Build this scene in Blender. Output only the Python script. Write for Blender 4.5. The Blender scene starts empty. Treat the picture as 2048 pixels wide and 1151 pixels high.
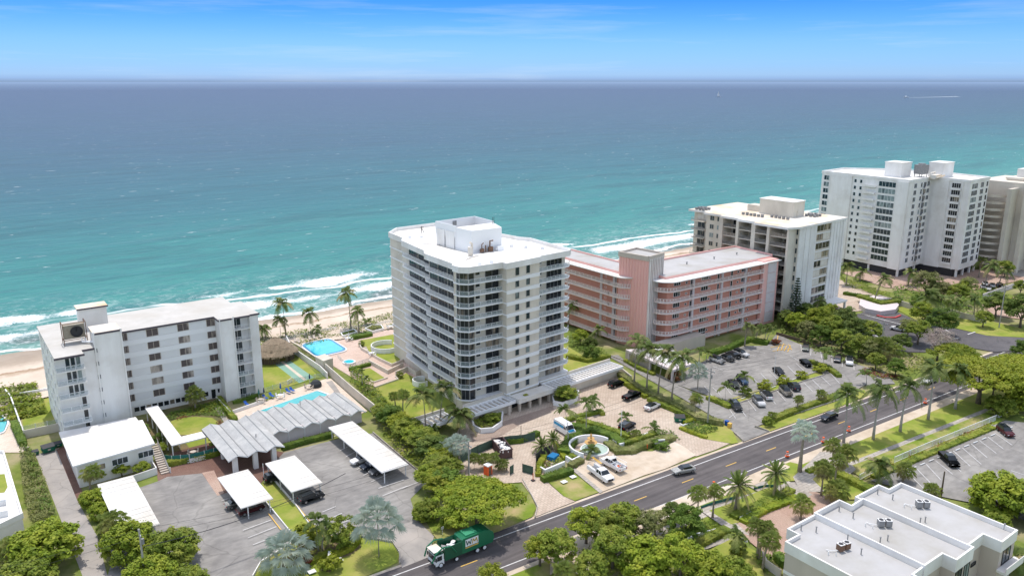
import bpy, math, random
from math import sin, cos, pi, radians as R
from mathutils import Vector, Matrix
random.seed(11)
scene = bpy.context.scene
C = bpy.context.collection
# ---------------------------------------------------------------- survey: the place is measured in metres, X along the road and shore, Y towards the sea
FOC, HORI, CAMZ = 1590.0, 412.0, 75.0
PIT = math.atan(HORI/FOC); AZ = math.atan(1196/1642.)
FW = (sin(AZ), cos(AZ)); RT = (cos(AZ), -sin(AZ))
def at(u, v, z=0.0):
    """plan position of a surveyed point, height z"""
    L = u-1024; w = v-575.5; F = FOC*cos(PIT)-w*sin(PIT); D = FOC*sin(PIT)+w*cos(PIT); t = (CAMZ-z)/D
    return (RT[0]*L*t+FW[0]*F*t, RT[1]*L*t+FW[1]*F*t)
def tag(o, label=None, cat=None, group=None, kind=None):
    if label: o['label'] = label
    if cat: o['category'] = cat
    if group: o['group'] = group
    if kind: o['kind'] = kind
    return o
def empty(name, label=None, cat=None, loc=(0, 0, 0), rz=0, group=None):
    o = bpy.data.objects.new(name, None); C.objects.link(o); o.location = tuple(loc)+(0,)*(3-len(loc)); o.rotation_euler = (0, 0, rz); o.empty_display_size = .3
    return tag(o, label, cat, group)
KIDS = {}
def copy_tree(o, parent=None):
    c = o.copy(); C.objects.link(c)
    if parent: c.parent = parent
    KIDS[c.name] = []
    for ch in KIDS.get(o.name, []):
        k = copy_tree(ch, c); 
    if parent: KIDS.setdefault(parent.name, []).append(c)
    return c
# ---------------------------------------------------------------- mesh builder
class MB:
    def __init__(s): s.v = []; s.f = []; s.m = []; s.M = None
    def add(s, vs, fs, mi=0):
        n = len(s.v)
        if s.M is not None: vs = [tuple(s.M @ Vector(p)) for p in vs]
        s.v += [tuple(p) for p in vs]; s.f += [tuple(i+n for i in f) for f in fs]; s.m += [mi]*len(fs); return s
    def box(s, x0, x1, y0, y1, z0, z1, mi=0):
        if x0 > x1: x0, x1 = x1, x0
        if y0 > y1: y0, y1 = y1, y0
        return s.add([(x0,y0,z0),(x1,y0,z0),(x1,y1,z0),(x0,y1,z0),(x0,y0,z1),(x1,y0,z1),(x1,y1,z1),(x0,y1,z1)],
            [(0,3,2,1),(4,5,6,7),(0,1,5,4),(1,2,6,5),(2,3,7,6),(3,0,4,7)], mi)
    def prism(s, poly, z0, z1, mi=0, top=None, bottom=True):
        a = sum(poly[i][0]*poly[(i+1) % len(poly)][1]-poly[(i+1) % len(poly)][0]*poly[i][1] for i in range(len(poly)))
        if a < 0: poly = poly[::-1]
        n = len(poly)
        s.add([(p[0],p[1],z0) for p in poly]+[(p[0],p[1],z1) for p in poly], [(i,(i+1) % n,(i+1) % n+n,i+n) for i in range(n)], mi)
        s.add([(p[0],p[1],z1) for p in poly], [tuple(range(n))], mi if top is None else top)
        if bottom: s.add([(p[0],p[1],z0) for p in poly], [tuple(range(n-1,-1,-1))], mi)
        return s
    def flat(s, poly, z, mi=0):
        a = sum(poly[i][0]*poly[(i+1) % len(poly)][1]-poly[(i+1) % len(poly)][0]*poly[i][1] for i in range(len(poly)))
        if a < 0: poly = poly[::-1]
        return s.add([(p[0],p[1],z) for p in poly], [tuple(range(len(poly)))], mi)
    def wall(s, path, t, z0, z1, mi=0):
        for i in range(len(path)-1):
            a = Vector(path[i][:2]); b = Vector(path[i+1][:2]); d = b-a
            if d.length < 1e-4: continue
            d.normalize(); n = Vector((-d.y, d.x))*t/2; a2 = a-d*t*.49; b2 = b+d*t*.49
            s.prism([a2-n, b2-n, b2+n, a2+n], z0+.0007*(i % 3), z1-.0011*(i % 3), mi)
        return s
    def tube(s, pts, rad, n=8, mi=0, cap=True):
        pts = [Vector(p) for p in pts]; rs = rad if isinstance(rad, (list, tuple)) else [rad]*len(pts)
        vs = []; ux = None
        for i, p in enumerate(pts):
            d = (pts[min(i+1, len(pts)-1)]-pts[max(i-1, 0)]).normalized()
            if ux is None: ux = d.cross(Vector((0,0,1)) if abs(d.z) < .9 else Vector((1,0,0))).normalized()
            ux = (ux-d*ux.dot(d)).normalized(); uy = d.cross(ux)
            for k in range(n): a = 2*pi*k/n; vs.append(p+(ux*cos(a)+uy*sin(a))*rs[i])
        fs = [(i*n+k, i*n+(k+1) % n, (i+1)*n+(k+1) % n, (i+1)*n+k) for i in range(len(pts)-1) for k in range(n)]
        if cap: fs += [tuple(range(n-1,-1,-1)), tuple((len(pts)-1)*n+k for k in range(n))]
        return s.add(vs, fs, mi)
    def disk(s, c, r, z0, z1, n=20, mi=0, ry=None):
        ry = ry or r
        return s.prism([(c[0]+r*cos(2*pi*k/n), c[1]+ry*sin(2*pi*k/n)) for k in range(n)], z0, z1, mi)
    def lathe(s, c, prof, n=20, mi=0):
        vs = [(c[0]+r*cos(2*pi*k/n), c[1]+r*sin(2*pi*k/n), z) for r, z in prof for k in range(n)]
        return s.add(vs, [(i*n+k, i*n+(k+1) % n, (i+1)*n+(k+1) % n, (i+1)*n+k) for i in range(len(prof)-1) for k in range(n)], mi)
    def build(s, name, mats, parent=None, smooth=False, loc=None):
        me = bpy.data.meshes.new(name); me.from_pydata(s.v, [], s.f)
        for m in (mats if isinstance(mats, (list, tuple)) else [mats]): me.materials.append(m)
        me.polygons.foreach_set('material_index', s.m)
        if smooth: me.polygons.foreach_set('use_smooth', [True]*len(me.polygons))
        me.update()
        o = bpy.data.objects.new(name, me); C.objects.link(o)
        if parent: o.parent = parent; KIDS.setdefault(parent.name, []).append(o)
        if loc: o.location = loc
        return o
# ---------------------------------------------------------------- materials
def srgb(r, g, b):
    f = lambda c: (c/255/12.92 if c/255 <= .04045 else ((c/255+.055)/1.055)**2.4)
    return (f(r), f(g), f(b), 1)
def mat(name, col, rough=.8, col2=None, sc=.5, det=6, bump=0, metal=0, spec=.3, bsc=None, rnd=0, emit=None, world=False, col3=None, sc3=.06, alpha=1, trans=0, streak=False):
    m = bpy.data.materials.new(name); m.use_nodes = True; nt = m.node_tree; N = nt.nodes; Lk = nt.links; b = N['Principled BSDF']
    col = tuple(col)+(1,) if len(col) == 3 else col
    b.inputs['Base Color'].default_value = col; b.inputs['Roughness'].default_value = rough; b.inputs['Metallic'].default_value = metal; b.inputs['Specular IOR Level'].default_value = spec
    tc = N.new('ShaderNodeNewGeometry' if world else 'ShaderNodeTexCoord'); src = tc.outputs['Position' if world else 'Object']
    out = None
    if col2:
        col2 = tuple(col2)+(1,) if len(col2) == 3 else col2
        n = N.new('ShaderNodeTexNoise'); n.inputs['Scale'].default_value = sc; n.inputs['Detail'].default_value = det; n.inputs['Roughness'].default_value = .65
        if streak:
            mp = N.new('ShaderNodeMapping'); mp.inputs['Scale'].default_value = (1, 1, .12); Lk.new(src, mp.inputs[0]); Lk.new(mp.outputs[0], n.inputs['Vector'])
        else: Lk.new(src, n.inputs['Vector'])
        r = N.new('ShaderNodeValToRGB'); r.color_ramp.elements[0].position = .35; r.color_ramp.elements[1].position = .68
        r.color_ramp.elements[0].color = col; r.color_ramp.elements[1].color = col2; Lk.new(n.outputs['Fac'], r.inputs[0]); out = r.outputs[0]
    if col3:
        col3 = tuple(col3)+(1,) if len(col3) == 3 else col3
        n = N.new('ShaderNodeTexNoise'); n.inputs['Scale'].default_value = sc3; n.inputs['Detail'].default_value = 5; n.inputs['Roughness'].default_value = .6; Lk.new(src, n.inputs['Vector'])
        r = N.new('ShaderNodeMapRange'); r.inputs[1].default_value = .45; r.inputs[2].default_value = .7; Lk.new(n.outputs['Fac'], r.inputs[0])
        x = N.new('ShaderNodeMix'); x.data_type = 'RGBA'; Lk.new(r.outputs[0], x.inputs[0]); x.inputs[7].default_value = col3
        if out: Lk.new(out, x.inputs[6])
        else: x.inputs[6].default_value = col
        out = x.outputs[2]
    if rnd:
        oi = N.new('ShaderNodeObjectInfo'); h = N.new('ShaderNodeHueSaturation'); mr = N.new('ShaderNodeMapRange'); mr.inputs[3].default_value = 1-rnd; mr.inputs[4].default_value = 1+rnd
        Lk.new(oi.outputs['Random'], mr.inputs[0]); Lk.new(mr.outputs[0], h.inputs['Value'])
        if out: Lk.new(out, h.inputs['Color'])
        else: h.inputs['Color'].default_value = col
        out = h.outputs[0]
    if out: Lk.new(out, b.inputs['Base Color'])
    if bump:
        n = N.new('ShaderNodeTexNoise'); n.inputs['Scale'].default_value = bsc or sc*4; n.inputs['Detail'].default_value = 5; Lk.new(src, n.inputs['Vector'])
        bp = N.new('ShaderNodeBump'); bp.inputs['Strength'].default_value = min(1, bump); bp.inputs['Distance'].default_value = .1; Lk.new(n.outputs['Fac'], bp.inputs['Height']); Lk.new(bp.outputs[0], b.inputs['Normal'])
    if emit: b.inputs['Emission Color'].default_value = tuple(emit)+(1,); b.inputs['Emission Strength'].default_value = 1
    if alpha < 1: b.inputs['Alpha'].default_value = alpha
    if trans: b.inputs['Transmission Weight'].default_value = trans
    return m
def leafmat(name, c1, c2, c3=None, rnd=.16, sc=.9, tr=.25):
    """foliage: light and dark clumps from 3D noise, a random tint per plant, some light through the leaf"""
    m = mat(name, c1, .62, c2, sc=sc, det=4, rnd=rnd, spec=.25, col3=c3, sc3=.35); nt = m.node_tree; N = nt.nodes; b = N['Principled BSDF']
    t = N.new('ShaderNodeBsdfTranslucent'); mx = N.new('ShaderNodeMixShader'); mx.inputs[0].default_value = tr
    if b.inputs['Base Color'].links: nt.links.new(b.inputs['Base Color'].links[0].from_socket, t.inputs['Color'])
    out = N['Material Output']; nt.links.new(b.outputs[0], mx.inputs[1]); nt.links.new(t.outputs[0], mx.inputs[2]); nt.links.new(mx.outputs[0], out.inputs[0])
    return m
W = lambda v, k=1: (v, v*k, v*k*k)
M = {}
M['grass'] = mat('lawn_grass', (.27,.31,.055), .95, (.185,.25,.04), sc=.35, world=True, bump=.5, bsc=6, col3=(.38,.34,.11), sc3=.16, spec=.1)
M['grass_dry'] = mat('verge_grass', (.21,.27,.04), .95, (.15,.22,.03), sc=.5, world=True, bump=.6, bsc=5, col3=(.42,.33,.17), sc3=.16, spec=.1)
M['land'] = mat('mixed_ground', (.20,.24,.055), .95, (.12,.17,.035), sc=.3, world=True, bump=.6, bsc=3, col3=(.42,.34,.22), sc3=.07, spec=.1)
M['mulch'] = mat('planting_soil', (.15,.13,.07), .95, (.10,.13,.04), sc=1.2, world=True, bump=.8, bsc=5, col3=(.25,.17,.10), sc3=.3, spec=.1)
M['sand'] = mat('beach_sand', (.62,.52,.42), .95, (.54,.45,.36), sc=.25, world=True, bump=.7, bsc=2.5, col3=(.68,.58,.48), sc3=.07, spec=.1)
M['sandlot'] = mat('sandy_gravel', (.60,.50,.39), .95, (.48,.39,.29), sc=.45, world=True, bump=.6, bsc=7, col3=(.68,.60,.50), sc3=.12, spec=.1)
def ground_mat(name, c1, c2, c3, crack=.5, csc=.12, tile=None, tcol=None, streaks=0, stdir=(1, .06, 1), joint=.5):
    m = mat(name, c1, .88, c2, sc=.35, world=True, bump=.35, bsc=14, col3=c3, sc3=.09, spec=.2); nt = m.node_tree; N = nt.nodes; Lk = nt.links; b = N['Principled BSDF']
    src = b.inputs['Base Color'].links[0].from_socket; g = N.new('ShaderNodeNewGeometry')
    if crack:
        v = N.new('ShaderNodeTexVoronoi'); v.feature = 'DISTANCE_TO_EDGE'; v.inputs['Scale'].default_value = csc
        nz = N.new('ShaderNodeTexNoise'); nz.inputs['Scale'].default_value = .5; nz.inputs['Detail'].default_value = 6; Lk.new(g.outputs['Position'], nz.inputs['Vector'])
        sm = N.new('ShaderNodeMixRGB'); sm.blend_type = 'ADD'; sm.inputs[0].default_value = 2.2; Lk.new(g.outputs['Position'], sm.inputs[1]); Lk.new(nz.outputs['Color'], sm.inputs[2]); Lk.new(sm.outputs[0], v.inputs['Vector'])
        mr = N.new('ShaderNodeMapRange'); mr.inputs[1].default_value = 0; mr.inputs[2].default_value = .016; mr.inputs[3].default_value = 1-crack; mr.inputs[4].default_value = 1; Lk.new(v.outputs['Distance'], mr.inputs[0])
        mu = N.new('ShaderNodeMixRGB'); mu.blend_type = 'MULTIPLY'; mu.inputs[0].default_value = 1; Lk.new(src, mu.inputs[1]); Lk.new(mr.outputs[0], mu.inputs[2]); src = mu.outputs[0]
    if tile:
        br = N.new('ShaderNodeTexBrick'); br.inputs['Scale'].default_value = tile; br.inputs['Mortar Size'].default_value = .03; br.inputs['Color1'].default_value = (1,1,1,1); br.inputs['Color2'].default_value = (.84,.82,.80,1); br.inputs['Mortar'].default_value = (joint,joint,joint,1)
        Lk.new(g.outputs['Position'], br.inputs['Vector'])
        mu = N.new('ShaderNodeMixRGB'); mu.blend_type = 'MULTIPLY'; mu.inputs[0].default_value = 1; Lk.new(src, mu.inputs[1]); Lk.new(br.outputs['Color'], mu.inputs[2]); src = mu.outputs[0]
    if streaks:
        mp = N.new('ShaderNodeMapping'); mp.inputs['Scale'].default_value = stdir; mp.inputs['Rotation'].default_value = (0,0,R(2.4)); Lk.new(g.outputs['Position'], mp.inputs[0])
        nz = N.new('ShaderNodeTexNoise'); nz.inputs['Scale'].default_value = 1.1; nz.inputs['Detail'].default_value = 4; Lk.new(mp.outputs[0], nz.inputs['Vector'])
        mr = N.new('ShaderNodeMapRange'); mr.inputs[1].default_value = .35; mr.inputs[2].default_value = .65; mr.inputs[3].default_value = 1-streaks; mr.inputs[4].default_value = 1+streaks; Lk.new(nz.outputs['Fac'], mr.inputs[0])
        mu = N.new('ShaderNodeMixRGB'); mu.blend_type = 'MULTIPLY'; mu.inputs[0].default_value = 1; Lk.new(src, mu.inputs[1]); Lk.new(mr.outputs[0], mu.inputs[2]); src = mu.outputs[0]
    Lk.new(src, b.inputs['Base Color']); return m
M['road'] = ground_mat('road_asphalt', (.115,.104,.104), (.096,.087,.088), (.145,.13,.127), crack=0, streaks=.16, stdir=(.05, 1, 1))
M['lot'] = ground_mat('worn_asphalt', (.275,.262,.245), (.205,.197,.187), (.345,.33,.305), crack=.22, csc=.11, streaks=.10, stdir=(.35, 1, 1))
M['lot_dark'] = ground_mat('dark_asphalt', (.12,.115,.12), (.095,.09,.095), (.15,.14,.14), crack=.2)
M['conc'] = ground_mat('concrete', (.50,.46,.41), (.40,.37,.33), (.56,.51,.45), crack=.25, csc=.25, tile=.35, joint=.7)
M['drive'] = ground_mat('driveway_concrete', (.38,.35,.32), (.28,.265,.25), (.44,.40,.36), crack=.25, csc=.18)
M['brick'] = ground_mat('red_brick_paving', (.24,.135,.105), (.18,.105,.085), (.30,.20,.155), crack=0, tile=2.2)
M['brick_pale'] = ground_mat('pink_brick_paving', (.56,.39,.31), (.47,.32,.255), (.62,.47,.38), crack=0, tile=2.0)
M['pavers'] = ground_mat('beige_paving', (.60,.49,.39), (.52,.42,.335), (.66,.56,.46), crack=0, tile=.55, joint=.62)
M['pavers_d'] = ground_mat('tan_shade_paving', (.43,.33,.27), (.36,.28,.23), (.48,.38,.31), crack=0, tile=1.4)
M['deck'] = ground_mat('pool_deck_paving', (.68,.52,.43), (.60,.46,.38), (.72,.58,.50), crack=0, tile=.8, joint=.75)
M['deck_cream'] = ground_mat('cream_deck_paving', (.74,.63,.52), (.68,.57,.47), (.78,.68,.58), crack=0, tile=.8, joint=.8)
M['paint'] = mat('road_paint_white', (.72,.72,.71), .7, (.5,.49,.48), sc=1.5, world=True)
M['paint_y'] = mat('road_paint_yellow', (.75,.48,.10), .7, (.62,.38,.10), sc=1.5, world=True)
M['white'] = mat('white_render', (.86,.845,.82), .7, (.74,.72,.69), sc=.25, streak=True, spec=.2, col3=(.68,.65,.61), sc3=.15)
M['white2'] = mat('white_paint_metal', (.82,.82,.82), .4)
M['cream'] = mat('cream_render', (.70,.64,.55), .75, (.60,.55,.47), sc=.25, streak=True, spec=.2, col3=(.54,.49,.42), sc3=.15)
M['beige'] = mat('beige_render', (.55,.48,.41), .8, (.48,.42,.36), sc=.3, streak=True)
M['pink'] = mat('pink_render', (.86,.50,.45), .75, (.78,.44,.39), sc=.25, streak=True, spec=.2)
M['salmon'] = mat('salmon_render', (.63,.29,.22), .8, (.55,.25,.19), sc=.3, streak=True)
M['palepink'] = mat('pale_panel', (.68,.60,.60), .7, (.60,.54,.54), sc=.6)
M['roofw'] = mat('white_roof_membrane', (.84,.83,.81), .7, (.76,.75,.72), sc=.12, col3=(.66,.62,.55), sc3=.09)
M['roofg'] = mat('grey_roof_membrane', (.47,.465,.46), .8, (.42,.415,.41), sc=.2, col3=(.37,.355,.32), sc3=.12)
M['roofb'] = mat('weathered_roof', (.56,.54,.505), .85, (.48,.465,.43), sc=.3, col3=(.48,.45,.40), sc3=.1)
M['roofy'] = mat('stained_roof', (.74,.70,.63), .85, (.66,.61,.53), sc=.3, col3=(.62,.46,.28), sc3=.14)
M['shingle'] = mat('grey_shingle', (.47,.475,.47), .9, (.37,.375,.37), sc=3, col3=(.54,.54,.52), sc3=.4, bump=.5)
M['thatch'] = mat('palm_thatch', (.34,.27,.19), .95, (.22,.17,.12), sc=2.5, bump=1, bsc=5)
M['wood'] = mat('dark_wood', (.10,.075,.055), .8, (.16,.12,.09), sc=2)
M['pole'] = mat('weathered_pole', (.42,.40,.37), .85, (.33,.31,.28), sc=2)
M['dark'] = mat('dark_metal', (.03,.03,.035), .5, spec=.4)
M['mid'] = mat('grey_metal', (.28,.28,.28), .5, (.2,.2,.2), sc=2, spec=.4)
M['rust'] = mat('rusty_metal', (.22,.12,.07), .8, (.12,.08,.06), sc=2)
M['brownedge'] = mat('dark_roof_edge', (.10,.085,.10), .7)
def glassmat(name, c1, c2, rough=.12):
    m = mat(name, c1, rough, spec=.55); nt = m.node_tree; N = nt.nodes; b = N['Principled BSDF']
    oi = N.new('ShaderNodeObjectInfo'); r = N.new('ShaderNodeValToRGB'); r.color_ramp.interpolation = 'LINEAR'; e = r.color_ramp.elements
    e[0].color = tuple(c1)+(1,); e[1].color = tuple(c2)+(1,); e[0].position = .74; x_ = e.new(.97); x_.color = (min(.5,c2[0]*3.2), min(.45,c2[1]*3), min(.4,c2[2]*2.8), 1); e[1].position = .88
    g = N.new('ShaderNodeTexCoord'); n = N.new('ShaderNodeTexNoise'); n.inputs['Scale'].default_value = .7; mp = N.new('ShaderNodeMapping'); mp.inputs['Scale'].default_value = (1,1,.25)
    nt.links.new(g.outputs['Object'], mp.inputs[0]); nt.links.new(mp.outputs[0], n.inputs['Vector'])
    a = N.new('ShaderNodeMath'); a.operation = 'ADD'; nt.links.new(oi.outputs['Random'], a.inputs[0]); nt.links.new(n.outputs['Fac'], a.inputs[1])
    s = N.new('ShaderNodeMath'); s.operation = 'MULTIPLY'; s.inputs[1].default_value = .62; nt.links.new(a.outputs[0], s.inputs[0])
    nt.links.new(s.outputs[0], r.inputs[0]); nt.links.new(r.outputs[0], b.inputs['Base Color']); return m
M['glass'] = glassmat('window_glass', (.018,.022,.027), (.12,.105,.085))
M['glassb'] = glassmat('blue_window_glass', (.025,.04,.048), (.09,.115,.12))
M['screen'] = glassmat('screened_window', (.09,.07,.068), (.17,.145,.135), .5)
M['railglass'] = mat('glass_panel', (.42,.50,.52), .1, spec=.6, alpha=.24)
M['pinkrail'] = mat('pinkish_railing', (.80,.68,.64), .6)
M['rail'] = mat('railing_paint', (.76,.76,.75), .5)
M['teal'] = mat('teal_canvas', (.03,.16,.14), .7)
M['windscreen'] = mat('green_mesh_screen', (.07,.12,.09), .9, (.05,.09,.07), sc=1)
M['blue'] = mat('blue_fabric', (.02,.09,.36), .7)
M['navy'] = mat('navy_fabric', (.01,.03,.10), .7)
M['poolw'] = mat('pool_water', (.03,.46,.56), .08, (.06,.56,.64), sc=.25, spec=.5, bump=.15, bsc=1.5, world=True)
M['pools'] = mat('pool_edge_water', (.01,.24,.42), .1, spec=.5)
M['poolt'] = mat('teal_pool_water', (.05,.40,.42), .08, (.09,.48,.48), sc=.3, spec=.5, bump=.15, bsc=1.5, world=True)
M['fountw'] = mat('fountain_water', (.42,.52,.44), .1, (.36,.50,.42), sc=.8, spec=.5, world=True)
M['court'] = mat('court_green', (.20,.36,.28), .8, (.25,.40,.32), sc=.5, world=True)
M['stone'] = mat('golden_stone', (.66,.42,.16), .7, (.45,.28,.12), sc=4)
M['orange'] = mat('safety_orange', (.80,.13,.03), .6)
M['green_bin'] = mat('green_bin_paint', (.01,.16,.10), .5, (.01,.11,.07), sc=2)
# foliage
M['lf_mid'] = leafmat('leaf_mid_green', (0.225, 0.29, 0.032), (0.095, 0.15, 0.018), (0.36, 0.38, 0.06))
M['lf_bright'] = leafmat('leaf_bright_green', (0.27, 0.345, 0.026), (0.115, 0.18, 0.015), (0.4, 0.42, 0.045))
M['lf_dark'] = leafmat('leaf_dark_green', (0.12, 0.18, 0.03), (0.05, 0.085, 0.016), (0.22, 0.27, 0.05))
M['lf_yellow'] = leafmat('leaf_yellow_green', (0.294, 0.336, 0.021), (0.182, 0.238, 0.021), (0.364, 0.364, 0.049))
M['lf_hedge'] = leafmat('leaf_hedge', (0.128, 0.212, 0.025), (0.068, 0.128, 0.019), (0.204, 0.281, 0.038))
M['lf_olive'] = leafmat('leaf_olive', (0.25, 0.28, 0.08), (0.12, 0.15, 0.04), (0.36, 0.34, 0.15))
M['lf_red'] = leafmat('leaf_red', (.22,.05,.03), (.12,.09,.03), (.30,.10,.05))
M['lf_palm'] = leafmat('palm_frond', (0.15, 0.215, 0.045), (0.075, 0.115, 0.026), (0.28, 0.3, 0.09))
M['lf_palm_y'] = leafmat('dry_palm_frond', (0.357, 0.323, 0.136), (0.221, 0.230, 0.085), (0.442, 0.357, 0.204))
M['lf_fan'] = leafmat('fan_palm_leaf', (0.36, 0.43, 0.11), (0.2, 0.27, 0.06), (0.54, 0.52, 0.2), tr=.4)
M['lf_silver'] = leafmat('silver_frond', (.56,.63,.54), (.36,.44,.37), (.66,.70,.60), tr=.35)
M['lf_pine'] = leafmat('pine_needles', (0.063, 0.117, 0.045), (0.036, 0.072, 0.032), (0.090, 0.144, 0.054))
M['lf_bare'] = leafmat('dry_twigs', (0.468, 0.374, 0.348), (0.357, 0.289, 0.264), (0.383, 0.357, 0.255))
M['lf_dune'] = leafmat('dune_leaves', (0.224, 0.288, 0.048), (0.136, 0.192, 0.032), (0.336, 0.336, 0.136))
M['trunk'] = mat('palm_trunk', (.33,.29,.24), .9, (.22,.19,.15), sc=2)
M['trunk_g'] = mat('grey_palm_trunk', (.42,.40,.38), .85, (.32,.30,.28), sc=1.5)
M['bark'] = mat('bark', (.20,.16,.12), .9, (.12,.10,.08), sc=2, bump=.5)
M['shaft'] = mat('crownshaft', (.22,.32,.08), .6)
# ---------------------------------------------------------------- camera, light, sky
cam = bpy.data.cameras.new('camera'); co = bpy.data.objects.new('camera', cam); C.objects.link(co); scene.camera = co
cam.sensor_width = 36; cam.lens = FOC/2048*36; cam.clip_end = 400000; cam.clip_start = 1
co.location = (0, 0, CAMZ); co.rotation_euler = (pi/2-PIT, 0, -AZ)
SUNV = Vector((.10, .255, 1)).normalized()
su = bpy.data.lights.new('sun', 'SUN'); su.energy = 3.15; su.angle = R(.53); su.color = (1, .955, .89)
so = bpy.data.objects.new('sun', su); C.objects.link(so); so.rotation_euler = SUNV.to_track_quat('Z', 'Y').to_euler()
scene.view_settings.view_transform = 'Standard'; scene.view_settings.look = 'None'; scene.view_settings.exposure = 0
w = bpy.data.worlds.new('World'); scene.world = w; w.use_nodes = True; nt = w.node_tree; N = nt.nodes; Lk = nt.links
bg = N['Background']; bg.inputs['Strength'].default_value = .15
sky = N.new('ShaderNodeTexSky'); sky.sky_type = 'NISHITA'; sky.sun_disc = False; sky.sun_elevation = math.asin(SUNV.z); sky.sun_rotation = math.atan2(SUNV.x, SUNV.y); sky.altitude = 50; sky.air_density = 1.0; sky.dust_density = .4; sky.ozone_density = 1.5
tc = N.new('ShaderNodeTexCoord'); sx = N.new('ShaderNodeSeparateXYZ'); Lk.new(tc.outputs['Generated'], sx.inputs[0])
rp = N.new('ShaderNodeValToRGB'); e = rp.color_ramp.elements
SKYST = [(0.0, (.30,.47,.98)), (.0022, (.34,.56,1.28)), (.007, (.41,.69,1.42)), (.02, (.36,.66,1.36)), (.045, (.30,.60,1.20)), (.07, (.19,.50,1.16)), (.098, (.09,.38,1.08)), (.15, (3.2,2.45,1.85)), (.5, (3.3,2.45,1.82)), (1, (3.1,2.3,1.7))]  # stops above the view are brightened and warmed as added fill light
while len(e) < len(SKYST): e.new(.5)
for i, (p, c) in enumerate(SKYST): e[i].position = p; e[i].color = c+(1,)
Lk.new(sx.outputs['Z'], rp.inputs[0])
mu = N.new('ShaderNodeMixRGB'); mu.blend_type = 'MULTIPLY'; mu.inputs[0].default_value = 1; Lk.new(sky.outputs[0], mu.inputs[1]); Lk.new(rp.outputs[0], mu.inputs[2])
# faint streaks of cirrus
mp = N.new('ShaderNodeMapping'); mp.inputs['Scale'].default_value = (1.6, 1.6, 26); mp.inputs['Rotation'].default_value = (R(1.2), R(1.0), 0); Lk.new(tc.outputs['Generated'], mp.inputs[0])
nz = N.new('ShaderNodeTexNoise'); nz.inputs['Scale'].default_value = 2.2; nz.inputs['Detail'].default_value = 7; nz.inputs['Roughness'].default_value = .6; Lk.new(mp.outputs[0], nz.inputs['Vector'])
mr = N.new('ShaderNodeMapRange'); mr.inputs[1].default_value = .52; mr.inputs[2].default_value = .90; mr.inputs[3].default_value = 0; mr.inputs[4].default_value = .45; Lk.new(nz.outputs['Fac'], mr.inputs[0])
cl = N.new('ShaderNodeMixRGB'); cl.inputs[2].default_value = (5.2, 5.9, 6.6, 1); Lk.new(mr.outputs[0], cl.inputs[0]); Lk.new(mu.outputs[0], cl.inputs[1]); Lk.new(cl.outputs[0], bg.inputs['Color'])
scene.cycles.max_bounces = 5; scene.cycles.diffuse_bounces = 3; scene.cycles.glossy_bounces = 2; scene.cycles.transparent_max_bounces = 6; scene.cycles.caustics_reflective = False; scene.cycles.caustics_refractive = False
# ================================================================ the setting: sea, beach, ground, roads
_lv = [0]
def sheet(name, pts, m, px=True, z=None, kind='structure'):
    _lv[0] += 1
    zz = .004*_lv[0] if z is None else z
    poly = [at(*p) for p in pts] if px else pts
    o = MB().flat(poly, zz).build(name, m); return tag(o, kind=kind)
def strip(name, pts, wd, m, px=True, z=None):
    poly = [at(*p) for p in pts] if px else pts
    _lv[0] += 1; zz = .004*_lv[0] if z is None else z; b = MB()
    for i in range(len(poly)-1):
        a = Vector(poly[i]); c = Vector(poly[i+1]); d = (c-a).normalized(); n = Vector((-d.y, d.x))*wd/2; b.flat([a-n, c-n, c+n, a+n], zz+.0005*(i % 2))
    return tag(b.build(name, m), kind='structure')
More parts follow.
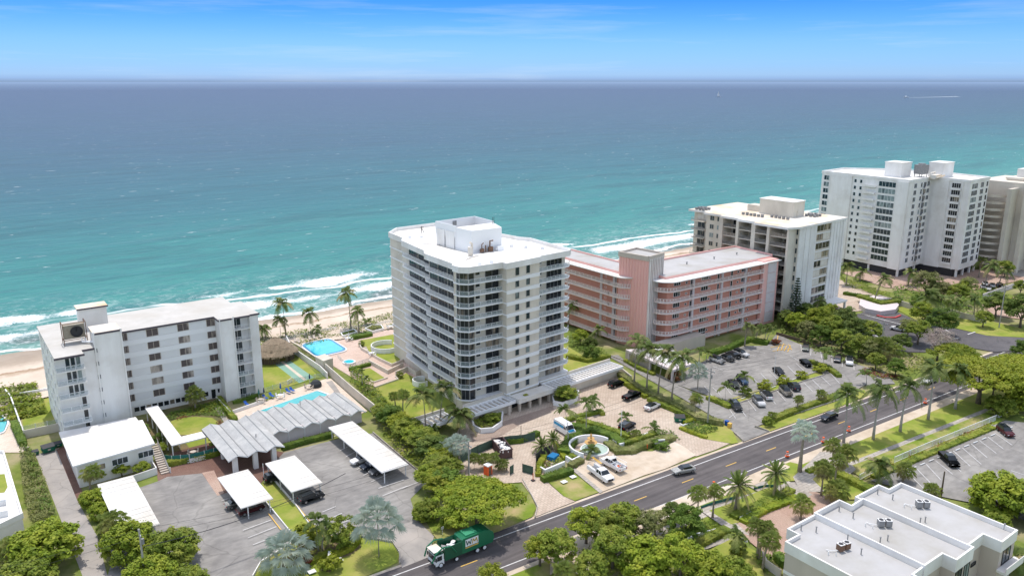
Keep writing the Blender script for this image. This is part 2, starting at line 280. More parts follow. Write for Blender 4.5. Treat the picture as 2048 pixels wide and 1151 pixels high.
# --- sea
def sea_material():
    m = bpy.data.materials.new('sea_water'); m.use_nodes = True; nt = m.node_tree; N = nt.nodes; Lk = nt.links; b = N['Principled BSDF']
    b.inputs['Roughness'].default_value = .45; b.inputs['Specular IOR Level'].default_value = .06
    g = N.new('ShaderNodeNewGeometry'); s = N.new('ShaderNodeSeparateXYZ'); Lk.new(g.outputs['Position'], s.inputs[0])
    def math_(op, a, b_=None, c=None):
        n = N.new('ShaderNodeMath'); n.operation = op
        for i, x in enumerate((a, b_, c)):
            if x is None: continue
            if isinstance(x, (int, float)): n.inputs[i].default_value = x
            else: Lk.new(x, n.inputs[i])
        return n.outputs[0]
    def noise(scale, det=4, sx=1, sy=1, dist=0, rot=0, rough=.55):
        mp = N.new('ShaderNodeMapping'); mp.inputs['Scale'].default_value = (sx, sy, 1); mp.inputs['Rotation'].default_value = (0, 0, rot); Lk.new(g.outputs['Position'], mp.inputs[0])
        n = N.new('ShaderNodeTexNoise'); n.inputs['Scale'].default_value = scale; n.inputs['Detail'].default_value = det; n.inputs['Distortion'].default_value = dist; n.inputs['Roughness'].default_value = rough
        Lk.new(mp.outputs[0], n.inputs['Vector']); return n.outputs['Fac']
    def mixc(f, a, b_):
        x = N.new('ShaderNodeMix'); x.data_type = 'RGBA'
        if isinstance(f, (int, float)): x.inputs[0].default_value = f
        else: Lk.new(f, x.inputs[0])
        for i, v in ((6, a), (7, b_)):
            if isinstance(v, tuple): x.inputs[i].default_value = v+(1,)
            else: Lk.new(v, x.inputs[i])
        return x.outputs[2]
    def rng(x, a, b_, c=0, d=1):
        n = N.new('ShaderNodeMapRange'); n.clamp = True; Lk.new(x, n.inputs[0])
        for i, v in enumerate((a, b_, c, d)): n.inputs[i+1].default_value = v
        return n.outputs[0]
    xs_ = math_('MULTIPLY', math_('SUBTRACT', s.outputs['X'], 5.0), 1/38.0); cv = math_('MULTIPLY', math_('EXPONENT', math_('MULTIPLY', math_('MULTIPLY', xs_, xs_), -.5)), 12.0)
    off = math_('SUBTRACT', math_('SUBTRACT', s.outputs['Y'], 245.0), cv)
    big = noise(.0035, 5, sx=.6, sy=1.6)
    offw = math_('MULTIPLY', math_('MAXIMUM', off, 1.0), math_('ADD', .62, math_('MULTIPLY', big, .76)))
    lg = math_('LOGARITHM', offw, 10.0)       # 1.0=10 m, 2=100 m, 3=1 km
    rp = N.new('ShaderNodeValToRGB'); e = rp.color_ramp.elements
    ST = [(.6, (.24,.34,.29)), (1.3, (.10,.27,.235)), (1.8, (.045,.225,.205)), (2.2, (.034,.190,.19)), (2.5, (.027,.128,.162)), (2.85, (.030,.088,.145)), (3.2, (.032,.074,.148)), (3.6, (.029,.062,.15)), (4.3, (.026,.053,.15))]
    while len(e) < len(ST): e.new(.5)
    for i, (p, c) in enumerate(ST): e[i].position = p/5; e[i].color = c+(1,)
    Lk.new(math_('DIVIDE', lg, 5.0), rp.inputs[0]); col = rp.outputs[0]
    # swell and patches: darker and lighter streaks running with the shore
    sw = noise(.05, 5, sx=.35, sy=1.3, rot=R(-8)); col = mixc(rng(sw, .45, .75, 0, .35), col, (.03,.12,.16))
    sw2 = noise(.28, 4, sx=.35, sy=1.2, rot=R(-14)); far = rng(lg, 2.0, 3.6, 1, .55)
    col = mixc(math_('MULTIPLY', rng(sw2, .50, .72, 0, .42), far), col, (.025,.10,.14))
    lt = noise(.16, 4, sx=.3, sy=1.3, rot=R(-10)); col = mixc(rng(lt, .58, .8, 0, .28), col, (.12,.32,.31))
    fr = noise(.02, 14, sx=.35, sy=1.5, rot=R(-9), rough=.80); col = mixc(rng(fr, .48, .66, 0, .5), col, (.015,.055,.08)); fr2 = noise(.03, 14, sx=.35, sy=1.5, rot=R(-13), rough=.80); col = mixc(rng(fr2, .55, .72, 0, .30), col, (.17,.30,.33))
    # weed-dark water and wet sand close in
    nr = math_('MULTIPLY', rng(off, 3, 8, 0, 1), rng(off, 34, 18, 0, 1)); wd = noise(.05, 5, sx=.5)
    col = mixc(math_('MULTIPLY', math_('MULTIPLY', nr, rng(wd, .50, .62)), .75), col, (.10,.115,.115))
    # foam
    wob = math_('MULTIPLY', math_('SUBTRACT', noise(.022, 4), .5), 26.0); ow = math_('ADD', off, wob)
    patch = noise(.012, 3, sx=1, sy=.6)
    def band(c, wdt): return math_('SUBTRACT', 1.0, rng(math_('ABSOLUTE', math_('SUBTRACT', ow, c)), 0, wdt))
    lace = noise(.55, 8, dist=1.6, rough=.72); lace2 = noise(.22, 6, dist=1.2, rough=.7)
    f1 = math_('MULTIPLY', band(9.0, 3.4), 1.1)
    f2 = math_('MULTIPLY', band(26.0, 17), rng(patch, .36, .5))
    f3 = math_('MULTIPLY', band(47.0, 15), rng(noise(.014, 3, rot=.8), .42, .54))
    fo = math_('MAXIMUM', math_('MAXIMUM', f1, f2), f3)
    foam = rng(math_('ADD', fo, math_('MULTIPLY', lace, .9)), .98, 1.22)
    thin = math_('MULTIPLY', rng(off, 85, 14), rng(math_('ADD', lace2, math_('MULTIPLY', lace, .5)), .74, .96, 0, .62))
    crest = rng(math_('ABSOLUTE', math_('SUBTRACT', ow, 38.5)), 1.9, .5); crest = math_('MULTIPLY', crest, rng(patch, .44, .5))
    foam = math_('MAXIMUM', math_('MAXIMUM', foam, thin), crest)
    # scattered whitecaps
    wc = noise(.19, 5, sx=.45, sy=2.2, rot=R(-12), rough=.6); wk = noise(.02, 2)
    caps = math_('MULTIPLY', rng(wc, .68, .70), rng(wk, .42, .5)); caps = math_('MULTIPLY', caps, rng(off, 60, 110))
    foam = math_('MAXIMUM', foam, math_('MULTIPLY', caps, .8))
    col = mixc(foam, col, (.86,.88,.88))
    # haze painted onto the far water: an emissive tint growing with distance
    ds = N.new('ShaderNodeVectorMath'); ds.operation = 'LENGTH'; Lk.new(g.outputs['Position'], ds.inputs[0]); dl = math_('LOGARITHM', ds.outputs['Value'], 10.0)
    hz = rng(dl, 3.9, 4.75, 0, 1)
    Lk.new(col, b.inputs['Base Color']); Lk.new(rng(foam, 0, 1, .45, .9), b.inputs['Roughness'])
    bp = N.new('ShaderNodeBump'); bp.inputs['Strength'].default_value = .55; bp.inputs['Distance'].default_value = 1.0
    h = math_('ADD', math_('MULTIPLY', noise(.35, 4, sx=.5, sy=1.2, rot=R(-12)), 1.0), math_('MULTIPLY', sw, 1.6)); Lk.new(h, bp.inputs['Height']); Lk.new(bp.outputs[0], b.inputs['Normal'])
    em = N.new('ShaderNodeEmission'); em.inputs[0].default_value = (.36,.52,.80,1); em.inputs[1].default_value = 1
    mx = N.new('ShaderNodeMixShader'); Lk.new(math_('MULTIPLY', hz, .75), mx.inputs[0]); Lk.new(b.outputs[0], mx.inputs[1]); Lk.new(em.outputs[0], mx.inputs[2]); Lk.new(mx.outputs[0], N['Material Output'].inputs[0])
    return m
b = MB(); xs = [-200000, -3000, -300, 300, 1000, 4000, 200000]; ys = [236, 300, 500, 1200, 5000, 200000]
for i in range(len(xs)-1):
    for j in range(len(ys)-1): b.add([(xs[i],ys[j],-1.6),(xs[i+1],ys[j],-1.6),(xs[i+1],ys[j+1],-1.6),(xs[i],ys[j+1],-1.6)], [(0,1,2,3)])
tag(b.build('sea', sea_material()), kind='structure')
# --- land: one sheet out to the horizon, a sloping beach in front of it
b = MB(); b.add([(-200000,-200000,0),(200000,-200000,0),(200000,232,0),(-200000,232,0)], [(0,1,2,3)])
tag(b.build('ground', M['land']), kind='structure')
b = MB(); XS = [-60+i*4 for i in range(240)]; prof = [(214, .35), (222, .3), (231, .15), (237, -.25), (243, -.8), (248, -1.25), (253, -1.7), (262, -2.6)]
for x in XS:
    for (y, z) in prof: b.v.append((x, y+random.uniform(-.8,.8)+(12*math.exp(-.5*((x-5)/38)**2) if y > 232 else 0), z+(random.uniform(-.08,.08) if y < 250 else random.uniform(-.03,.03))))
n = len(prof)
for i in range(len(XS)-1):
    for j in range(n-1): b.f.append((i*n+j, (i+1)*n+j, (i+1)*n+j+1, i*n+j+1)); b.m.append(0)
def beach_mat():
    m = M['sand']; nt = m.node_tree; N = nt.nodes; Lk = nt.links; bs = N['Principled BSDF']; src = bs.inputs['Base Color'].links[0].from_socket
    g = N.new('ShaderNodeNewGeometry'); s = N.new('ShaderNodeSeparateXYZ'); Lk.new(g.outputs['Position'], s.inputs[0])
    nz = N.new('ShaderNodeTexNoise'); nz.inputs['Scale'].default_value = .06; nz.inputs['Detail'].default_value = 7; nz.inputs['Roughness'].default_value = .7; Lk.new(g.outputs['Position'], nz.inputs['Vector'])
    a = N.new('ShaderNodeMath'); a.operation = 'MULTIPLY_ADD'; a.inputs[1].default_value = 14; Lk.new(nz.outputs['Fac'], a.inputs[0]); Lk.new(s.outputs['Y'], a.inputs[2])
    r = N.new('ShaderNodeValToRGB'); e = r.color_ramp.elements
    L = [(0, (1,1,1)), (.48, (1,1,1)), (.53, (.62,.55,.47)), (.555, (.45,.34,.24)), (.58, (1,1,1)), (.66, (.95,.95,.95)), (.76, (.62,.60,.58)), (1, (.50,.49,.48))]
    while len(e) < len(L): e.new(.5)
    for i, (p, c) in enumerate(L): e[i].position = p; e[i].color = c+(1,)
    mr = N.new('ShaderNodeMapRange'); mr.inputs[1].default_value = 226; mr.inputs[2].default_value = 264; Lk.new(a.outputs[0], mr.inputs[0]); Lk.new(mr.outputs[0], r.inputs[0])
    mu = N.new('ShaderNodeMixRGB'); mu.blend_type = 'MULTIPLY'; mu.inputs[0].default_value = .85; Lk.new(src, mu.inputs[1]); Lk.new(r.outputs[0], mu.inputs[2]); Lk.new(mu.outputs[0], bs.inputs['Base Color'])
beach_mat(); tag(b.build('beach', M['sand'], smooth=True), kind='structure')
b = MB(); b.add([(-100000,222,-.02),(-56,222,-.02),(-56,262,-1.75),(-100000,262,-1.75)], [(0,1,2,3)]); b.add([(892,222,-.02),(100000,222,-.02),(100000,262,-1.75),(892,262,-1.75)], [(0,1,2,3)]); tag(b.build('beach', M['sand']), kind='structure')
# --- road: straight strip along X (slope -0.041), markings
def ry(x, c): return c-.041*(x-67)
def rstrip(name, x0, x1, c0, c1, m):
    _lv[0] += 1; return tag(MB().flat([(x0,ry(x0,c0)),(x1,ry(x1,c0)),(x1,ry(x1,c1)),(x0,ry(x0,c1))], .004*_lv[0]).build(name, m), kind='structure')
rstrip('verge', -60, 700, 80.0, 91.0, M['grass_dry'])
rstrip('verge', 108, 262, 80.4, 88.6, M['grass'])
rstrip('sandy_verge', 100, 240, 87.0, 89.0, M['sandlot'])
rstrip('road_shoulder', -60, 700, 88.6, 100.9, M['sandlot'])
rstrip('road', -60, 700, 89.6, 100.3, M['road'])
rstrip('edge_line', -60, 700, 98.62, 98.82, M['paint']); rstrip('edge_line', -60, 700, 91.0, 91.2, M['paint'])
b = MB(); _lv[0] += 1
for k in range(40):
    x = 22+k*12.33+.3; yy = ry(x, 95.0); b.flat([(x, yy-.1), (x+3.1, yy-.1-.127), (x+3.1, yy+.1-.127), (x, yy+.1)], .004*_lv[0])
tag(b.build('centre_line', M['paint_y']), kind='structure')
_lv[0] += 1; tag(MB().flat([(60,84.6),(107,84.4),(135,79.6),(182,76.4),(300,69),(300,66.6),(182,74.4),(135,77.6),(107,82.2),(60,82.6)], .004*_lv[0]).build('sidewalk', M['conc']), kind='structure')
# --- first property: driveway, car park, courtyard, decks
sheet('driveway', [(71,909),(118,895),(157,1004),(195,1073),(215,1151),(240,1300),(200,1300),(165,1151),(123,1042)], M['drive'])
sheet('brick_path', [(113,899),(124,893),(130,893),(172,1000),(157,1006)], M['brick'])
sheet('brick_path', [(310,925),(330,905),(345,880),(370,870),(450,870),(545,900),(575,905),(520,968),(435,992),(404,946),(335,957),(316,962)], M['brick'])
sheet('brick_path', [(404,945),(428,940),(448,985),(435,992)], M['brick_pale'])
sheet('parking_lot', [(205,1000),(316,962),(335,953),(404,946),(435,991),(512,966),(531,1004),(594,1081),(565,1100),(522,1125),(505,1151),(430,1250),(165,1300),(225,1120)], M['lot'])
sheet('parking_lot', [(546,958),(540,935),(567,905),(665,880),(745,866),(857,961),(821,997),(832,1036),(868,1072),(857,1112),(804,1128),(798,1105),(785,1084),(721,1073),(712,1053),(648,1080),(641,1080),(591,1010)], M['lot'])
sheet('driveway_apron', [(722,1074),(832,1040),(868,1072),(857,1114),(804,1135),(797,1105),(785,1084)], M['drive'])
sheet('lawn', [(524,967),(539,961),(592,1012),(645,1080),(702,1058),(723,1072),(785,1084),(799,1105),(795,1125),(700,1165),(640,1200),(505,1200),(510,1151),(522,1125),(565,1100),(594,1081),(531,1004)], M['grass'])
sheet('planting_bed', [(610,1075),(690,1060),(720,1080),(722,1095),(700,1110),(672,1120),(660,1145),(640,1140),(625,1120),(600,1130),(560,1130),(590,1100)], M['mulch'])
sheet('lawn', [(36,793),(96,782),(132,858),(50,872)], M['grass'])
sheet('garden_bed', [(262,862),(318,820),(440,785),(472,840),(420,885),(345,905),(312,925),(300,880)], M['mulch'])
sheet('lawn', [(341,843),(358,836),(392,833),(424,835),(437,844),(430,855),(408,863),(382,870),(357,869),(346,858)], M['grass'])
sheet('lawn', [(370,882),(420,868),(424,884),(378,895)], M['grass'])
sheet('garden_path', [(430,816),(440,814),(462,848),(452,850)], M['drive'])
sheet('lawn', [(519,700),(583,700),(640,755),(530,785)], M['grass'])
sheet('game_court', [(547,726),(578,720),(628,755),(598,766)], M['court'])
sheet('court_strip', [(561,723.5),(566,722.5),(614,759.5),(608,761.5)], M['deck_cream'])
sheet('pool_deck', [(462,828),(484,815),(545,798),(578,782),(650,758),(662,757),(735,822),(640,860),(470,870)], M['deck_cream'])
sheet('bench_terrace', [(652,764),(664,761),(681,786),(674,790)], M['drive'])
sheet('neighbour_deck', [(-30,800),(20,800),(34,872),(50,905),(-30,905)], M['deck_cream'])
# --- second property
sheet('lawn', [(790,640),(1137,690),(1137,745),(790,840)], M['grass'])
sheet('pool_terrace', [(572,682),(636,670),(728,662),(790,650),(840,700),(850,760),(785,766),(752,774),(716,762),(640,716)], M['deck'])
sheet('lawn', [(721,680.6),(786,669),(810,700),(796,727),(783,728.6),(758,716),(741,706),(722,689)], M['grass'])
sheet('lawn', [(706,742),(739.5,736),(772.7,758),(748,764),(727,752)], M['grass'])
sheet('lawn', [(750,775),(795,758),(812,746),(836,760),(850,790),(890,812),(905,838),(830,850),(792,828)], M['grass'])
sheet('lawn', [(1130,690),(1180,720),(1215,722),(1137,745)], M['grass'])
sheet('forecourt', [(905,880),(925,845),(1005,800),(1100,770),(1232,742),(1250,757),(1345,822),(1372,860),(1400,876),(1462,886),(1430,900),(1392,913),(1365,894),(1348,884),(1230,870),(1150,885),(1060,880)], M['pavers'])
sheet('driveway', [(1040,960),(1085,950),(1088,957),(1102,971),(1127,993),(1150,1003),(1100,1022),(1070,1034),(1075,1015),(1064,993)], M['pavers'])
sheet('forecourt', [(845,900),(930,860),(1060,880),(1140,880),(1110,925),(1085,960),(1040,965),(960,970),(890,960)], M['pavers'])
sheet('painted_shade_paving', [(940,868),(965,870),(1010,842),(1106,812),(1108,822),(1040,850),(985,882),(945,885)], M['pavers_d'])  # shade before the tower painted as a darker tan sheet
sheet('sandy_bay', [(1150,941),(1173,915),(1215,893),(1252,903),(1305,903),(1349,884),(1367,893),(1392,911),(1330,938),(1288,951),(1204,984)], M['sandlot'])
sheet('footpath', [(1104,880),(1112,880),(1148,935),(1206,983),(1200,987),(1140,937)], M['conc'])
sheet('verge', [(1089,957),(1143,943),(1197,985),(1150,1002),(1128,993),(1108,975)], M['grass_dry'])
sheet('verge', [(1013,1020),(1050,1000),(1066,1000),(1072,1018),(1064,1034),(1000,1062),(960,1075),(900,1095),(880,1085),(868,1072),(850,1040),(900,1040)], M['grass_dry'])
# --- third property
sheet('access_lane', [(1215,712),(1236,710),(1256,726),(1317,751),(1350,768),(1400,790),(1453,805),(1527,848),(1508,855),(1537,864),(1486,884),(1467,865),(1445,845),(1395,815)], M['lot'])
sheet('parking_lot', [(1350,768),(1367,745),(1420,716),(1489,692),(1534,692),(1553,668),(1589,684.5),(1631,701),(1723,732),(1770,745),(1790,768),(1728,771),(1684,799),(1528,848),(1453,805)], M['lot'])
sheet('verge', [(1517,854),(1528,850),(1684,800),(1728,780),(1735,790),(1684,812),(1540,863)], M['grass'])
sheet('planting_strip', [(1449,806),(1457,799),(1560,766),(1640,743),(1646,750),(1600,764),(1462,812)], M['grass'])
sheet('verge', [(1375,860),(1440,840),(1466,864),(1476,886),(1464,888),(1400,877)], M['grass'])
# --- fourth and fifth properties, further along
sheet('forecourt', [(1655,578),(1680,560),(1770,600),(1765,618),(1690,625),(1655,610)], M['pavers'])
sheet('access_lane', [(1680,640),(1720,628),(1735,620),(1715,606),(1745,603),(1830,640),(1870,650),(1907,657),(1975,672),(2048,676),(2048,700),(1990,705),(1920,692),(1850,705),(1740,705)], M['lot_dark'])
sheet('lawn', [(1760,600),(1880,638),(1970,640),(2060,662),(2060,676),(1975,672),(1907,656),(1830,640)], M['grass'])
sheet('forecourt', [(1680,545),(1770,575),(1900,590),(2048,560),(2100,500),(2048,500),(1960,540),(1790,540)], M['brick_pale'])
sheet('parking_lot', [(1985,525),(2048,505),(2100,520),(2048,555),(2010,548)], M['drive'])
sheet('forecourt', [(1960,610),(2048,590),(2048,640),(1990,632)], M['brick_pale'])
# --- near side of the road
sheet('parking_lot', [(1740,962),(1789,945),(1985,852),(2010,842),(2090,850),(2300,1000),(2100,1060),(1960,1010),(1790,975)], M['lot'])
sheet('verge', [(1690,936),(1722,925),(1970,826),(2010,820),(2030,830),(1990,850),(1760,945),(1730,960)], M['grass_dry'])
sheet('paved_plaza', [(1455,1058),(1500,1035),(1560,1015),(1612,978),(1640,988),(1700,1018),(1640,1075),(1575,1100),(1572,1128),(1530,1110),(1480,1068)], M['brick_pale'])
sheet('footpath', [(1555,1000),(1530,960),(1500,975),(1545,1000),(1590,1010),(1625,990),(1600,975),(1570,960)], M['conc'])
sheet('footpath', [(1395,1018),(1415,1010),(1470,1045),(1500,1072),(1455,1060)], M['conc'])
sheet('footpath', [(1390,1095),(1455,1076),(1462,1082),(1405,1102),(1420,1115),(1408,1118)], M['conc'])
sheet('planted_lawn', [(1418,1022),(1455,1010),(1530,978),(1552,975),(1560,985),(1500,1040),(1462,1050)], M['grass'])
sheet('lawn', [(1410,1105),(1460,1080),(1515,1105),(1530,1160),(1410,1160)], M['grass'])
sheet('lawn', [(1560,965),(1540,940),(1580,925),(1640,940),(1690,940),(1720,965),(1740,1000),(1690,1000),(1620,975),(1600,962)], M['grass'])
sheet('driveway', [(1586,955),(1610,933),(1640,905),(1680,905),(1712,940),(1690,957),(1640,945),(1625,960),(1650,985),(1600,985)], M['conc'])
sheet('sandy_verge', [(1100,1090),(1260,1032),(1330,1010),(1390,985),(1400,1000),(1320,1050),(1200,1110),(1100,1151)], M['sandlot'])
sheet('sandy_verge', [(1480,960),(1560,925),(1580,935),(1560,950),(1500,975)], M['sandlot'])
# --- painted stall lines, from surveyed ends
def lines(name, segs, wd=.13, m='paint'):
    _lv[0] += 1; b = MB()
    for (u0, v0, u1, v1) in segs:
        a = Vector(at(u0, v0)); c = Vector(at(u1, v1)); d = (c-a).normalized(); n = Vector((-d.y, d.x))*wd/2; b.flat([a-n, c-n, c+n, a+n], .004*_lv[0])
    return tag(b.build(name, M[m]), kind='structure')
lines('stall_marking', [(486,1062,543,1041),(496,1077,553,1054.5),(506,1091,564,1069),(517,1106,536,1099),(443,1003,462,996.5),(455,1017,480,1008),(466,1032,500,1020),(645,1025,672,1014),(666,1036,684,1027.5),(655,1058,697,1042.5),(668,1071,700,1060)])
lines('stall_marking', [(663,876,695,864),(681,902,712,887),(691.5,915,722,899),(701,927,735,912),(714,940,748,925),(727,952,760,936),(742,965,775,950),(757,978,808,961),(765,993,815,973),(805,978,850,960)])
lines('wheel_stop_line', [(537,1028,570,1071),(592,1010,646,1075),(840,945,853,958)], .18, 'paint_y')
lines('stall_marking', [(1458,837,1470,828),(1471,838,1459,820),(1492,834,1478,815),(1512,823,1493,799),(1551,809,1531,787),(1571,803,1552,781),(1625,784,1607,766),(1643,779,1624,760),(1661,772,1642,754),(1679,768,1661,748)])
lines('stall_marking', [(1409,774,1425,794),(1425,776,1442,792),(1445,768,1463,791),(1503,754,1520,772),(1521,748,1539,767),(1539,743,1557,762),(1575,733,1592,751),(1592,728,1610,745),(1598,724,1580,712)])
lines('stall_marking', [(1425,734,1445,741),(1437,727,1465,734),(1452,720,1480,727),(1468,713,1500,722),(1480,706,1512,714),(1493,700,1530,707),(1507,695,1542,700),(1601,690,1603,703),(1622,695,1621,712),(1641,702,1643,718),(1663,706,1664,727),(1685,720,1684,735),(1707,728,1708,741)])
lines('stall_marking', [(1816,948,1847,979),(1834,940,1865,972),(1852,930,1882,962),(1871,923,1905,950),(1888,914,1922,945),(1906,903,1940,934),(1924,897,1962,930),(1942,889,1974,917),(1958,882,1992,908),(1975,875,2007,900),(1990,868,2024,892),(2005,952,2060,972),(2022,943,2080,962)], .15)
lines('hatched_marking', [(1541,696,1572,690),(1545,703,1580,699),(1560,690,1554,703),(1567,688,1562,702),(1574,692,1568,703),(1581,692,1575,705),(1577,690,1583,701),(1556,672,1553,690)], .22, 'paint_y')
lines('lane_arrow', [(1890,660,1901,667),(1935,670,1950,665),(1902,680,1917,677),(1735,690,1760,700),(1750,672,1790,690),(1725,630,1810,652)], .4)
M['redpaint'] = mat('red_kerb_paint', (.6,.08,.08), .7)
# --- kerbs
def kerb(pts, m='conc', h=.13, wd=.16, name='kerb'):
    return tag(MB().wall([at(*p) for p in pts], wd, 0, h+.3).build(name, M[m]), kind='structure')
kerb([(531,1004),(594,1081),(562,1101),(522,1125),(506,1153)], 'white'); kerb([(546,958),(591,1010),(641,1080)], 'white')
kerb([(641,1082),(712,1055),(723,1074),(785,1085),(799,1106),(800,1128)]); kerb([(746,866),(857,961)]); kerb([(1075,1015),(1070,1036)]); kerb([(1045,960),(1064,993),(1075,1015)])
kerb([(1467,865),(1487,883)]); kerb([(1510,853),(1538,864)]); kerb([(1528,848),(1684,799),(1728,771)]); kerb([(1350,768),(1317,751),(1256,726),(1217,711)])
kerb([(1449,807),(1562,767),(1642,743),(1648,751),(1602,765),(1460,813),(1449,807)]); kerb([(1715,629),(1760,636),(1800,641)])
kerb([(1789,945),(1985,852)],h=.15)
kerb([(1755,633),(1770,637),(1790,637),(1800,633)], 'redpaint', h=.3, wd=.5)
# ================================================================ buildings
_MC = {}
class Bld:
    def __init__(s, name, label, cat, org, ang, group=None):
        s.o = empty(name, label, cat, (org[0], org[1], 0), R(ang), group); s.cnt = {}; s.rest = {}
    def part(s, name, mb, mats, **k): return mb.build(name, mats, s.o, **k)
    def put(s, name, key, maker, mats, loc, rz, parent=None):
        """one repeated part: shared mesh, its own object; past 100 of a name they go in one part"""
        s.cnt[name] = s.cnt.get(name, 0)+1
        if s.cnt[name] > 98:
            mb, ml = s.rest.setdefault(name, (MB(), [])); src = maker(); idx = []
            for m in mats:
                if m not in ml: ml.append(m)
                idx.append(ml.index(m))
            Mx = Matrix.Translation(loc) @ Matrix.Rotation(rz, 4, 'Z'); n = len(mb.v)
            mb.v += [tuple(Mx @ Vector(p)) for p in src.v]; mb.f += [tuple(i+n for i in f) for f in src.f]; mb.m += [idx[i] for i in src.m]; return None
        k = (key, tuple(m.name for m in mats))
        if k not in _MC:
            t = maker().build(name, mats); _MC[k] = t.data; bpy.data.objects.remove(t)
        o = bpy.data.objects.new(name, _MC[k]); C.objects.link(o); o.parent = parent or s.o; o.location = loc; o.rotation_euler = (0, 0, rz); KIDS.setdefault(o.parent.name, []).append(o); return o
    def finish(s):
        for n, (mb, ml) in s.rest.items(): o = mb.build(n, ml, s.o); o['kind'] = 'stuff'
    def face(s, p0, p1): return Face(s, p0, p1)
def boxes(B, name, L, m):
    for q in L: B.part(name, MB().box(*q), M[m])
class Face:
    """vertical facade from p0 to p1, outward to the right of that direction"""
    def __init__(s, b, p0, p1):
        s.b = b; s.p = Vector(p0); d = Vector(p1)-s.p; s.L = d.length; s.d = d.normalized(); s.n = Vector((s.d.y, -s.d.x)); s.rz = math.atan2(s.d.y, s.d.x)
    def loc(s, a, z, off=0): q = s.p+s.d*a+s.n*off; return (q.x, q.y, z)
    def win(s, a, z, w, h, nm=1, fm='white2', gm='glass', name='window', off=0, rec=True, hb=0):
        def mk():
            b = MB(); b.box(0, w, -.03, .03, 0, h, 1); t = .07
            b.box(-t, w+t, -.10, .0, -t, 0, 0); b.box(-t, w+t, -.10, .0, h, h+t, 0); b.box(-t, 0, -.10, .0, 0, h, 0); b.box(w, w+t, -.10, .0, 0, h, 0)
            for i in range(1, nm): x = w*i/nm; b.box(x-t*.55, x+t*.55, -.075, .0, 0, h, 0)
            if hb: b.box(0, w, -.07, .0, h*hb-.03, h*hb+.03, 0)
            return b
        return s.b.put(name, ('w', round(w, 2), round(h, 2), nm, hb), mk, [M[fm], M[gm]], s.loc(a, z, off), s.rz)
    def rail(s, a0, a1, z, h=1.05, style='picket', m='rail', off=0, par=None, name='railing', gm='railglass', gap=.2):
        L = a1-a0
        def mk():
            b = MB(); b.box(0, L, -.03, .03, h-.06, h, 0)
            n = max(1, round(L/1.5)); 
            for i in range(n+1): x = L*i/n; b.box(x-.03, x+.03, -.025, .025, 0, h-.06, 0)
            if style == 'picket':
                b.box(0, L, -.025, .025, .08, .13, 0); k = int(L/gap)
                for i in range(k): x = (i+.5)*L/k; b.box(x-.02, x+.02, -.012, .012, .13, h-.06, 0)
            elif style == 'glass': b.box(.03, L-.03, -.01, .01, .1, h-.08, 1); b.box(0, L, -.025, .025, .05, .1, 0)
            elif style == 'panel': b.box(.03, L-.03, -.02, .02, .05, h-.08, 0)
            return b
        return s.b.put(name, ('r', round(L, 2), h, style, gap), mk, [M[m], M[gm]], s.loc(a0, z, off), s.rz)
def sub(o, name, mb, mats):
    return mb.build(name, mats, o)
# ---------------------------------------------------------------- rooftop bits
def vents(pts, z, what, cat='vent', kind='cap', grp=None):
    for i, (x, y) in enumerate(pts):
        b = MB()
        if kind == 'cap': b.disk((0,0), .16, 0, .55, 10); b.disk((0,0), .3, .55, .72, 10)
        elif kind == 'pipe': b.tube([(0,0,0),(0,0,.9)], .09, 8); b.disk((0,0), .15, .9, 1.0, 8)
        elif kind == 'dish': b.lathe((0,0), [(.5,0),(.5,.35),(.38,.38),(.45,.7),(.1,.95),(.001,.96)], 14)
        o = b.build('roof_vent', M['white2'] if kind == 'dish' else M['mid']); o.location = (x, y, z); tag(o, what, cat, grp)
def local(B, x, y): c, s_ = cos(B.o.rotation_euler[2]), sin(B.o.rotation_euler[2]); return (B.o.location[0]+x*c-y*s_, B.o.location[1]+x*s_+y*c)
# ================================================================ A. the white seven-storey block on the left
A = Bld('apartment_block', 'long white apartment block with dark roof edge and brown windows, left of the thatched hut', 'apartment building', (14.7, 177.9), 0)
fl = [20.6-2.93*k for k in range(8)]          # ceiling heights
b = MB(); b.prism([(0,1.6),(5.4,1.6),(5.4,27.5),(0,27.5)], 0, 20.2); A.part('wall', b, M['white'])
b = MB(); b.prism([(5.38,3),(8.2,3),(8.2,12),(14,12),(14,27.51),(5.38,27.51)], 0, 20.25); A.part('wall', b, M['white'])
b = MB(); b.prism([(14,11.9),(35.2,11.9),(35.2,8),(38.5,8),(38.5,9.8),(42.4,9.8),(42.4,8.5),(44.6,8.5),(44.6,21.5),(42,21.5),(42,29),(14,29)], 0, 20.27); A.part('wall', b, M['white'])
b = MB(); b.box(8.1, 13.2, 3, 9, 0, 23.6); b.box(7.85, 8.15, 2.7, 3.3, 0, 24.0); b.box(13.1, 13.4, 2.7, 3.3, 0, 24.0); A.part('stair_tower', b, M['white'])
b = MB(); b.box(7.9, 13.4, 2.9, 9.2, 23.6, 23.75, 0); b.box(7.85, 13.45, 2.85, 2.95, 23.35, 23.78, 1); A.part('stair_roof', b, [M['roofy'], M['brownedge']])
b = MB(); b.box(7.5, 13.2, 17.6, 21.4, 20.2, 25.6, 0); b.box(7.2, 13.5, 17.3, 21.7, 25.6, 25.8, 1); b.box(7.15, 13.55, 17.2, 17.3, 25.5, 25.84, 2); A.part('penthouse', b, [M['white'], M['roofy'], M['brownedge']])
b = MB(); b.prism([(0,0),(5.4,0),(5.4,2.9),(8.1,2.9),(8.1,9.2),(13.4,9.2),(13.4,11.6),(35,11.6),(35,7.9),(42.4,7.9),(42.6,8.3),(44.8,8.3),(44.8,21.7),(42.2,21.7),(42.2,29.2),(-.2,27.8)], 20.3, 20.6); A.part('roof', b, M['roofb'])
b = MB()
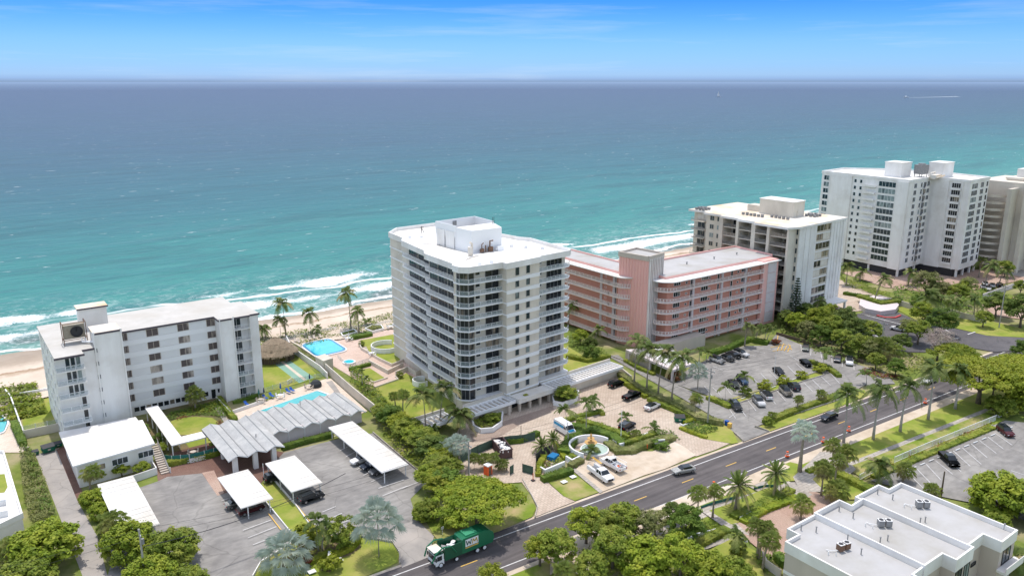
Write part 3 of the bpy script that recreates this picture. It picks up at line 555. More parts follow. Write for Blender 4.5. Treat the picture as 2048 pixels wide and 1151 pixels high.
for p in [[(-.05,-.06),(5.45,-.06)], [(5.45,2.84),(7.9,2.84)], [(13.5,11.54),(34.94,11.54)], [(34.94,11.54),(34.94,7.84)], [(34.94,7.84),(38.0,7.84)], [(38.4,7.84),(42.3,7.84)], [(42.5,8.24),(44.86,8.24)]]: b.wall(p, .12, 20.25, 20.68)
A.part('roof_edge', b, M['brownedge'])
boxes(A, 'pilaster', [(x, x+.25, 7.7, 8.0, 0, 21) for x in (35.1, 38.3)]+[(42.35, 42.55, 8.0, 9.9, 0, 20.25)], 'white')
F = A.face((13.2, 11.9), (35.2, 11.9))
for k in range(6):
    z = 18.45-2.93*k
    for a, wd in ((1.25, 1.3), (6.7, 2.4), (13.5, 2.4), (20.1, 1.9)): F.win(a, z, wd, 1.62, 2, 'beige', 'screen')
for k in range(7):
    b = MB(); b.box(13.2, 35.19, 11.76, 11.92, 17.1-2.93*k, 18.25-2.93*k); A.part('spandrel', b, M['white2']) if k < 6 else None
for k in range(6):
    for x0, x1 in ((15.9,19.7),(22.5,26.5),(29.3,33.1)):
        b = MB(); z = 19.8-2.93*k; b.box(x0, x1, 11.86, 11.9, z-1.4, z+.2)
        for i in range(int((x1-x0)/.15)): b.box(x0+i*.15, x0+i*.15+.05, 11.81, 11.86, z-1.4, z+.2)
        A.part('shutter_panel', b, M['white2'])
for i in range(13): F.win(2.2+i*1.3, 1.0, 1.05, 1.1, 1, 'white2', 'glass')
F.win(19.6, .1, 1.0, 2.3, 1, 'white2', 'glass', name='door'); F.win(21.1, 1.3, .5, 1.0, 1, 'white2', 'glass')
F = A.face((0, 1.6), (5.4, 1.6)); G = A.face((0, .1), (5.3, .1)); GL = A.face((0, 1.6), (0, .1))
for k in range(6):
    z = 17.6-2.93*k-.15; b = MB(); b.box(0, 5.35, .05, 1.59, z-.18, z); A.part('balcony_floor', b, M['white'])
    G.rail(.02, 5.25, z, 1.1, 'picket' if k > 4 else 'glass'); GL.rail(.03, 1.45, z, 1.1, 'glass')
    if k < 3:
        for j in range(3): F.win(2.0+j*1.0, z+.05, .75, 2.35, 1, 'white2', 'glassb', name='door')
    else: F.win(4.1, z+.05, .8, 2.2, 1, 'white2', 'glass', name='door')
F = A.face((0, 27), (0, 1.6))
for k in range(7):
    for a in (4, 10.5, 15.5, 21.5): F.win(a, 20.6-2.93*k-2.1, 1.1, 1.3, 1, 'white2', 'screen')
F = A.face((7.85, 3), (13.2, 3))
for k in range(7): F.win(-.0, 19.6-2.93*k, .42, .75, 1, 'mid', 'dark', name='vent_opening', hb=.5) if k < 6 else None
F = A.face((38.4, 9.8), (42.5, 9.8)); G = A.face((38.4, 8.1), (42.4, 8.1))
for k in range(7):
    z = 17.45-2.93*k; b = MB(); b.box(38.41, 42.36, 8.05, 9.79, z-.18, z); A.part('balcony_floor', b, M['white'])
    G.rail(.1, 3.9, z, 1.1, 'glass' if k > 3 else 'picket'); F.win(.3, z+.05, 1.9, 2.3, 2, 'white2', 'glassb', name='door')
A.finish()
o = empty('cooling_unit', 'big rusty framed cooling unit with a round fan standing on the white apartment roof', 'cooling unit', (20.0, 186.6, 20.6), R(0))
b = MB(); b.box(-2.1, 1.9, -.2, 1.8, 1.2, 4.2); b.build('casing', mat('weathered_casing', (.36,.32,.25), .7, (.26,.22,.17), sc=1.5), o)
b = MB(); b.lathe((0,0), [(1.05,0),(1.2,0),(1.2,.3),(1.05,.3)], 24); f_ = b.build('fan_shroud', M['dark'], o); f_.location = (.3, -.22, 2.7); f_.rotation_euler = (R(90), 0, 0)
b = MB(); b.disk((0,0), 1.1, -.03, .03, 20)
for k in range(8): b.box(-.05+1e-3*k, .05, 0, 1.05, .05, .1)
fb = b.build('fan_grille', M['dark'], o); fb.location = (.3, -.26, 2.7); fb.rotation_euler = (R(90), 0, 0)
b = MB()
for x in (-2.3, 2.1):
    for y in (-.7, 2.1): b.tube([(x,y,0),(x,y,4.7)], .09, 6)
    b.tube([(x,-.7,4.7),(x,2.1,4.7)], .08, 6); b.tube([(x,-.7,1.1),(x,2.1,1.1)], .08, 6)
b.tube([(-2.3,-.7,4.7),(2.1,-.7,4.7)], .08, 6); b.tube([(-2.3,-.7,1.1),(2.1,-.7,1.1)], .08, 6); b.build('frame', M['rust'], o)
b = MB(); b.tube([(1,-1,1.2),(1,-1.2,.5),(2.6,-2.6,.5),(3.4,-4.2,.5)], .17, 8); b.tube([(1.6,-1,1.2),(1.6,-1.2,.5),(3.1,-2.4,.5),(3.9,-4,.5)], .17, 8); b.build('pipe', M['white2'], o)
# ---------------------------------------------------------------- the low annexe in front of it
X_ = Bld('annexe_house', 'white annexe house with a bright flat roof, in front of the long white block', 'house', (13.5, 158.9), 0)
b = MB(); b.prism([(.7,.7),(14.2,1.7),(14.2,16),(.7,17.5)], 0, 4.7); X_.part('wall', b, M['white'])
b = MB(); b.prism([(0,0),(14.8,1.4),(15.4,15.1),(14.6,15.2),(14.5,17.6),(0,18.6)], 4.75, 5.05, 0, 1); X_.part('roof', b, [M['white2'], M['roofw']])
F = X_.face((.7, .7), (14.2, 1.7))
F.win(6.1, 2.6, 2.8, 1.2, 3, 'white2', 'glassb'); F.win(10.9, 2.6, 2.8, 1.2, 3, 'white2', 'glassb'); F.win(3.6, 2.6, 1.2, 1.1, 1, 'white2', 'glass')
b = MB(); b.wall([(8.6,-3.2),(13.9,-2.2),(13.9,1.4)], .2, 0, 1.5); X_.part('terrace_wall', b, M['white'])
b = MB()
for i in range(14): b.box(14.5, 16.1, -3.0+i*.62, -3.0+i*.62+.45, .22*i+.1, .22*i+.28)
X_.part('stair', b, M['beige']); b = MB(); b.add([(16.1,-3.2,0),(16.1,6,0),(16.1,6,4.2),(16.1,-3.2,1.1)], [(0,1,2,3)]); b.box(16.12, 16.3, -3.2, -3.0, 0, 1.2); X_.part('stair_wall', b, M['white'])
X_.finish()
# ---------------------------------------------------------------- covered walkway
o = empty('covered_walkway', 'white L-shaped covered walkway on thin posts, joining the white block and the folded roof', 'walkway canopy', (31.6, 162), 0)
b = MB(); b.box(0, 2.7, 1.2, 23.5, 2.95, 3.15); b.box(0.02, 7.4, -.4, 2.8, 2.90, 3.12); b.build('roof', M['roofw'], o)
for x, y in [(.2,23),(.2,18),(.2,13.5),(.2,9),(.2,4.5),(.2,.0),(2.5,13.5),(2.5,8.5),(2.5,4.3),(6.8,0)]: MB().box(x-.1, x+.1, y-.1, y+.1, 0, 2.95).build('post', M['white2'], o)
# ---------------------------------------------------------------- folded-roof pavilion
o = empty('folded_roof_pavilion', 'low pavilion with a folded grey shingle roof and white piers beside the narrow pool', 'pavilion', (38.5, 146.5), 0)
M['fold_shade'] = mat('fold_shade_line', (.30,.31,.31), .9, (.24,.25,.25), sc=3)  # dark strips along ridges and valleys, painted in for the weak fold shading
def folds(x0, x1, y0, y1, n, z, amp, t=.22):
    b = MB(); w_ = (x1-x0)/n; P_ = []
    for i in range(2*n+1): P_.append((x0+i*w_/2, z+(amp if i % 2 else 0)))
    for i in range(2*n):
        (xa, za), (xb, zb) = P_[i], P_[i+1]
        b.add([(xa,y0,za),(xb,y0,zb),(xb,y1,zb),(xa,y1,za),(xa,y0,za-t),(xb,y0,zb-t),(xb,y1,zb-t),(xa,y1,za-t)], [(0,1,2,3),(7,6,5,4)], 0)
        b.add([(xa,y0,za),(xb,y0,zb),(xa,y0,za-t),(xb,y0,zb-t)], [(0,2,3,1)], 1); b.add([(xa,y1,za),(xb,y1,zb),(xa,y1,za-t),(xb,y1,zb-t)], [(0,1,3,2)], 1)
        for (x, z_) in ((x0, z), (x1, z)): b.add([(x,y0,z_),(x,y1,z_),(x,y1,z_-t),(x,y0,z_-t)], [(0,1,2,3)], 1)
    for i in range(2*n+1):
        if 0 < i < 2*n: b.box(P_[i][0]-.07, P_[i][0]+.07, y0+.02, y1-.02, P_[i][1]-.03, P_[i][1]+(.07 if i % 2 else .12), 2)
    return b
folds(0, 11.3, 0, 18.4, 3, 3.6, .8).build('porch_roof', [M['shingle'], M['rail'], M['fold_shade']], o); folds(11.3, 33.2, 8, 21.4, 6, 2.85, .8).build('roof', [M['shingle'], M['rail'], M['fold_shade']], o)
for x in (1.6, 5.6, 9.4):
    MB().box(x-.45, x+.45, .9, 1.8, 0, 3.6).build('pier', M['white'], o); MB().box(x-.4, x+.4, 9, 9.8, 0, 3.6).build('pier', M['white'], o)
MB().box(11.6, 32.6, 9.2, 9.5, 0, 3.0).build('wall', M['palepink'], o)
for i in range(6): MB().box(11.8+i*3.6, 11.92+i*3.6, 9.1, 9.2, 0, 2.9).build('wall_batten', M['white2'], o)
MB().box(32.0, 32.3, 9.5, 20.8, 0, 2.9).build('wall', M['white'], o); MB().box(11.6, 32, 19.5, 19.7, 0, 2.9).build('wall', M['cream'], o)
vents([(60.6,165.5),(46.5,154)], 3.4, 'small black pipe vent on the grey folded shingle roof', 'vent', 'pipe', 'pipe vents on the folded roof')
# ---------------------------------------------------------------- carports
def carport(x0, x1, y0, y1, label, nxp, notch=0):
    o = empty('carport', label, 'carport', ((x0+x1)/2, (y0+y1)/2, 0), 0, 'white ribbed carports'); wx = (x1-x0)/2; wy = (y1-y0)/2
    b = MB(); b.box(-wx, wx, -wy, wy-notch, 2.55, 2.7, 0)
    if notch: b.box(-wx+2.4, wx, wy-notch, wy, 2.551, 2.699, 0)
    n = int((y1-y0)/.45)
    for i in range(n):
        y = -wy+(i+.5)*(2*wy-notch)/n; b.box(-wx+.05, wx-.05, y-.06, y+.06, 2.7, 2.75 if i % 4 else 2.79, 0)
    b.build('roof', M['roofw'], o)
    for x in (-wx+.12, wx-.12): MB().box(x-.05, x+.05, -wy+.1, wy-notch-.1, 2.35, 2.54).build('beam', M['white2'], o)
    n = max(2, int((y1-y0)/5.3)+1)
    for i in range(n):
        y = -wy+.4+i*(2*wy-notch-.8)/(n-1)
        for x in nxp: MB().box(x-.08, x+.08, y-.08, y+.08, 0, 2.36).build('post', M['white2'], o)
carport(16.5, 22.6, 132.2, 153.5, 'white carport between the two-storey annexe and the leafy trees, leftmost of the white carports', (-2.3, 2.3))
carport(35.3, 41.1, 129.2, 143, 'short white carport sheltering the maroon SUV, left of the lawn strip', (-1.6, 2.3), 0)
carport(44.6, 50.6, 129.5, 143.4, 'short white carport right of the lawn strip, beside the dark parked SUV', (-2.6, 2.6), 0)
carport(61.4, 67.1, 126.5, 151.9, 'longest white carport, standing beside the tree row between the two properties', (-2.2, 2.4))
# ---------------------------------------------------------------- thatched hut
hx, hy = at(552, 719)
o = empty('thatched_hut', 'round thatched hut with dark posts at the corner of the lawn beside the big pool', 'hut', (hx, hy, 0))
random.seed(5); b = MB(); n = 28; prof = [(6.2,2.5),(5.0,3.5),(3.4,4.8),(1.6,5.9),(.15,6.6)]
for r, z in prof:
    for k in range(n): rr = r*(1+random.uniform(-.03,.03)); b.v.append((rr*cos(2*pi*k/n), rr*.85*sin(2*pi*k/n), z+random.uniform(-.12,.12)))
for i in range(len(prof)-1):
    for k in range(n): b.f.append((i*n+k, i*n+(k+1) % n, (i+1)*n+(k+1) % n, (i+1)*n+k)); b.m.append(0)
for k in range(260):
    a = random.uniform(0, 2*pi); r = random.choice([6.1, 6.2, 4.6, 3.0]); z = {6.1:2.6, 6.2:2.5, 4.6:3.9, 3.0:5.1}[r]; w_ = .25; c_, s_ = cos(a), sin(a)
    b.add([(r*c_-w_*s_, .85*r*s_+w_*c_, z+.1),(r*c_+w_*s_, .85*r*s_-w_*c_, z+.1),((r+.35)*c_, .85*(r+.35)*s_, z-.45)], [(0,1,2)])
b.build('thatch_roof', M['thatch'], o)
for k in range(10): a = 2*pi*k/10; MB().tube([(4.9*cos(a), 4.1*sin(a), 0),(4.9*cos(a), 4.1*sin(a), 3.3)], .14, 7).build('post', M['wood'], o)
b = MB()
for k in range(60):
    a = 2*pi*k/60
    if k % 15 < 3: continue
    b.box(4.95*cos(a)-.2, 4.95*cos(a)+.2, 4.15*sin(a)-.05+.002*k, 4.15*sin(a)+.05, .02, 1.9)
b.build('side_screen', M['wood'], o)
# ================================================================ B. the tower
S = .9467
T = Bld('residential_tower', 'tall cream tower with white balcony bands and bright white roof, left of the pink building', 'apartment tower', (92.9, 143.8), 4)
sc_ = lambda P_: [(x*S, y*S) for x, y in P_]
OUT = sc_([(-1.4,4.3),(-1.4,2.0),(0.1,.2),(9.6,-.7),(9.6,-2.3),(20.8,-1.9),(20.8,-1.2),(31.4,-1.1),(33,.1),(34.9,18),(33.4,21.3),(32.8,27.7),(30,54),(28.2,55),(15,55.3),(9.5,50.6),(8,40.7),(5.8,37.9),(3,22.8),(1,19.7),(-.3,5.8)])
CORE = sc_([(-1.2,4.3),(1.4,1.9),(9.7,1.0),(9.7,-2.1),(20.7,-1.7),(20.7,1.2),(31,1.2),(32.6,1.5),(34.7,18),(33.2,21.3),(32.6,27.7),(29.8,53.8),(28.2,54.8),(15.1,55.1),(9.7,50.5),(8.2,40.8),(7.6,37.9),(4.9,22.8),(2.9,19.7),(1.4,6.6),(-.2,5.8)])
ROOF = 35.4
b = MB(); b.prism(CORE, 0, 33.95); T.part('wall', b, M['cream'])
FZ = [3.8+2.77*k for k in range(11)]
for k, z in enumerate(FZ):
    b = MB(); b.prism(OUT, z-.26, z); T.part('floor_slab', b, M['white2'])
b = MB(); b.prism(OUT, 33.97, 34.5, 0); T.part('roof_slab', b, M['roofw'])
b = MB(); b.wall(OUT+[OUT[0]], .3, 33.95, ROOF); T.part('parapet', b, M['white'])
def fset(p, q): return T.face((p[0]*S, p[1]*S), (q[0]*S, q[1]*S))
f_front1 = fset((1.4,1.9),(9.7,1.0)); f_r1 = fset((.25,.35),(9.6,-.6)); f_mid = fset((9.7,-2.12),(20.7,-1.72)); f_fr = fset((20.7,1.2),(31,1.2)); f_rr = fset((20.8,-1.1),(31.3,-1.0)); f_rr2 = fset((31.3,-1.0),(32.9,.15))
f_c1 = fset((-1.32,2.0),(.1,.3)); f_left0 = fset((-.2,5.8),(-1.2,4.3)); f_c0 = fset((-1.38,3.4),(-1.38,2.05))
f_l1 = fset((3,20.7),(1.4,6.6)); f_lr1 = fset((1.05,19.6),(-.25,6.0)); f_l2 = fset((7.4,37.0),(5.1,23.8)); f_lr2 = fset((5.75,37.8),(3.05,23.0))
for f0 in (T,): pass
b = MB(); b.prism(sc_([(-1.05,4.2),(-1.05,2.2),(.3,.75),(1.9,.65),(1.9,3.2)]), 0, 33.94); T.part('corner_bay', b, M['cream'])
for k in range(11):
    z = FZ[k]-.02; c = k
    g = fset((-1.08,3.3),(-1.08,2.15)); g.win(.05, z+.05, .95, 2.4, 1, 'mid', 'glass', off=.02)
    g = fset((-1.06,2.15),(.3,.68)); g.win(.08, z+.05, 1.7, 2.4, 2, 'mid', 'glass', off=.02)
    g = fset((.35,.63),(1.9,.5)); g.win(.05, z+.05, 1.3, 2.4, 1, 'mid', 'glass', off=.02)
    f_front1.win(1.7, z+1.35, 1.15, .8, 1, 'white2', 'glass'); f_front1.win(4.4, z+.05, 3.5, 2.45, 2, 'mid', 'glass')
    f_mid.win(2.8, z+.6, 1.0, 1.9, 1, 'mid', 'glassb'); f_mid.win(6.2, z+.6, 1.0, 1.9, 1, 'mid', 'glassb')
    f_fr.win(1.9, z+1.3, 1.2, .8, 1, 'white2', 'glass'); f_fr.win(4.8, z+.05, 4.9, 2.4, 4, 'mid', 'glass')
    f_l1.win(9.3, z+.1, 3.8, 2.35, 3, 'mid', 'glass'); f_l1.win(4.7, z+.1, 4.1, 2.35, 3, 'mid', 'glass'); f_l1.win(.4, z+.1, 3.8, 2.35, 3, 'mid', 'glass')
    f_l2.win(6.5, z+.1, 5.9, 2.35, 4, 'mid', 'glass'); f_l2.win(.3, z+.1, 5.7, 2.35, 4, 'mid', 'glass')
for k in range(11):
    z = FZ[k]
    if k == 0: continue
    f_c1.rail(.0, f_c1.L, z, 1.05, 'glass'); f_c0.rail(0, f_c0.L, z, 1.05, 'glass')
    f_r1.rail(.05, f_r1.L, z, 1.0, 'glass'); f_rr.rail(.1, f_rr.L, z, 1.0, 'glass'); f_rr2.rail(0, f_rr2.L, z, 1.0, 'glass')
    f_lr1.rail(0, f_lr1.L, z, 1.0, 'picket', gap=.3); f_lr2.rail(0, f_lr2.L, z, 1.0, 'picket', gap=.3)
    b = MB(); b.M = Matrix.Translation(f_mid.loc(0, z-.75, .0)) @ Matrix.Rotation(f_mid.rz, 4, 'Z'); b.box(-.0, f_mid.L, -.16, .02, 0, .8); T.part('spandrel', b, M['white2'])
    for a in (.2, 4.4, 9.0):
        p0 = f_lr1.loc(f_lr1.L-a-.1, z)
    b = MB(); 
    for f_ in (f_lr1, f_lr2):
        b.M = Matrix.Translation(f_.loc(0, z)) @ Matrix.Rotation(f_.rz, 4, 'Z'); b.box(0, f_.L, -.10, .02, -.27, .0)
        b.add([(0,-1.1,.35),(0,0,1.5),(0,.0,1.42),(0,-1.1,.27)], [(0,1,2,3),(3,2,1,0)])
    T.part('balcony_edge', b, M['white2'])
b = MB(); b.prism(sc_([(10.5,50.6),(28,51.5),(30.5,26),(22,9.5),(10,9)]), 34.5, 34.55); T.part('roof_patch', b, M['roofw'])
px = lambda P_: [(x*.96-1.0, y*.96-1.2) for x, y in P_]
b = MB(); b.prism([(12,14.5),(20.6,13.6),(23.2,20.2),(11.8,20.9)], 34.5, 40.1, 0, 1); T.part('penthouse', b, [M['white2'], M['roofw']])
b = MB(); b.prism([(11.8,20.92),(23.2,20.25),(24.2,29.4),(11.9,29.5)], 34.5, 37.6, 0, 1); b.wall([(11.75,20.9),(11.85,29.5),(24.2,29.4),(23.2,20.3)], .22, 37.5, 40.5, 0); T.part('penthouse_enclosure', b, [M['white2'], M['roofg']])
for y in (21.3, 25.4): T.part('louvre_panel', MB().box(11.5, 11.68, y, y+3.5, 34.6, 38.9), M['white'])
T.part('penthouse_window', MB().box(17.0, 18.2, 29.2, 29.3, 38.8, 40.0), M['mid'])
T.finish()
def machine(name, label, cat, x, y, z, bl, m):
    b = MB(); bl(b); o = b.build(name, M[m]); o.location = (x, y, z); return tag(o, label, cat)
p_ = local(T, 9.9, 12.6); machine('roof_boiler', 'rust-stained white boiler flue beside the penthouse on the tower roof', 'boiler flue', p_[0], p_[1], 34.5, lambda b: (b.tube([(0,0,0),(0,0,2.2)], .5, 12), b.tube([(.9,.5,0),(.9,.5,2.8),(.3,.3,3.2)], .28, 8)), 'roofy')
p_ = local(T, 14.0, 13.2); machine('roof_pump', 'pair of rusty pump units with pipes against the penthouse wall on the tower roof', 'pump', p_[0], p_[1], 34.5, lambda b: (b.box(-.4,.5,-.3,.3,0,1.1), b.tube([(0,0,1.1),(0,0,2.2),(.5,0,2.5)], .12, 7), b.tube([(1.2,.1,0),(1.2,.1,1.8)], .16, 7), b.box(.3,3.2,-.2,.2,.1,.3), b.box(2.0,3.2,-.3,.3,0,1.3), b.tube([(2.4,0,1.3),(2.4,0,2.8),(3.3,0,2.8)], .18, 7)), 'rust')
p_ = local(T, 19.2, 12.6); machine('roof_cabinet', 'grey equipment cabinet at the right foot of the penthouse on the tower roof', 'cabinet', p_[0], p_[1], 34.5, lambda b: (b.box(-.9,.9,-.4,.4,0,1.2), b.box(-1.2,-.95,-.2,.2,0,.8), b.tube([(1.1,0,0),(1.1,0,1.9)], .08, 6)), 'white2')
p_ = local(T, 21.0, 17.8); machine('ladder', 'dark access ladder on top of the tower penthouse', 'ladder', p_[0], p_[1], 40.1, lambda b: (b.box(0,.06,0,.06,0,2.0), b.box(.5,.56,0,.06,0,2.0), [b.box(.06,.5,0,.05,.3*i+.15,.3*i+.2) for i in range(6)]), 'dark')
vents([local(T,*p) for p in [(11.2,41),(13.6,39),(24.5,14.5),(26.3,11.0),(9,3.2),(5.6,3.2),(28.5,7.2)]], 34.5, 'mushroom-shaped vent on the bright white tower roof', 'vent', 'dish', 'mushroom vents on the tower roof')
for i, P_ in enumerate([[(11,30),(7,33),(5,38)],[(11.3,14),(10.6,20),(11.2,28)],[(13,13),(16,12.2),(20,12.4)],[(6,9),(9,10.5),(11.5,11)]]):
    b = MB(); b.tube([(*local(T,*q), 34.75) for q in P_], .07, 5); tag(b.build('roof_pipe', M['mid']), ['thin grey pipe running to the far left vents of the tower roof','dark pipe along the foot of the tower penthouse left wall','thin pipe along the foot of the tower penthouse front wall','short pipe near the front corner of the tower roof'][i], 'pipe')
p_ = local(T, 17.5, 45); machine('antenna', 'black metal antenna bracket near the far left parapet of the tower roof', 'antenna', p_[0], p_[1], 34.5, lambda b: (b.tube([(0,0,0),(.3,0,1.9)], .1, 6), b.tube([(1.0,0,0),(.3,0,1.2)], .08, 6), b.box(-.3,.9,-.05,.05,1.5,1.65)), 'dark')
# tower podium: portico, pergolas, planters
o = empty('entrance_portico', 'flat white entrance portico on brown columns at the foot of the cream tower', 'portico', (92.9, 143.8, 0), R(4))
b = MB(); b.box(9.6, 20.6, -6.0, -2.25, 2.75, 3.2, 0); b.wall([(9.7,-2.4),(9.7,-6.0),(20.5,-6.0),(20.5,-2.4)], .3, 2.4, 3.55, 0); b.build('roof', [M['roofw']], o)
for x in (7.2, 10.4, 13.6, 16.8, 19.8): MB().box(x-.3, x+.3, -5.5, -4.9, 0, 2.4 if x > 9 else 2.3).build('column', M['beige'], o)
MB().box(9.8, 20.4, -2.6, -2.4, 0, 2.7).build('glass_front', M['glass'], o)
MB().box(12.5, 13.6, -4.8, -4.0, 3.21, 3.4).build('roof_drain', M['lf_yellow'], o)
def pergola(lab, x0, x1, y0, y1, z, n, side='front', wallm='cream'):
    o = empty('pergola', lab, 'pergola', (92.9, 143.8, 0), R(4), 'white pergolas along the tower front'); b = MB()
    b.box(x0, x1, y0, y0+.3, z-.5, z+.15); b.box(x0, x1, y1-.3, y1, z-.5, z+.15); b.box(x0, x0+.25, y0, y1, z-.48, z+.13); b.box(x1-.25, x1, y0, y1, z-.48, z+.13); b.build('frame', M['white2'], o)
    for i in range(n): x = x0+(i+.7)*(x1-x0)/(n+.4); MB().box(x-.12, x+.12, y0+.3, y1-.3, z-.3, z+.08).build('beam', M['white2'], o)
    MB().box(x0+.3, x1-.3, y0+.35, y1-.35, z-.62, z-.52).build('soffit', M['cream'], o)
    MB().box(x0, x1, y1-.05, y1+.2, 0, z+.9).build('back_wall', M[wallm], o)
    if side == 'front': MB().box(x0+.4, x1-.5, y0+1.1, y0+1.3, 0, z-.5).build('wall', M['cream'], o)
pergola('white slatted pergola right of the entrance portico, reaching the boundary hedge', 20.8, 45.8, -5.7, -.9, 3.0, 22)
pergola('white slatted pergola left of the entrance portico, behind the curved planter', -3.0, 9.4, -5.3, -.95, 3.0, 9)
pergola('lower white pergola at the far left of the tower garden, behind two leaning palms', -15.8, -6.6, -3.4, 1.2, 2.5, 6, 'x')
b = MB(); w0 = [at(1210,775), at(1240,758)]
def planter(lab, pts, h, dirt, name='planter', wm='white2'):
    poly = [at(*p) for p in pts]; o = empty(name, lab, 'planter', (poly[0][0], poly[0][1], 0)); ox, oy = poly[0]
    loc_ = [(x-ox, y-oy) for x, y in poly]; MB().wall(loc_+[loc_[0]], .3, 0, h).build('wall', M[wm], o); MB().flat(loc_, h-.15).build('soil', M[dirt], o); return poly
PL1 = planter('curved white planter filled with shrubs in front of the left pergola', [(945,845),(948,860),(962,867),(985,865),(1003,852),(1005,832),(975,838)], 1.3, 'mulch')
PL2 = planter('white angled planter with a round tree in front of the right pergola', [(1104,800),(1108,811),(1125,814),(1152,805),(1157,790),(1135,788)], 1.3, 'mulch')
PL3 = planter('stone planter with low green plants by the beach guardrail, left of two', [(682,670),(708,663),(714,668),(686,676)], .9, 'mulch')
PL4 = planter('stone planter with low green plants by the beach guardrail, right of two', [(731,661),(745,667),(767,661),(762,654),(745,654)], .9, 'mulch')
# ================================================================ C. the pink building
K = Bld('pink_apartment_building', 'pink apartment building with curved white galleries and a tall ribbed tower, right of cream tower', 'apartment building', (162.5, 149), 0)
b = MB(); b.prism([(1.6,1.4),(43.4,1.4),(43.4,1.2),(50.6,1.2),(52,18.5),(1.6,18.5)], 0, 20.2, 0); K.part('wall', b, M['salmon'])
b = MB(); b.prism([(-4.2,13),(4,13),(4,48),(-4.6,48)], 0, 20.3, 0); K.part('wall', b, M['salmon'])
b = MB(); b.box(43.4, 50.8, .2, 3, 0, 20.9); b.box(50.79, 50.85, 3, 18.4, 0, 20.5); K.part('end_wall', b, M['pink'])
b = MB()
for k in range(6): b.box(45.6, 49.8, .08, .19, 17.3-3.22*k-.2, 17.3-3.22*k+2.6); b.box(45.5, 49.9, .02, .2, 17.3-3.22*k-.45, 17.3-3.22*k-.2)
K.part('lattice_panel', b, M['palepink'])
# right wing galleries with a rounded corner: arc joins the facade to the ribbed tower
def arc(cx_, cy_, r, a0, a1, n=7): return [(cx_+r*cos(R(a0+(a1-a0)*i/n)), cy_+r*sin(R(a0+(a1-a0)*i/n))) for i in range(n+1)]
GR = arc(3.6, 4.1, 4.2, 180, 270)+[(43.3,-.1)]
GL_ = [(-6.2,47.5),(-6.2,17.2)]+arc(-3.0, 13.4, 3.2, 180, 262, 6)
for k in range(7):
    z = 17.5-3.22*k
    if k < 6:
        b = MB(); b.prism(GR+[(43.3,2),(-.6,6)], z-.22, z); K.part('gallery_floor', b, M['white'])
        b = MB(); b.prism(GL_+[(-2.6,13),(-2.6,47.5)], z-.22, z); K.part('gallery_floor', b, M['white'])
        for path in (GR, GL_):
            b = MB()
            for i in range(len(path)-1):
                a = Vector(path[i]); c = Vector(path[i+1]); L = (c-a).length; b.M = Matrix.Translation((a.x, a.y, z)) @ Matrix.Rotation(math.atan2(c.y-a.y, c.x-a.x), 4, 'Z')
                b.box(0, L, -.06, .06, 1.0, 1.09); b.box(0, L, -.11, .05, -.24, .02); n = max(1, round(L/.36))
                for j in range(n): x = (j+.5)*L/n; b.box(x-.035, x+.035, -.03, .03, .02, 1.0)
                n = max(1, round(L/1.9))
                for j in range(n+1): x = j*L/n; b.box(x-.08, x+.08, -.06, .06, 0, 1.05)
            b.M = None; K.part('gallery_railing', b, M['pinkrail'])
F = K.face((1.6, 1.4), (43.4, 1.4)); FL = K.face((-4.22, 47.5), (-4.22, 13.2))
for k in range(7):
    z = 17.5-3.22*k
    for a, wd, nm, h in ((2.6,2.6,3,1.3),(7.5,.7,1,.55),(9.6,.6,1,1.9),(14.3,2.9,3,1.2),(17.6,.6,1,.5),(21.5,.7,1,2.0),(27.6,.8,1,2.0),(30.6,.7,1,.5),(32.6,2.8,3,1.2),(36.5,.6,1,.5)):
        if z < -1: z = 0
        F.win(a, z+(.1 if h > 1.5 else 1.1), wd, h, nm, 'rail', 'glass' if (a*7+k) % 3 else 'palepink', name='door' if h > 1.5 else 'window')
    for a, wd, nm, h in ((4,1.8,2,1.1),(10,.7,1,2),(13.5,.7,1,.5),(17.5,1.8,2,1.1),(23,1.8,2,1.2),(26.5,.7,1,.5),(30.5,.9,1,2.0),(33.0,.8,1,2.0)):
        FL.win(a, z+(.1 if h > 1.5 else 1.1), wd, h, nm, 'rail', 'glass', name='door' if h > 1.5 else 'window')
boxes(K, 'duct', [(a, a+.8, .9, 1.4, 0, 20) for a in (11.8, 24.5, 35.5)]+[(-4.5, -4.2, y, y+.9, 0, 20) for y in (16.5, 22)], 'palepink')
EA = arc(3.4, 4.0, 5.0, 180, 270)+[(43.6,-1.0),(43.6,-.6),(51.2,-.6),(51.2,3.2),(-.5,4.6)]
b = MB(); b.prism(EA, 20.3, 20.55, 0); K.part('eave', b, M['roofw'])
b = MB(); b.prism([(-7,48),(-7,17.5)]+arc(-3.0, 13.6, 4.0, 180, 265, 6)+[(-2.6,13),(-2.6,48)], 20.35, 20.6, 0); K.part('eave', b, M['roofw'])
b = MB(); b.prism([(2.2,2.8),(51,2.8),(52.4,18.8),(2.2,18.8)], 20.5, 21.3, 0, 1); b.wall([(2.3,18.6),(52.2,18.6),(50.9,3)], .35, 21.3, 21.8, 0); K.part('roof', b, [M['pink'], M['roofg']])
b = MB(); b.prism([(-3.9,12),(4.3,12),(4.3,48.5),(-3.9,48.5)], 20.62, 21.35, 0, 1); b.wall([(4.2,13),(4.2,48)], .35, 21.3, 21.8, 0); K.part('roof', b, [M['pink'], M['roofg']])
tw = [(-3.1,4.7),(4.4,6.2),(3.2,16.0),(-4.9,14.6)]
b = MB(); b.prism(tw, 0, 26.9, 0); b.wall(tw+[tw[0]], .5, 26.2, 27.6, 1); b.flat(tw, 27.0, 2); K.part('ribbed_tower', b, [M['pink'], M['beige'], M['roofg']])
b = MB()
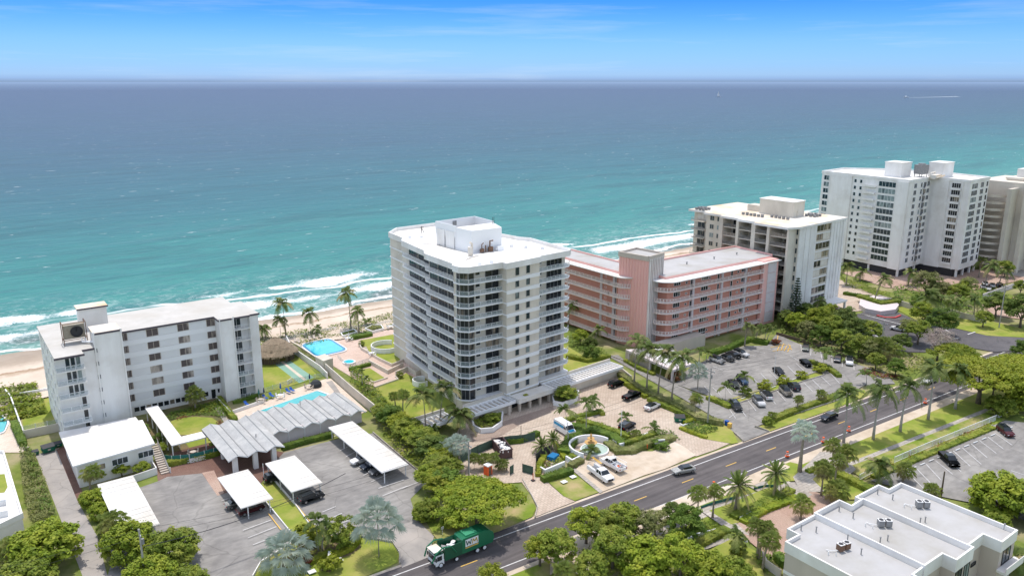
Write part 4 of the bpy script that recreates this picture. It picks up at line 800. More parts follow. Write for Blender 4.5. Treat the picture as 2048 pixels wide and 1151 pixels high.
for i in range(9):
    b = MB(); t = (i+.5)/9; x = tw[0][0]+(tw[1][0]-tw[0][0])*t; y = tw[0][1]+(tw[1][1]-tw[0][1])*t; b.box(x-.1, x+.1, y-.6, y+.05, .2, 26.7); K.part('white_fin', b, M['white'])
b = MB()
for i in range(10):
    b = MB(); t = (i+.5)/10; x = tw[0][0]+(tw[3][0]-tw[0][0])*t; y = tw[0][1]+(tw[3][1]-tw[0][1])*t; b.box(x-.16, x+.05, y-.08, y+.08, .2, 26.2); K.part('pink_rib', b, M['pink'])
b = MB(); b.box(-5.0, 14, -3.0, 1.0, 0, 3.4, 0); K.part('ground_floor_wall', b, M['beige']); K.finish()
vents([local(K,x,10.5) for x in (8,19.5,32,43)], 21.3, 'low grey turbine vent on the long roof of the pink building', 'vent', 'cap', 'vents on the pink building roof')
pw = at(1253,715); o = empty('porte_cochere', 'pink porch with a white tented roof in front of the pink building', 'porch', (0,0,0), 0)
b = MB(); q = [at(1250,712), at(1327,752), at(1352,762), at(1385,745), at(1330,722), at(1285,700)]
q0 = [at(1252,700,3.4), at(1345,741,3.4), at(1385,728,3.4), at(1300,695,3.4)]
b.prism(q0, 3.0, 3.6, 0, 0); b.build('roof_slab', M['palepink'], o)
mx = sum(p[0] for p in q0)/4+4; my = sum(p[1] for p in q0)/4-1; b = MB(); n = len(q0)
for i in range(n):
    p = Vector(q0[i]); r = Vector(q0[(i+1) % n]); c_ = Vector((mx, my)); p = c_+(p-c_)*.8; r = c_+(r-c_)*.8; b.add([(p.x,p.y,3.65),(r.x,r.y,3.65),(mx,my,5.3)], [(0,1,2)])
b.build('tent_roof', M['roofw'], o)
for p in q0+[tuple((Vector(q0[0])+Vector(q0[1]))/2), tuple((Vector(q0[1])+Vector(q0[2]))/2)]:
    c_ = Vector((mx, my)); p = c_+(Vector(p)-c_)*.93; MB().box(p.x-.25, p.x+.25, p.y-.25, p.y+.25, 0, 3.0).build('column', M['palepink'], o)
b = MB(); a = Vector(at(1252,718)); c = Vector(at(1300,740)); b.wall([a, c], .3, 0, 3.0); b.build('side_wall', M['beige'], o)
# ================================================================ D. white and beige block beyond
D = Bld('balcony_apartment_block', 'white and beige ten-storey block with a rust-stained roof and dark-railed balconies, behind the pink building', 'apartment building', (219.1, 146.6), 3)
b = MB(); b.prism([(0,0),(27.4,0),(27.4,43),(3.5,44),(3.5,1.5),(0,1.5)], 3.0, 30.2, 0); D.part('wall', b, M['cream'])
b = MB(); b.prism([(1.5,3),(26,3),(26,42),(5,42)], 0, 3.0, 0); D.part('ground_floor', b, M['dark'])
for x, y in ((.6,.6),(8,.6),(18,.6),(26.6,.6),(26.6,9)): b = MB(); b.box(x-.5, x+.5, y-.5, y+.5, 0, 3); D.part('column', b, M['white'])
boxes(D, 'wall_panel', [(-.05, 9.9, -.3, .02, 2.9, 30.3), (18.8, 27.5, -.3, .02, 2.9, 30.3)], 'white'); boxes(D, 'fin', [(x, x+.15, -.5, -.3, 3, 30.2) for x in (20.5, 22.3, 24.1, 25.9, 3.1, 6.0)], 'white')
b = MB(); b.prism([(-5.2,1),(-.4,-.8),(28.2,-.6),(28.6,43.8),(1.0,44.8),(1.6,37),(-1.0,36.6),(-.7,29),(-2.4,28.6),(-2.2,21),(-3.8,20.6),(-3.4,14),(-5.2,13.4)], 30.2, 30.9, 0, 1); D.part('roof', b, [M['white'], M['roofy']])
b = MB(); b.box(12.6, 19.4, 10.5, 23.5, 30.9, 36.0, 0); b.box(12.4, 19.6, 10.3, 23.7, 36.0, 36.2, 1); b.box(15.0, 15.6, 10.3, 10.5, 30.9, 33); D.part('penthouse', b, [M['cream'], M['roofw']])
b = MB(); b.box(13.2, 14.8, 10.28, 10.5, 31, 33); D.part('penthouse', MB().box(15, 19.2, 25, 30, 30.9, 33), M['cream'])
F = D.face((0, 0), (27.4, 0)); FLF = D.face((0, 44), (0, 0)); FS = D.face((3.5, 43), (3.5, 2))
for k in range(9):
    z = 27.3-2.98*k
    F.win(10.1, z+.7, 4.1, 2.1, 2, 'cream', 'roofy' if k in (3,5,6) else 'glass'); F.win(14.4, z+.7, 4.1, 2.1, 2, 'cream', 'roofy' if k in (1,4) else 'glass')
    b = MB(); b.box(9.92, 18.78, -.25, .0, z-.22, z+.0); D.part('spandrel', b, M['white2'])
    FN = D.face((-.02, 1.6), (-.02, .0)); FN.win(.3, z+.8, 1.0, 1.7, 1, 'cream', 'glassb')
    G = D.face((27.45, 0), (27.45, 9)); G.win(1.5, z+.8, 1.2, 1.6, 1, 'cream', 'glassb')
    # side bays stepping back: pairs of balconies between cream piers, brown rails
    for j, (y0, y1, xo) in enumerate(((2.0, 8.0, -3.6), (9.0, 14.0, -3.1), (15.5, 21.0, -2.0), (22.0, 28.0, -1.2), (37.5, 43.0, .4))):
        b = MB(); b.box(xo, 3.6, y0, y1, z-.25, z-.02); D.part('balcony_floor', b, M['cream'])
        g = D.face((xo+.08, y1-.1), (xo+.08, y0+.1)); g.rail(0, y1-y0-.2, z, 1.1, 'picket', 'mid' if (k+j) % 4 else 'beige')
        if (k+2*j) % 5 not in (3,) and not (j < 2 and k in (0,) ): FS.win(43-y1+.8, z+.1, (y1-y0)*.55, 2.2, 2, 'cream', 'glass', name='balcony_door')
        else: FS.win(43-y1+.4, z+.1, (y1-y0)*.85, 2.2, 3, 'beige', 'roofy', name='storm_shutter')
    for y in (30.3, 33.3): FP = D.face((.98, y+2), (.98, y)); FP.win(.2, z+.9, 1.6, 1.5, 2, 'cream', 'glassb')
b = MB()
for y0, y1, x0 in ((.9,1.6,-4.4),(8.0,9.0,-4.2),(14.0,15.5,-3.2),(21,22,-2.4),(28,29.5,-1.5)): boxes(D, 'pier', [(x0, 3.6, y0, y1, 3, 30.2)], 'cream')
boxes(D, 'pier', [(1.0, 3.6, 29.5, 36.8, 3, 30.2)], 'cream'); D.finish()
for i, (x, y, n, lb) in enumerate([(3.5,39,9,'cluster of dark air conditioners at the far left end of the stained roof'),(5.5,25,6,'row of dark air conditioners beside the cream roof hut, far one'),(8.0,15.5,5,'row of dark air conditioners beside the cream roof hut, near one'),(21,6.5,9,'cluster of dark air conditioners on the right front of the stained roof')]):
    b = MB(); random.seed(i)
    for j in range(n):
        xx, yy = (j % 3)*1.6-1.6, (j//3)*1.5
        if n < 8: xx, yy = .2*random.random(), -j*1.5
        b.box(xx-.38, xx+.38, yy-.38, yy+.38, .12, .85+.15*(j % 2)); b.box(xx-.3, xx+.3, yy-.3, yy+.3, 0, .12)
    p_ = local(D, x, y); o = b.build('air_conditioners', M['mid']); o.location = (p_[0], p_[1], 30.9); o.rotation_euler = (0,0,R(3)); tag(o, lb, 'air conditioner')
o = empty('entrance_canopy', 'low flat white canopy on posts at the foot of the white and beige block', 'canopy', (0,0,0)); q = [at(1612,598,3.6), at(1655,611,3.6), at(1695,600,3.6), at(1650,588,3.6)]
MB().prism(q, 3.2, 3.7).build('roof', M['roofw'], o); c_ = (Vector(q[0])+Vector(q[2]))/2
for p in q: p = c_+(Vector(p)-c_)*.88; MB().box(p.x-.3, p.x+.3, p.y-.3, p.y+.3, 0, 3.2).build('column', M['white'], o)
# ================================================================ E. the large white block
E_ = Bld('white_apartment_tower', 'large white zigzag-plan tower of thirteen storeys with two roof huts, further along the shore', 'apartment tower', (305.6, 196.1), 0)
FP_ = [(0,0),(-2.6,-39.3),(15.4,-38.2),(16,-53.1),(33.8,-52.1),(36.5,-36),(31,-12.5),(18.4,1.5)]
b = MB(); b.prism(FP_, 3.2, 37.6, 0); E_.part('wall', b, M['white'])
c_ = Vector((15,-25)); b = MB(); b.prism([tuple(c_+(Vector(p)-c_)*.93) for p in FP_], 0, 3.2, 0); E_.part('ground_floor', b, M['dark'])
b = MB()
for p in [(-2,-38.5),(-1.2,-26),(-.6,-14),(0,-1),(5,-38.2),(11,-38.2),(16.4,-52.4),(22,-52.2),(28,-52),(33.2,-51.4),(16,-45)]: boxes(E_, 'column', [(p[0], p[0]+.7, p[1], p[1]+.7, 0, 3.25)], 'white')
b = MB(); b.prism(FP_, 37.6, 37.9, 1, 1); b.wall(FP_+[FP_[0]], .4, 37.55, 38.6, 0); E_.part('roof', b, [M['white'], M['roofw']])
b = MB(); b.box(7.5, 15, -30, -23, 37.9, 43.5, 0); b.box(7.3, 15.2, -30.2, -22.8, 43.5, 43.8, 1); E_.part('roof_hut', b, [M['white'], M['roofw']])
b = MB(); b.box(21, 29, -40, -34, 37.9, 43.5, 0); b.box(20.8, 29.2, -40.2, -33.8, 43.5, 43.8, 1); E_.part('roof_hut', b, [M['white'], M['roofw']])
f1 = E_.face((0,0),(-2.6,-39.3)); f2 = E_.face((-2.6,-39.3),(15.4,-38.2)); f3 = E_.face((15.4,-38.2),(16,-53.1)); f4 = E_.face((16,-53.1),(33.8,-52.1)); f5 = E_.face((33.8,-52.1),(36.5,-36))
for k in range(12):
    z = 34.9-2.68*k; FZ_ = z
    f2.win(3.9, z+.2, 2.2, 1.7, 2, 'white2', 'glassb'); f2.win(9.6, z+.2, 1.3, 1.7, 1, 'white2', 'glassb'); f2.win(12.0, z-.3, 2.3, 2.2, 2, 'white2', 'glass'); f2.win(15.2, z+.1, 2.0, 1.9, 2, 'white2', 'glassb')
    f4.win(1.8, z+.1, 5.2, 1.9, 4, 'white2', 'glassb'); f4.win(9.8, z+.1, 2.9, 1.9, 3, 'white2', 'glassb'); f4.win(15.2, z+.1, 1.6, 1.9, 1, 'white2', 'glass')
    f3.win(8.3, z-.2, 3.2, 2.2, 4, 'white2', 'glass'); f1.win(26.6, z+.1, 7.2, 1.9, 5, 'white2', 'glassb'); f1.win(1.2, z+.1, 2.5, 1.8, 2, 'white2', 'glassb')
    f1.win(15.6, z+.4, 1.0, 1.3, 1, 'white2', 'glassb'); f1.win(18.2, z+.4, 1.0, 1.3, 1, 'white2', 'glassb')
    f5.win(4, z, 3, 2.0, 2, 'white2', 'glass'); f5.win(10, z, 2.5, 2.0, 2, 'white2', 'glass')
    b = MB(); b.M = Matrix.Translation(f1.loc(20.4, z-.5)) @ Matrix.Rotation(f1.rz, 4, 'Z'); b.box(0, 5.2, -1.2, .02, -.15, .05); b.box(0, 5.2, -1.2, -1.12, .05, .75); E_.part('balcony', b, M['white'])
    b = MB(); b.M = Matrix.Translation(f2.loc(11.4, z-.5)) @ Matrix.Rotation(f2.rz, 4, 'Z'); b.box(0, 3.2, -1.1, .02, -.15, .05); b.box(0, 3.2, -1.1, -1.03, .05, .9); E_.part('balcony', b, M['white'])
    b = MB(); b.M = Matrix.Translation(f3.loc(8.0, z-.5)) @ Matrix.Rotation(f3.rz, 4, 'Z'); b.box(0, 3.8, -.7, .02, -.15, .05); b.box(0, 3.8, -.7, -.63, .05, .8); E_.part('balcony', b, M['white'])
    b = MB(); b.M = Matrix.Translation(f5.loc(3, z-.5)) @ Matrix.Rotation(f5.rz, 4, 'Z'); b.box(0, 5, -1.1, .02, -.15, .05); b.box(0, 5, -1.1, -1.03, .05, .8); E_.part('balcony', b, M['white'])
for f_, a0, L in ((f1,4.6,[(0,9.5,-.35),(9.5,10.0,-.4),(29.8,34.5,-.5)]),(f3,0,[(1.5,7.2,-.35),(12.2,12.5,-.4)])):
    for q in L: b = MB(); b.M = Matrix.Translation(f_.loc(a0, 0)) @ Matrix.Rotation(f_.rz, 4, 'Z'); b.box(q[0], q[1], q[2], .02, 3.1, 37.7); E_.part('wall_panel', b, M['white'])
E_.finish()
p_ = (322.5, 163); machine('cooling_tower', 'dark slatted cooling tower on legs between the two roof huts of the large white tower', 'cooling tower', p_[0], p_[1], 37.9, lambda b: (b.box(-2.3,2.3,-1.8,1.8,1.2,4.9), [b.box(x-.12,x+.12,y-.12,y+.12,0,1.2) for x in (-2,2) for y in (-1.5,1.5)], b.disk((0,0), 1.4, 4.9, 5.4, 14)), 'mid')
machine('roof_ductwork', 'tangle of brown pipes and ducts between the roof huts of the large white tower', 'ductwork', 321, 156.5, 37.9, lambda b: (b.box(-2.5,2.5,-1.5,.5,0,1.6), b.tube([(-2,1,0),(-2,1,2.2),(2,1.2,2.4),(3,2,.3)], .3, 8), b.tube([(-2.6,-2,.6),(3.4,-2,1.2)], .35, 8)), 'roofy')
# ================================================================ F. far beige block at the right edge
H = Bld('beige_apartment_tower', 'beige tower with curved balcony stacks at the right edge, behind the large white tower', 'apartment tower', (345, 131), 0)
b = MB(); b.prism([(5,3),(30,3),(30,22),(5,22)], 0, 36, 0); H.part('wall', b, M['cream'])
b = MB(); b.box(12, 60, -8, 14, 0, 36.5, 0); H.part('wing', b, M['cream']); b = MB(); b.box(-2, 16, 20, 27, 0, 30, 0); H.part('wing', b, M['cream'])
b = MB(); b.box(11.7, 60, -8.3, 14.3, 36.5, 37.2, 0); b.box(-2.3, 16.2, 19.7, 27.3, 30, 30.7, 0); H.part('roof', b, M['roofy'])
b = MB(); b.box(16, 40, 0, 12, 37.2, 40.5, 0); H.part('penthouse', b, M['white'])
for k in range(11):
    b = MB(); z = 2.6+2.75*k; b.prism(arc(5, 14.5, 6.4, 115, 245, 8), z, z+.2); b.wall(arc(5, 14.5, 6.3, 115, 245, 8), .1, z, z+.95); H.part('balcony', b, M['cream']) 
b = MB()
boxes(H, 'pier', [(-1.2 if y > 2 else 3, 5, y, y+1.6, 0, 34) for y in (1.6, 6, 21)], 'cream'); H.finish()
# ================================================================ G. townhouses, near right
U = Bld('townhouse_row', 'row of three flat-roofed grey and beige townhouses with white parapets, bottom right', 'townhouses', (106.4, 63.7), 0)
Z = 8.0
S1 = [(-7,0),(0,0),(0,-17.4),(-3,-17.5),(-3,-22),(-10.3,-22),(-10.3,-2),(-7,-2)]; S2 = [(0.02,0),(6.8,0),(6.8,-2.2),(10.4,-2.0),(10.4,-19.5),(5.1,-19.6),(5.1,-17.6),(.02,-17.6)]; S3 = [(10.42,-.8),(17.3,-.8),(17.3,-2.7),(21.1,-2.7),(21.1,-21.1),(15.8,-21.2),(15.8,-18.5),(10.42,-18.6)]
for i, s_ in enumerate((S1, S2, S3)):
    dz = [0, .35, .1][i]; b = MB(); ins = s_
    b.prism(s_, 0, Z-1.6, 0); U.part('wall', b, M['beige']); b = MB(); b.wall(s_+[s_[0]], .28, Z-1.75, Z+dz, 0); U.part('parapet', b, M['white']); b = MB(); b.prism(s_, Z-1.62, Z-.65, 0); U.part('roof', b, M['roofg'])
F = U.face((-10.3,-2),(-10.3,-22)); b = MB(); b.box(-10.36, -10.3, -22, -2, 2.7, 3.2); U.part('band', b, M['white'])
F = U.face((5.1,-19.6),(10.4,-19.5)); F.win(.4, 3.6, 2.0, 2.4, 2, 'dark', 'glassb'); F.win(3.2, 3.6, 1.6, 2.4, 2, 'dark', 'glassb')
F = U.face((15.8,-21.2),(21.1,-21.1)); F.win(1.2, 3.6, 2.6, 2.4, 2, 'dark', 'glassb')
F = U.face((.02,-17.6),(5.1,-17.6)); F.win(1, 3.4, 2.6, 1.2, 2, 'dark', 'glass'); F = U.face((5.1,-17.6),(5.1,-19.6)); F = U.face((10.42,-18.6),(15.8,-18.6)); F.win(2.6, 3.4, 1.4, .5, 1, 'dark', 'glass')
F = U.face((21.12,-2.7),(21.12,-2.7-.01)); b = MB(); b.box(15.5, 21.5, -22.6, -21.2, 3.0, 3.4); b.box(15.5, 21.5, -22.6, -22.5, 3.4, 4.2); U.part('balcony', b, M['white']); F = U.face((-10.3,-2),(-7,-2)); F.win(1, 3.5, 1, 1.2, 1, 'dark', 'glass'); U.finish()
ac0 = None
for i, (u, v, lb) in enumerate([(1686,1099,'brown-sided pair of air conditioners on the left section of the townhouse roof'),(1768,1052,'pair of grey air conditioners on the middle section of the townhouse roof'),(1844,1014,'pair of grey air conditioners on the right section of the townhouse roof')]):
    x, y = at(u, v, Z-.6); o = empty('air_conditioner', lb, 'air conditioner', (x, y, Z-.65), R(-38 if i else -12), 'rooftop air conditioner pairs')
    for dx in (-.55, .6):
        c = MB().box(dx-.45, dx+.45, -.45, .45, .25, 1.2).build('casing', M['rust' if i == 0 else 'mid'], o); MB().box(dx-.46, dx+.46, -.46, .46, 1.2, 1.27).build('top_frame', M['rail'], c); MB().disk((dx, 0), .36, 1.27, 1.30, 16).build('fan', M['dark'], c)
    MB().tube([(-1.1,0,.3),(-2,.3,.3),(-2.4,1.0,.15)], .07, 6).tube([(-2.0,-.6,0),(-2,-.6,.5)], .07, 6).tube([(-2.9,.0,0),(-2.9,.0,.6)], .09, 6).build('pipe', M['rail'], o)
vents([at(u, v, Z-.6) for u, v in [(1602,1059),(1632,1063),(1695,1079),(1722,1107),(1760,1084),(1678,1021),(1755,987),(1706,1035),(1785,998),(1850,1043),(1775,1080),(1840,1045),(2008,1057)]], Z-.65, 'small grey pipe vent on the townhouse roof', 'vent', 'pipe', 'pipe vents on the townhouse roof')
b = MB(); pts = [at(1524,1118), at(1532,1135), at(1560,1155)]; b.wall(pts, .2, 0, 1.5); tag(b.build('garden_wall', M['cream']), 'curved cream garden wall left of the townhouses', 'wall')
# ================================================================ H. neighbours cut by the left edge
V = empty('white_villa', 'white flat-roofed villa with a roof terrace and a lawn panel, cut by the left edge', 'house', (-6, 150, 0))
q = [at(-60,905,4), at(7,905,4), at(44,1030,4), at(-60,1080,4)]; loc_ = [(x+6, y-150) for x, y in q]
MB().prism(loc_, 0, 3.8).build('wall', M['white'], V); b = MB(); b.flat(loc_, 3.9); b.build('roof', M['roofw'], V); b = MB(); b.wall(loc_+[loc_[0]], .3, 3.5, 4.5); b.build('parapet', M['white'], V)
q = [at(-40,950,4), at(9,946,4), at(15,972,4), at(9,983,4), at(-40,990,4)]; MB().flat([(x+6, y-150) for x, y in q], 3.93).build('roof_lawn', M['grass'], V)
q = [at(-30,1015,4), at(14,1008,4), at(16,1030,4), at(-30,1040,4)]; b = MB(); b.wall([(x+6, y-150) for x, y in q+[q[0]]], .1, 3.9, 5.0); b.build('railing', M['rail'], V)
# ================================================================ pools, courts, walls
def slab(name, lab, cat, pts, z0, z1, m, px=True):
    poly = [at(*p) for p in pts] if px else pts; return tag(MB().prism(poly, z0, z1).build(name, M[m]), lab, cat)
def rounded(poly, r=2.0, n=5):
    out = []; N_ = len(poly)
    for i in range(N_):
        a, b_, c = Vector(poly[i-1]), Vector(poly[i]), Vector(poly[(i+1) % N_]); d1 = (a-b_).normalized(); d2 = (c-b_).normalized(); p, q = b_+d1*r, b_+d2*r
        for k in range(n+1): t = k/n; out.append(tuple(p*(1-t)**2+b_*2*t*(1-t)+q*t*t))
    return out
def pool(lab, pts, r, wm, px=True, name='swimming_pool'):
    poly = rounded([at(*p) for p in pts], r); c = sum((Vector(p) for p in poly), Vector((0,0)))/len(poly)
    o = empty(name, lab, 'swimming pool', (c.x, c.y, 0)); L = [tuple(Vector(p)-c) for p in poly]
    gr = lambda k: [tuple(Vector(p)*(1+k/Vector(p).length)) for p in L]
    MB().prism(gr(.55), 0, .42).build('coping', M['white2'], o); MB().flat(gr(.12), .424).build('tile_line', M['navy'], o); MB().flat(gr(-.05), .428).build('water_edge', M['pools' if wm == 'poolw' else wm], o); MB().flat(gr(-.85), .432).build('water', M[wm], o)
pool('large turquoise pool with a white rim on the pink terrace beside the beach', [(601,691),(658,678),(696,702),(634,716)], 2.6, 'poolw')
pool('long narrow teal pool on the cream deck behind the grey folded roof', [(508,828),(634,784),(656,792),(548,838)], .5, 'poolt')
pool('corner of a turquoise pool cut by the left edge', [(-60,815),(0,831),(15,846),(8,866),(-60,880)], 1.0, 'poolt')
o = empty('hot_tub', 'small round hot tub on the raised paved platform right of the large pool', 'hot tub', (*at(698,726), 0)); MB().disk((0,0), 1.8, 0, .55, 24).build('rim', M['white2'], o); MB().disk((0,0), 1.4, .55, .56, 24).build('water', M['poolw'], o)
def gwall(lab, pts, h, m='cream', t=.25, name='garden_wall', cat='wall', z0=0, zt=None):
    b = MB(); b.wall([at(*p) for p in pts], t, z0, h); return tag(b.build(name, M[m]), lab, cat)
gwall('long white boundary wall between the large pool and the lawn with the green court', [(573,681),(584,704),(640,742),(655,757)], 1.7, 'white')
gwall('tall cream boundary wall with shrubs on its far side, behind the narrow pool', [(652,745),(706,793),(760,838)], 2.6, 'cream')
gwall('low cream wall edging the large pool terrace', [(573,681),(600,697),(634,720)], .8)
slab('pump_house', 'square cream pump house at the near corner of the large pool', 'pump house', [(632,735),(648,744),(667,738),(651,729)], 0, 3.2, 'cream')
gwall('white retaining wall edging the pool terrace lawn', [(718,690),(723,700),(741,710),(757,720),(784,733),(806,724),(811,722)], .9); gwall('cream wall stepping down beside the terrace ramp', [(738,727),(776,748),(806,733)], 1.2)
gwall('round-ended cream wall by the tower garden', [(792,752),(816,742),(832,752),(844,748)], 1.4); gwall('low cream kerb wall around the small square lawn', [(700,741),(712,753),(727,753),(736,762),(748,766),(775,757)], .5)
gwall('low cream wall at the edge of the front lawn', [(750,776),(796,760),(791,755)], .5)
for lab, c, r in (('white curved wall of the round terrace bay beside the tower, nearest the sea', (772,698), 4.2), ('white round tub-shaped wall beside the tower, above the palms', (843,768), 2.2)):
    x, y = at(*c); b = MB(); b.wall([(x+r*cos(R(a)), y+r*sin(R(a))) for a in range(40, 300, 20)], .25, 0, 1.5); tag(b.build('curved_wall', M['white2']), lab, 'wall')
gwall('white boundary wall with glass panels at the foot of the left lawn', [(50,876),(121,861)], 1.9, 'cream'); gwall('white wall between the left pool deck and the lawn', [(12,786),(22,798),(50,876)], 1.1, 'white2'); gwall('low white wall along the sea side of the left lawn', [(37,792),(96,782)], .9, 'white2')
gwall('cream retaining wall behind the green dumpster', [(50,905),(60,905)], 1.4); gwall('white curved wall with a green canvas screen around the brick courtyard', [(321,909),(322,925),(345,928),(380,925),(410,918),(447,907)], .95, 'white'); 
gwall('white low wall beside the stairs to the narrow pool', [(433,800),(462,830)], 1.0, 'white'); gwall('white retaining wall under the poolside apartments', [(463,828),(500,815),(528,805)], .9, 'white')
gwall('cream boundary wall beyond the tree row, right of the forecourt gate', [(1236,741),(1262,762)], 1.6, 'cream')
gwall('white low wall bordering the planted corner beside the green bins', [(1360,850),(1366,853),(1405,838),(1398,833)], .5, 'white2')
gwall('long pale wall behind the trees between the two far forecourts', [(1756,600),(1800,612),(1845,625)], 2.0, 'cream'); gwall('long pale wall beyond the roundabout lawn, running to the tall utility pole', [(1885,625),(1930,638),(1971,647)], 2.0, 'cream'); gwall('pale wall climbing to the right edge behind the far car park', [(1965,597),(2048,568),(2120,540)], 1.8, 'palepink')
gwall('low brown timber fence along the car park beneath the dense trees', [(1553,670),(1589,680),(1640,696),(1725,727)], 1.0, 'wood', name='timber_fence', cat='fence')
gwall('white low wall edging the diagonal hedge by the plaza', [(1480,1040),(1530,1012),(1580,992)], .75, 'white2'); gwall('white low wall along the near hedge beside the footpath', [(1366,1087),(1395,1073),(1440,1062)], .75, 'white2'); gwall('white low wall half hidden under the near trees', [(1260,1135),(1310,1112),(1350,1098)], .75, 'white2')
o = empty('planter_drum', 'round pale walled planter bed with clipped hedges on the far forecourt', 'planter', (*at(1757,610), 0)); 
b = MB(); q = [at(1717,618), at(1730,626), at(1760,632), at(1790,628), at(1797,618), at(1780,605), at(1745,600), at(1720,606)]; ox, oy = at(1757,610); MB().prism([(x-ox, y-oy) for x, y in q], 0, 1.7).build('wall', M['palepink'], o)
# ================================================================ plants
def upto(u, v, vt, z0=0):
    """height of a vertical above ground point (u,v) that reaches sight line vt"""
    def FD(v): w_ = v-575.5; return FOC*cos(PIT)-w_*sin(PIT), FOC*sin(PIT)+w_*cos(PIT)
    F, D_ = FD(v); d = F*CAMZ/D_; F2, D2 = FD(vt); return CAMZ-d*D2/F2
PROTO = {}
def frond(b, az, el, L, droop, lw, nl, mi=0, z0=0, twist=.5, stiff=0):
    """feather frond: curved rib with paired narrow leaflets"""
    ca, sa = cos(az), sin(az); pts = []
    for i in range(9):
        t = i/8; r = L*t*cos(el)*(1-.18*t*t*droop); z = L*(t*sin(el)-droop*.55*t*t); pts.append(Vector((r*ca, r*sa, z0+z)))
    side = Vector((-sa, ca, 0))
    for i in range(nl):
        t = .12+.88*(i+.5)/nl; k = min(7, int(t*8)); f_ = t*8-k; p = pts[k].lerp(pts[k+1], f_); d = (pts[k+1]-pts[k]).normalized(); l = lw*(.35+1.5*t if t < .35 else 1.05*(1.12-t*.62))
        for s_ in (-1, 1):
            q = p+side*s_*l*.75+d*l*(.45+stiff)+Vector((0, 0, -l*random.uniform(.25, .75)*twist*1.6)); w_ = d*(L/nl*.5)
            b.add([p-w_*.9, p+w_*.9, q+w_*.5, q-w_*.5], [(0,1,2,3)], mi)
    for i in range(8): a, c = pts[i], pts[i+1]; w_ = side*.045*(1.3-i/8); b.add([a-w_, a+w_, c+w_, c-w_], [(0,1,2,3)], mi)
def fan(b, az, el, L, R_, n=11, mi=0, z0=0, sag=.35):
    """fan leaf on a stalk"""
    ca, sa = cos(az), sin(az); c0 = Vector((L*cos(el)*ca, L*cos(el)*sa, z0+L*sin(el)-sag*L*.4)); out = Vector((ca*cos(el-.3), sa*cos(el-.3), sin(el-.3))).normalized(); side = Vector((-sa, ca, 0)); w_ = side*.04
    b.add([Vector((0,0,z0))-w_, Vector((0,0,z0))+w_, c0+w_, c0-w_], [(0,1,2,3)], mi)
    for i in range(n):
        a0 = -2.1+4.2*i/n; a1 = a0+4.2/n*.72; l = R_*(1-.18*abs(a0/2.1))*random.uniform(.85, 1.05)
        p0 = c0+(out*cos(a0)+side*sin(a0))*l+Vector((0,0,-l*sag*random.uniform(.5,1.3))); p1 = c0+(out*cos(a1)+side*sin(a1))*l*.97+Vector((0,0,-l*sag*random.uniform(.5,1.3)))
        m0 = c0+(out*cos((a0+a1)/2)+side*sin((a0+a1)/2))*l*.55+Vector((0,0,.06)); b.add([c0, p0, m0, p1], [(0,1,2),(0,2,3)], mi)
def palm_proto(kind, seed):
    random.seed(seed); b = MB(); t = MB(); two = None
    if kind == 'coconut':
        for i in range(25): frond(b, i*2.4+random.uniform(-.2,.2), R(random.choice([62,45,28,8,-12,-30])), random.uniform(2.8,3.8), random.uniform(.8,1.3), .95, 24, 1 if i > 21 else 0, 0, .36)
        mats = [M['lf_palm'], M['lf_palm_y']]; tr = (.24, .14, M['trunk'])
        for k in range(6): a = k; t2 = Vector((.3*cos(a), .3*sin(a), -.25)); b.M = Matrix.Translation(t2); b.lathe((0,0), [(.001,-.14),(.13,0),(.001,.14)], 6, 1); b.M = None
    elif kind == 'royal':
        for i in range(20): frond(b, i*2.4+random.uniform(-.2,.2), R(random.choice([72,55,35,15,-5])), random.uniform(3.4,4.2), random.uniform(1.0,1.5), 1.0, 24, 0, 1.0, .28)
        t2 = MB().tube([(0,0,-.9),(0,0,.3),(0,0,1.1)], [.22,.2,.1], 8); b.add(t2.v, t2.f, 2); mats = [M['lf_palm'], M['lf_palm_y'], M['shaft']]; tr = (.30, .22, M['trunk_g'])
    elif kind == 'small':
        for i in range(13): frond(b, i*2.4+random.uniform(-.2,.2), R(random.choice([66,45,22,0])), random.uniform(1.8,2.4), random.uniform(.8,1.3), .55, 15)
        mats = [M['lf_palm'], M['lf_bright']]; tr = (.13, .09, M['trunk_g'])
    elif kind == 'date':
        for i in range(46): frond(b, i*2.4, R(78-115*i/46), random.uniform(2.9,3.5), .45+.4*i/46, .42, 20, 0 if i < 38 else 1, 0, .35, .35)
        mats = [M['lf_palm'], M['lf_palm_y']]; tr = (.34, .30, M['trunk'])
    elif kind == 'sabal':
        for i in range(40): fan(b, i*2.4+random.uniform(-.2,.2), R(80-125*i/40), random.uniform(.8,1.5), random.uniform(.75,1.0), 11, 0 if i < 31 else 1, sag=.4)
        mats = [M['lf_fan'], M['lf_palm_y']]; tr = (.22, .20, M['trunk'])
    elif kind == 'silver':
        for i in range(30): fan(b, i*2.4+random.uniform(-.2,.2), R(78-110*i/30), random.uniform(1.5,2.1), random.uniform(1.15,1.45), 14, 0, 0, .28)
        mats = [M['lf_silver']]; tr = (.44, .38, M['trunk'])
    me = b.build('crown', mats); r0, r1, tm = tr; t.tube([(0,0,0),(.02,0,.25),(.16,.03,.5),(.5,.02,.78),(1,0,1)], [r0*1.3, r0, (r0+r1)/2, r1, r1], 8); tt = t.build('trunk', tm, smooth=True)
    PROTO.setdefault(kind, []).append((me.data, tt.data)); bpy.data.objects.remove(me); bpy.data.objects.remove(tt)
for i, k in enumerate(['coconut','coconut','coconut','royal','royal','small','small','date','sabal','sabal','sabal','silver','silver']): palm_proto(k, 20+i)
NAMES = {'coconut':'coconut_palm', 'royal':'royal_palm', 'small':'small_palm', 'date':'date_palm', 'sabal':'fan_palm', 'silver':'silver_palm'}
_np = [0]
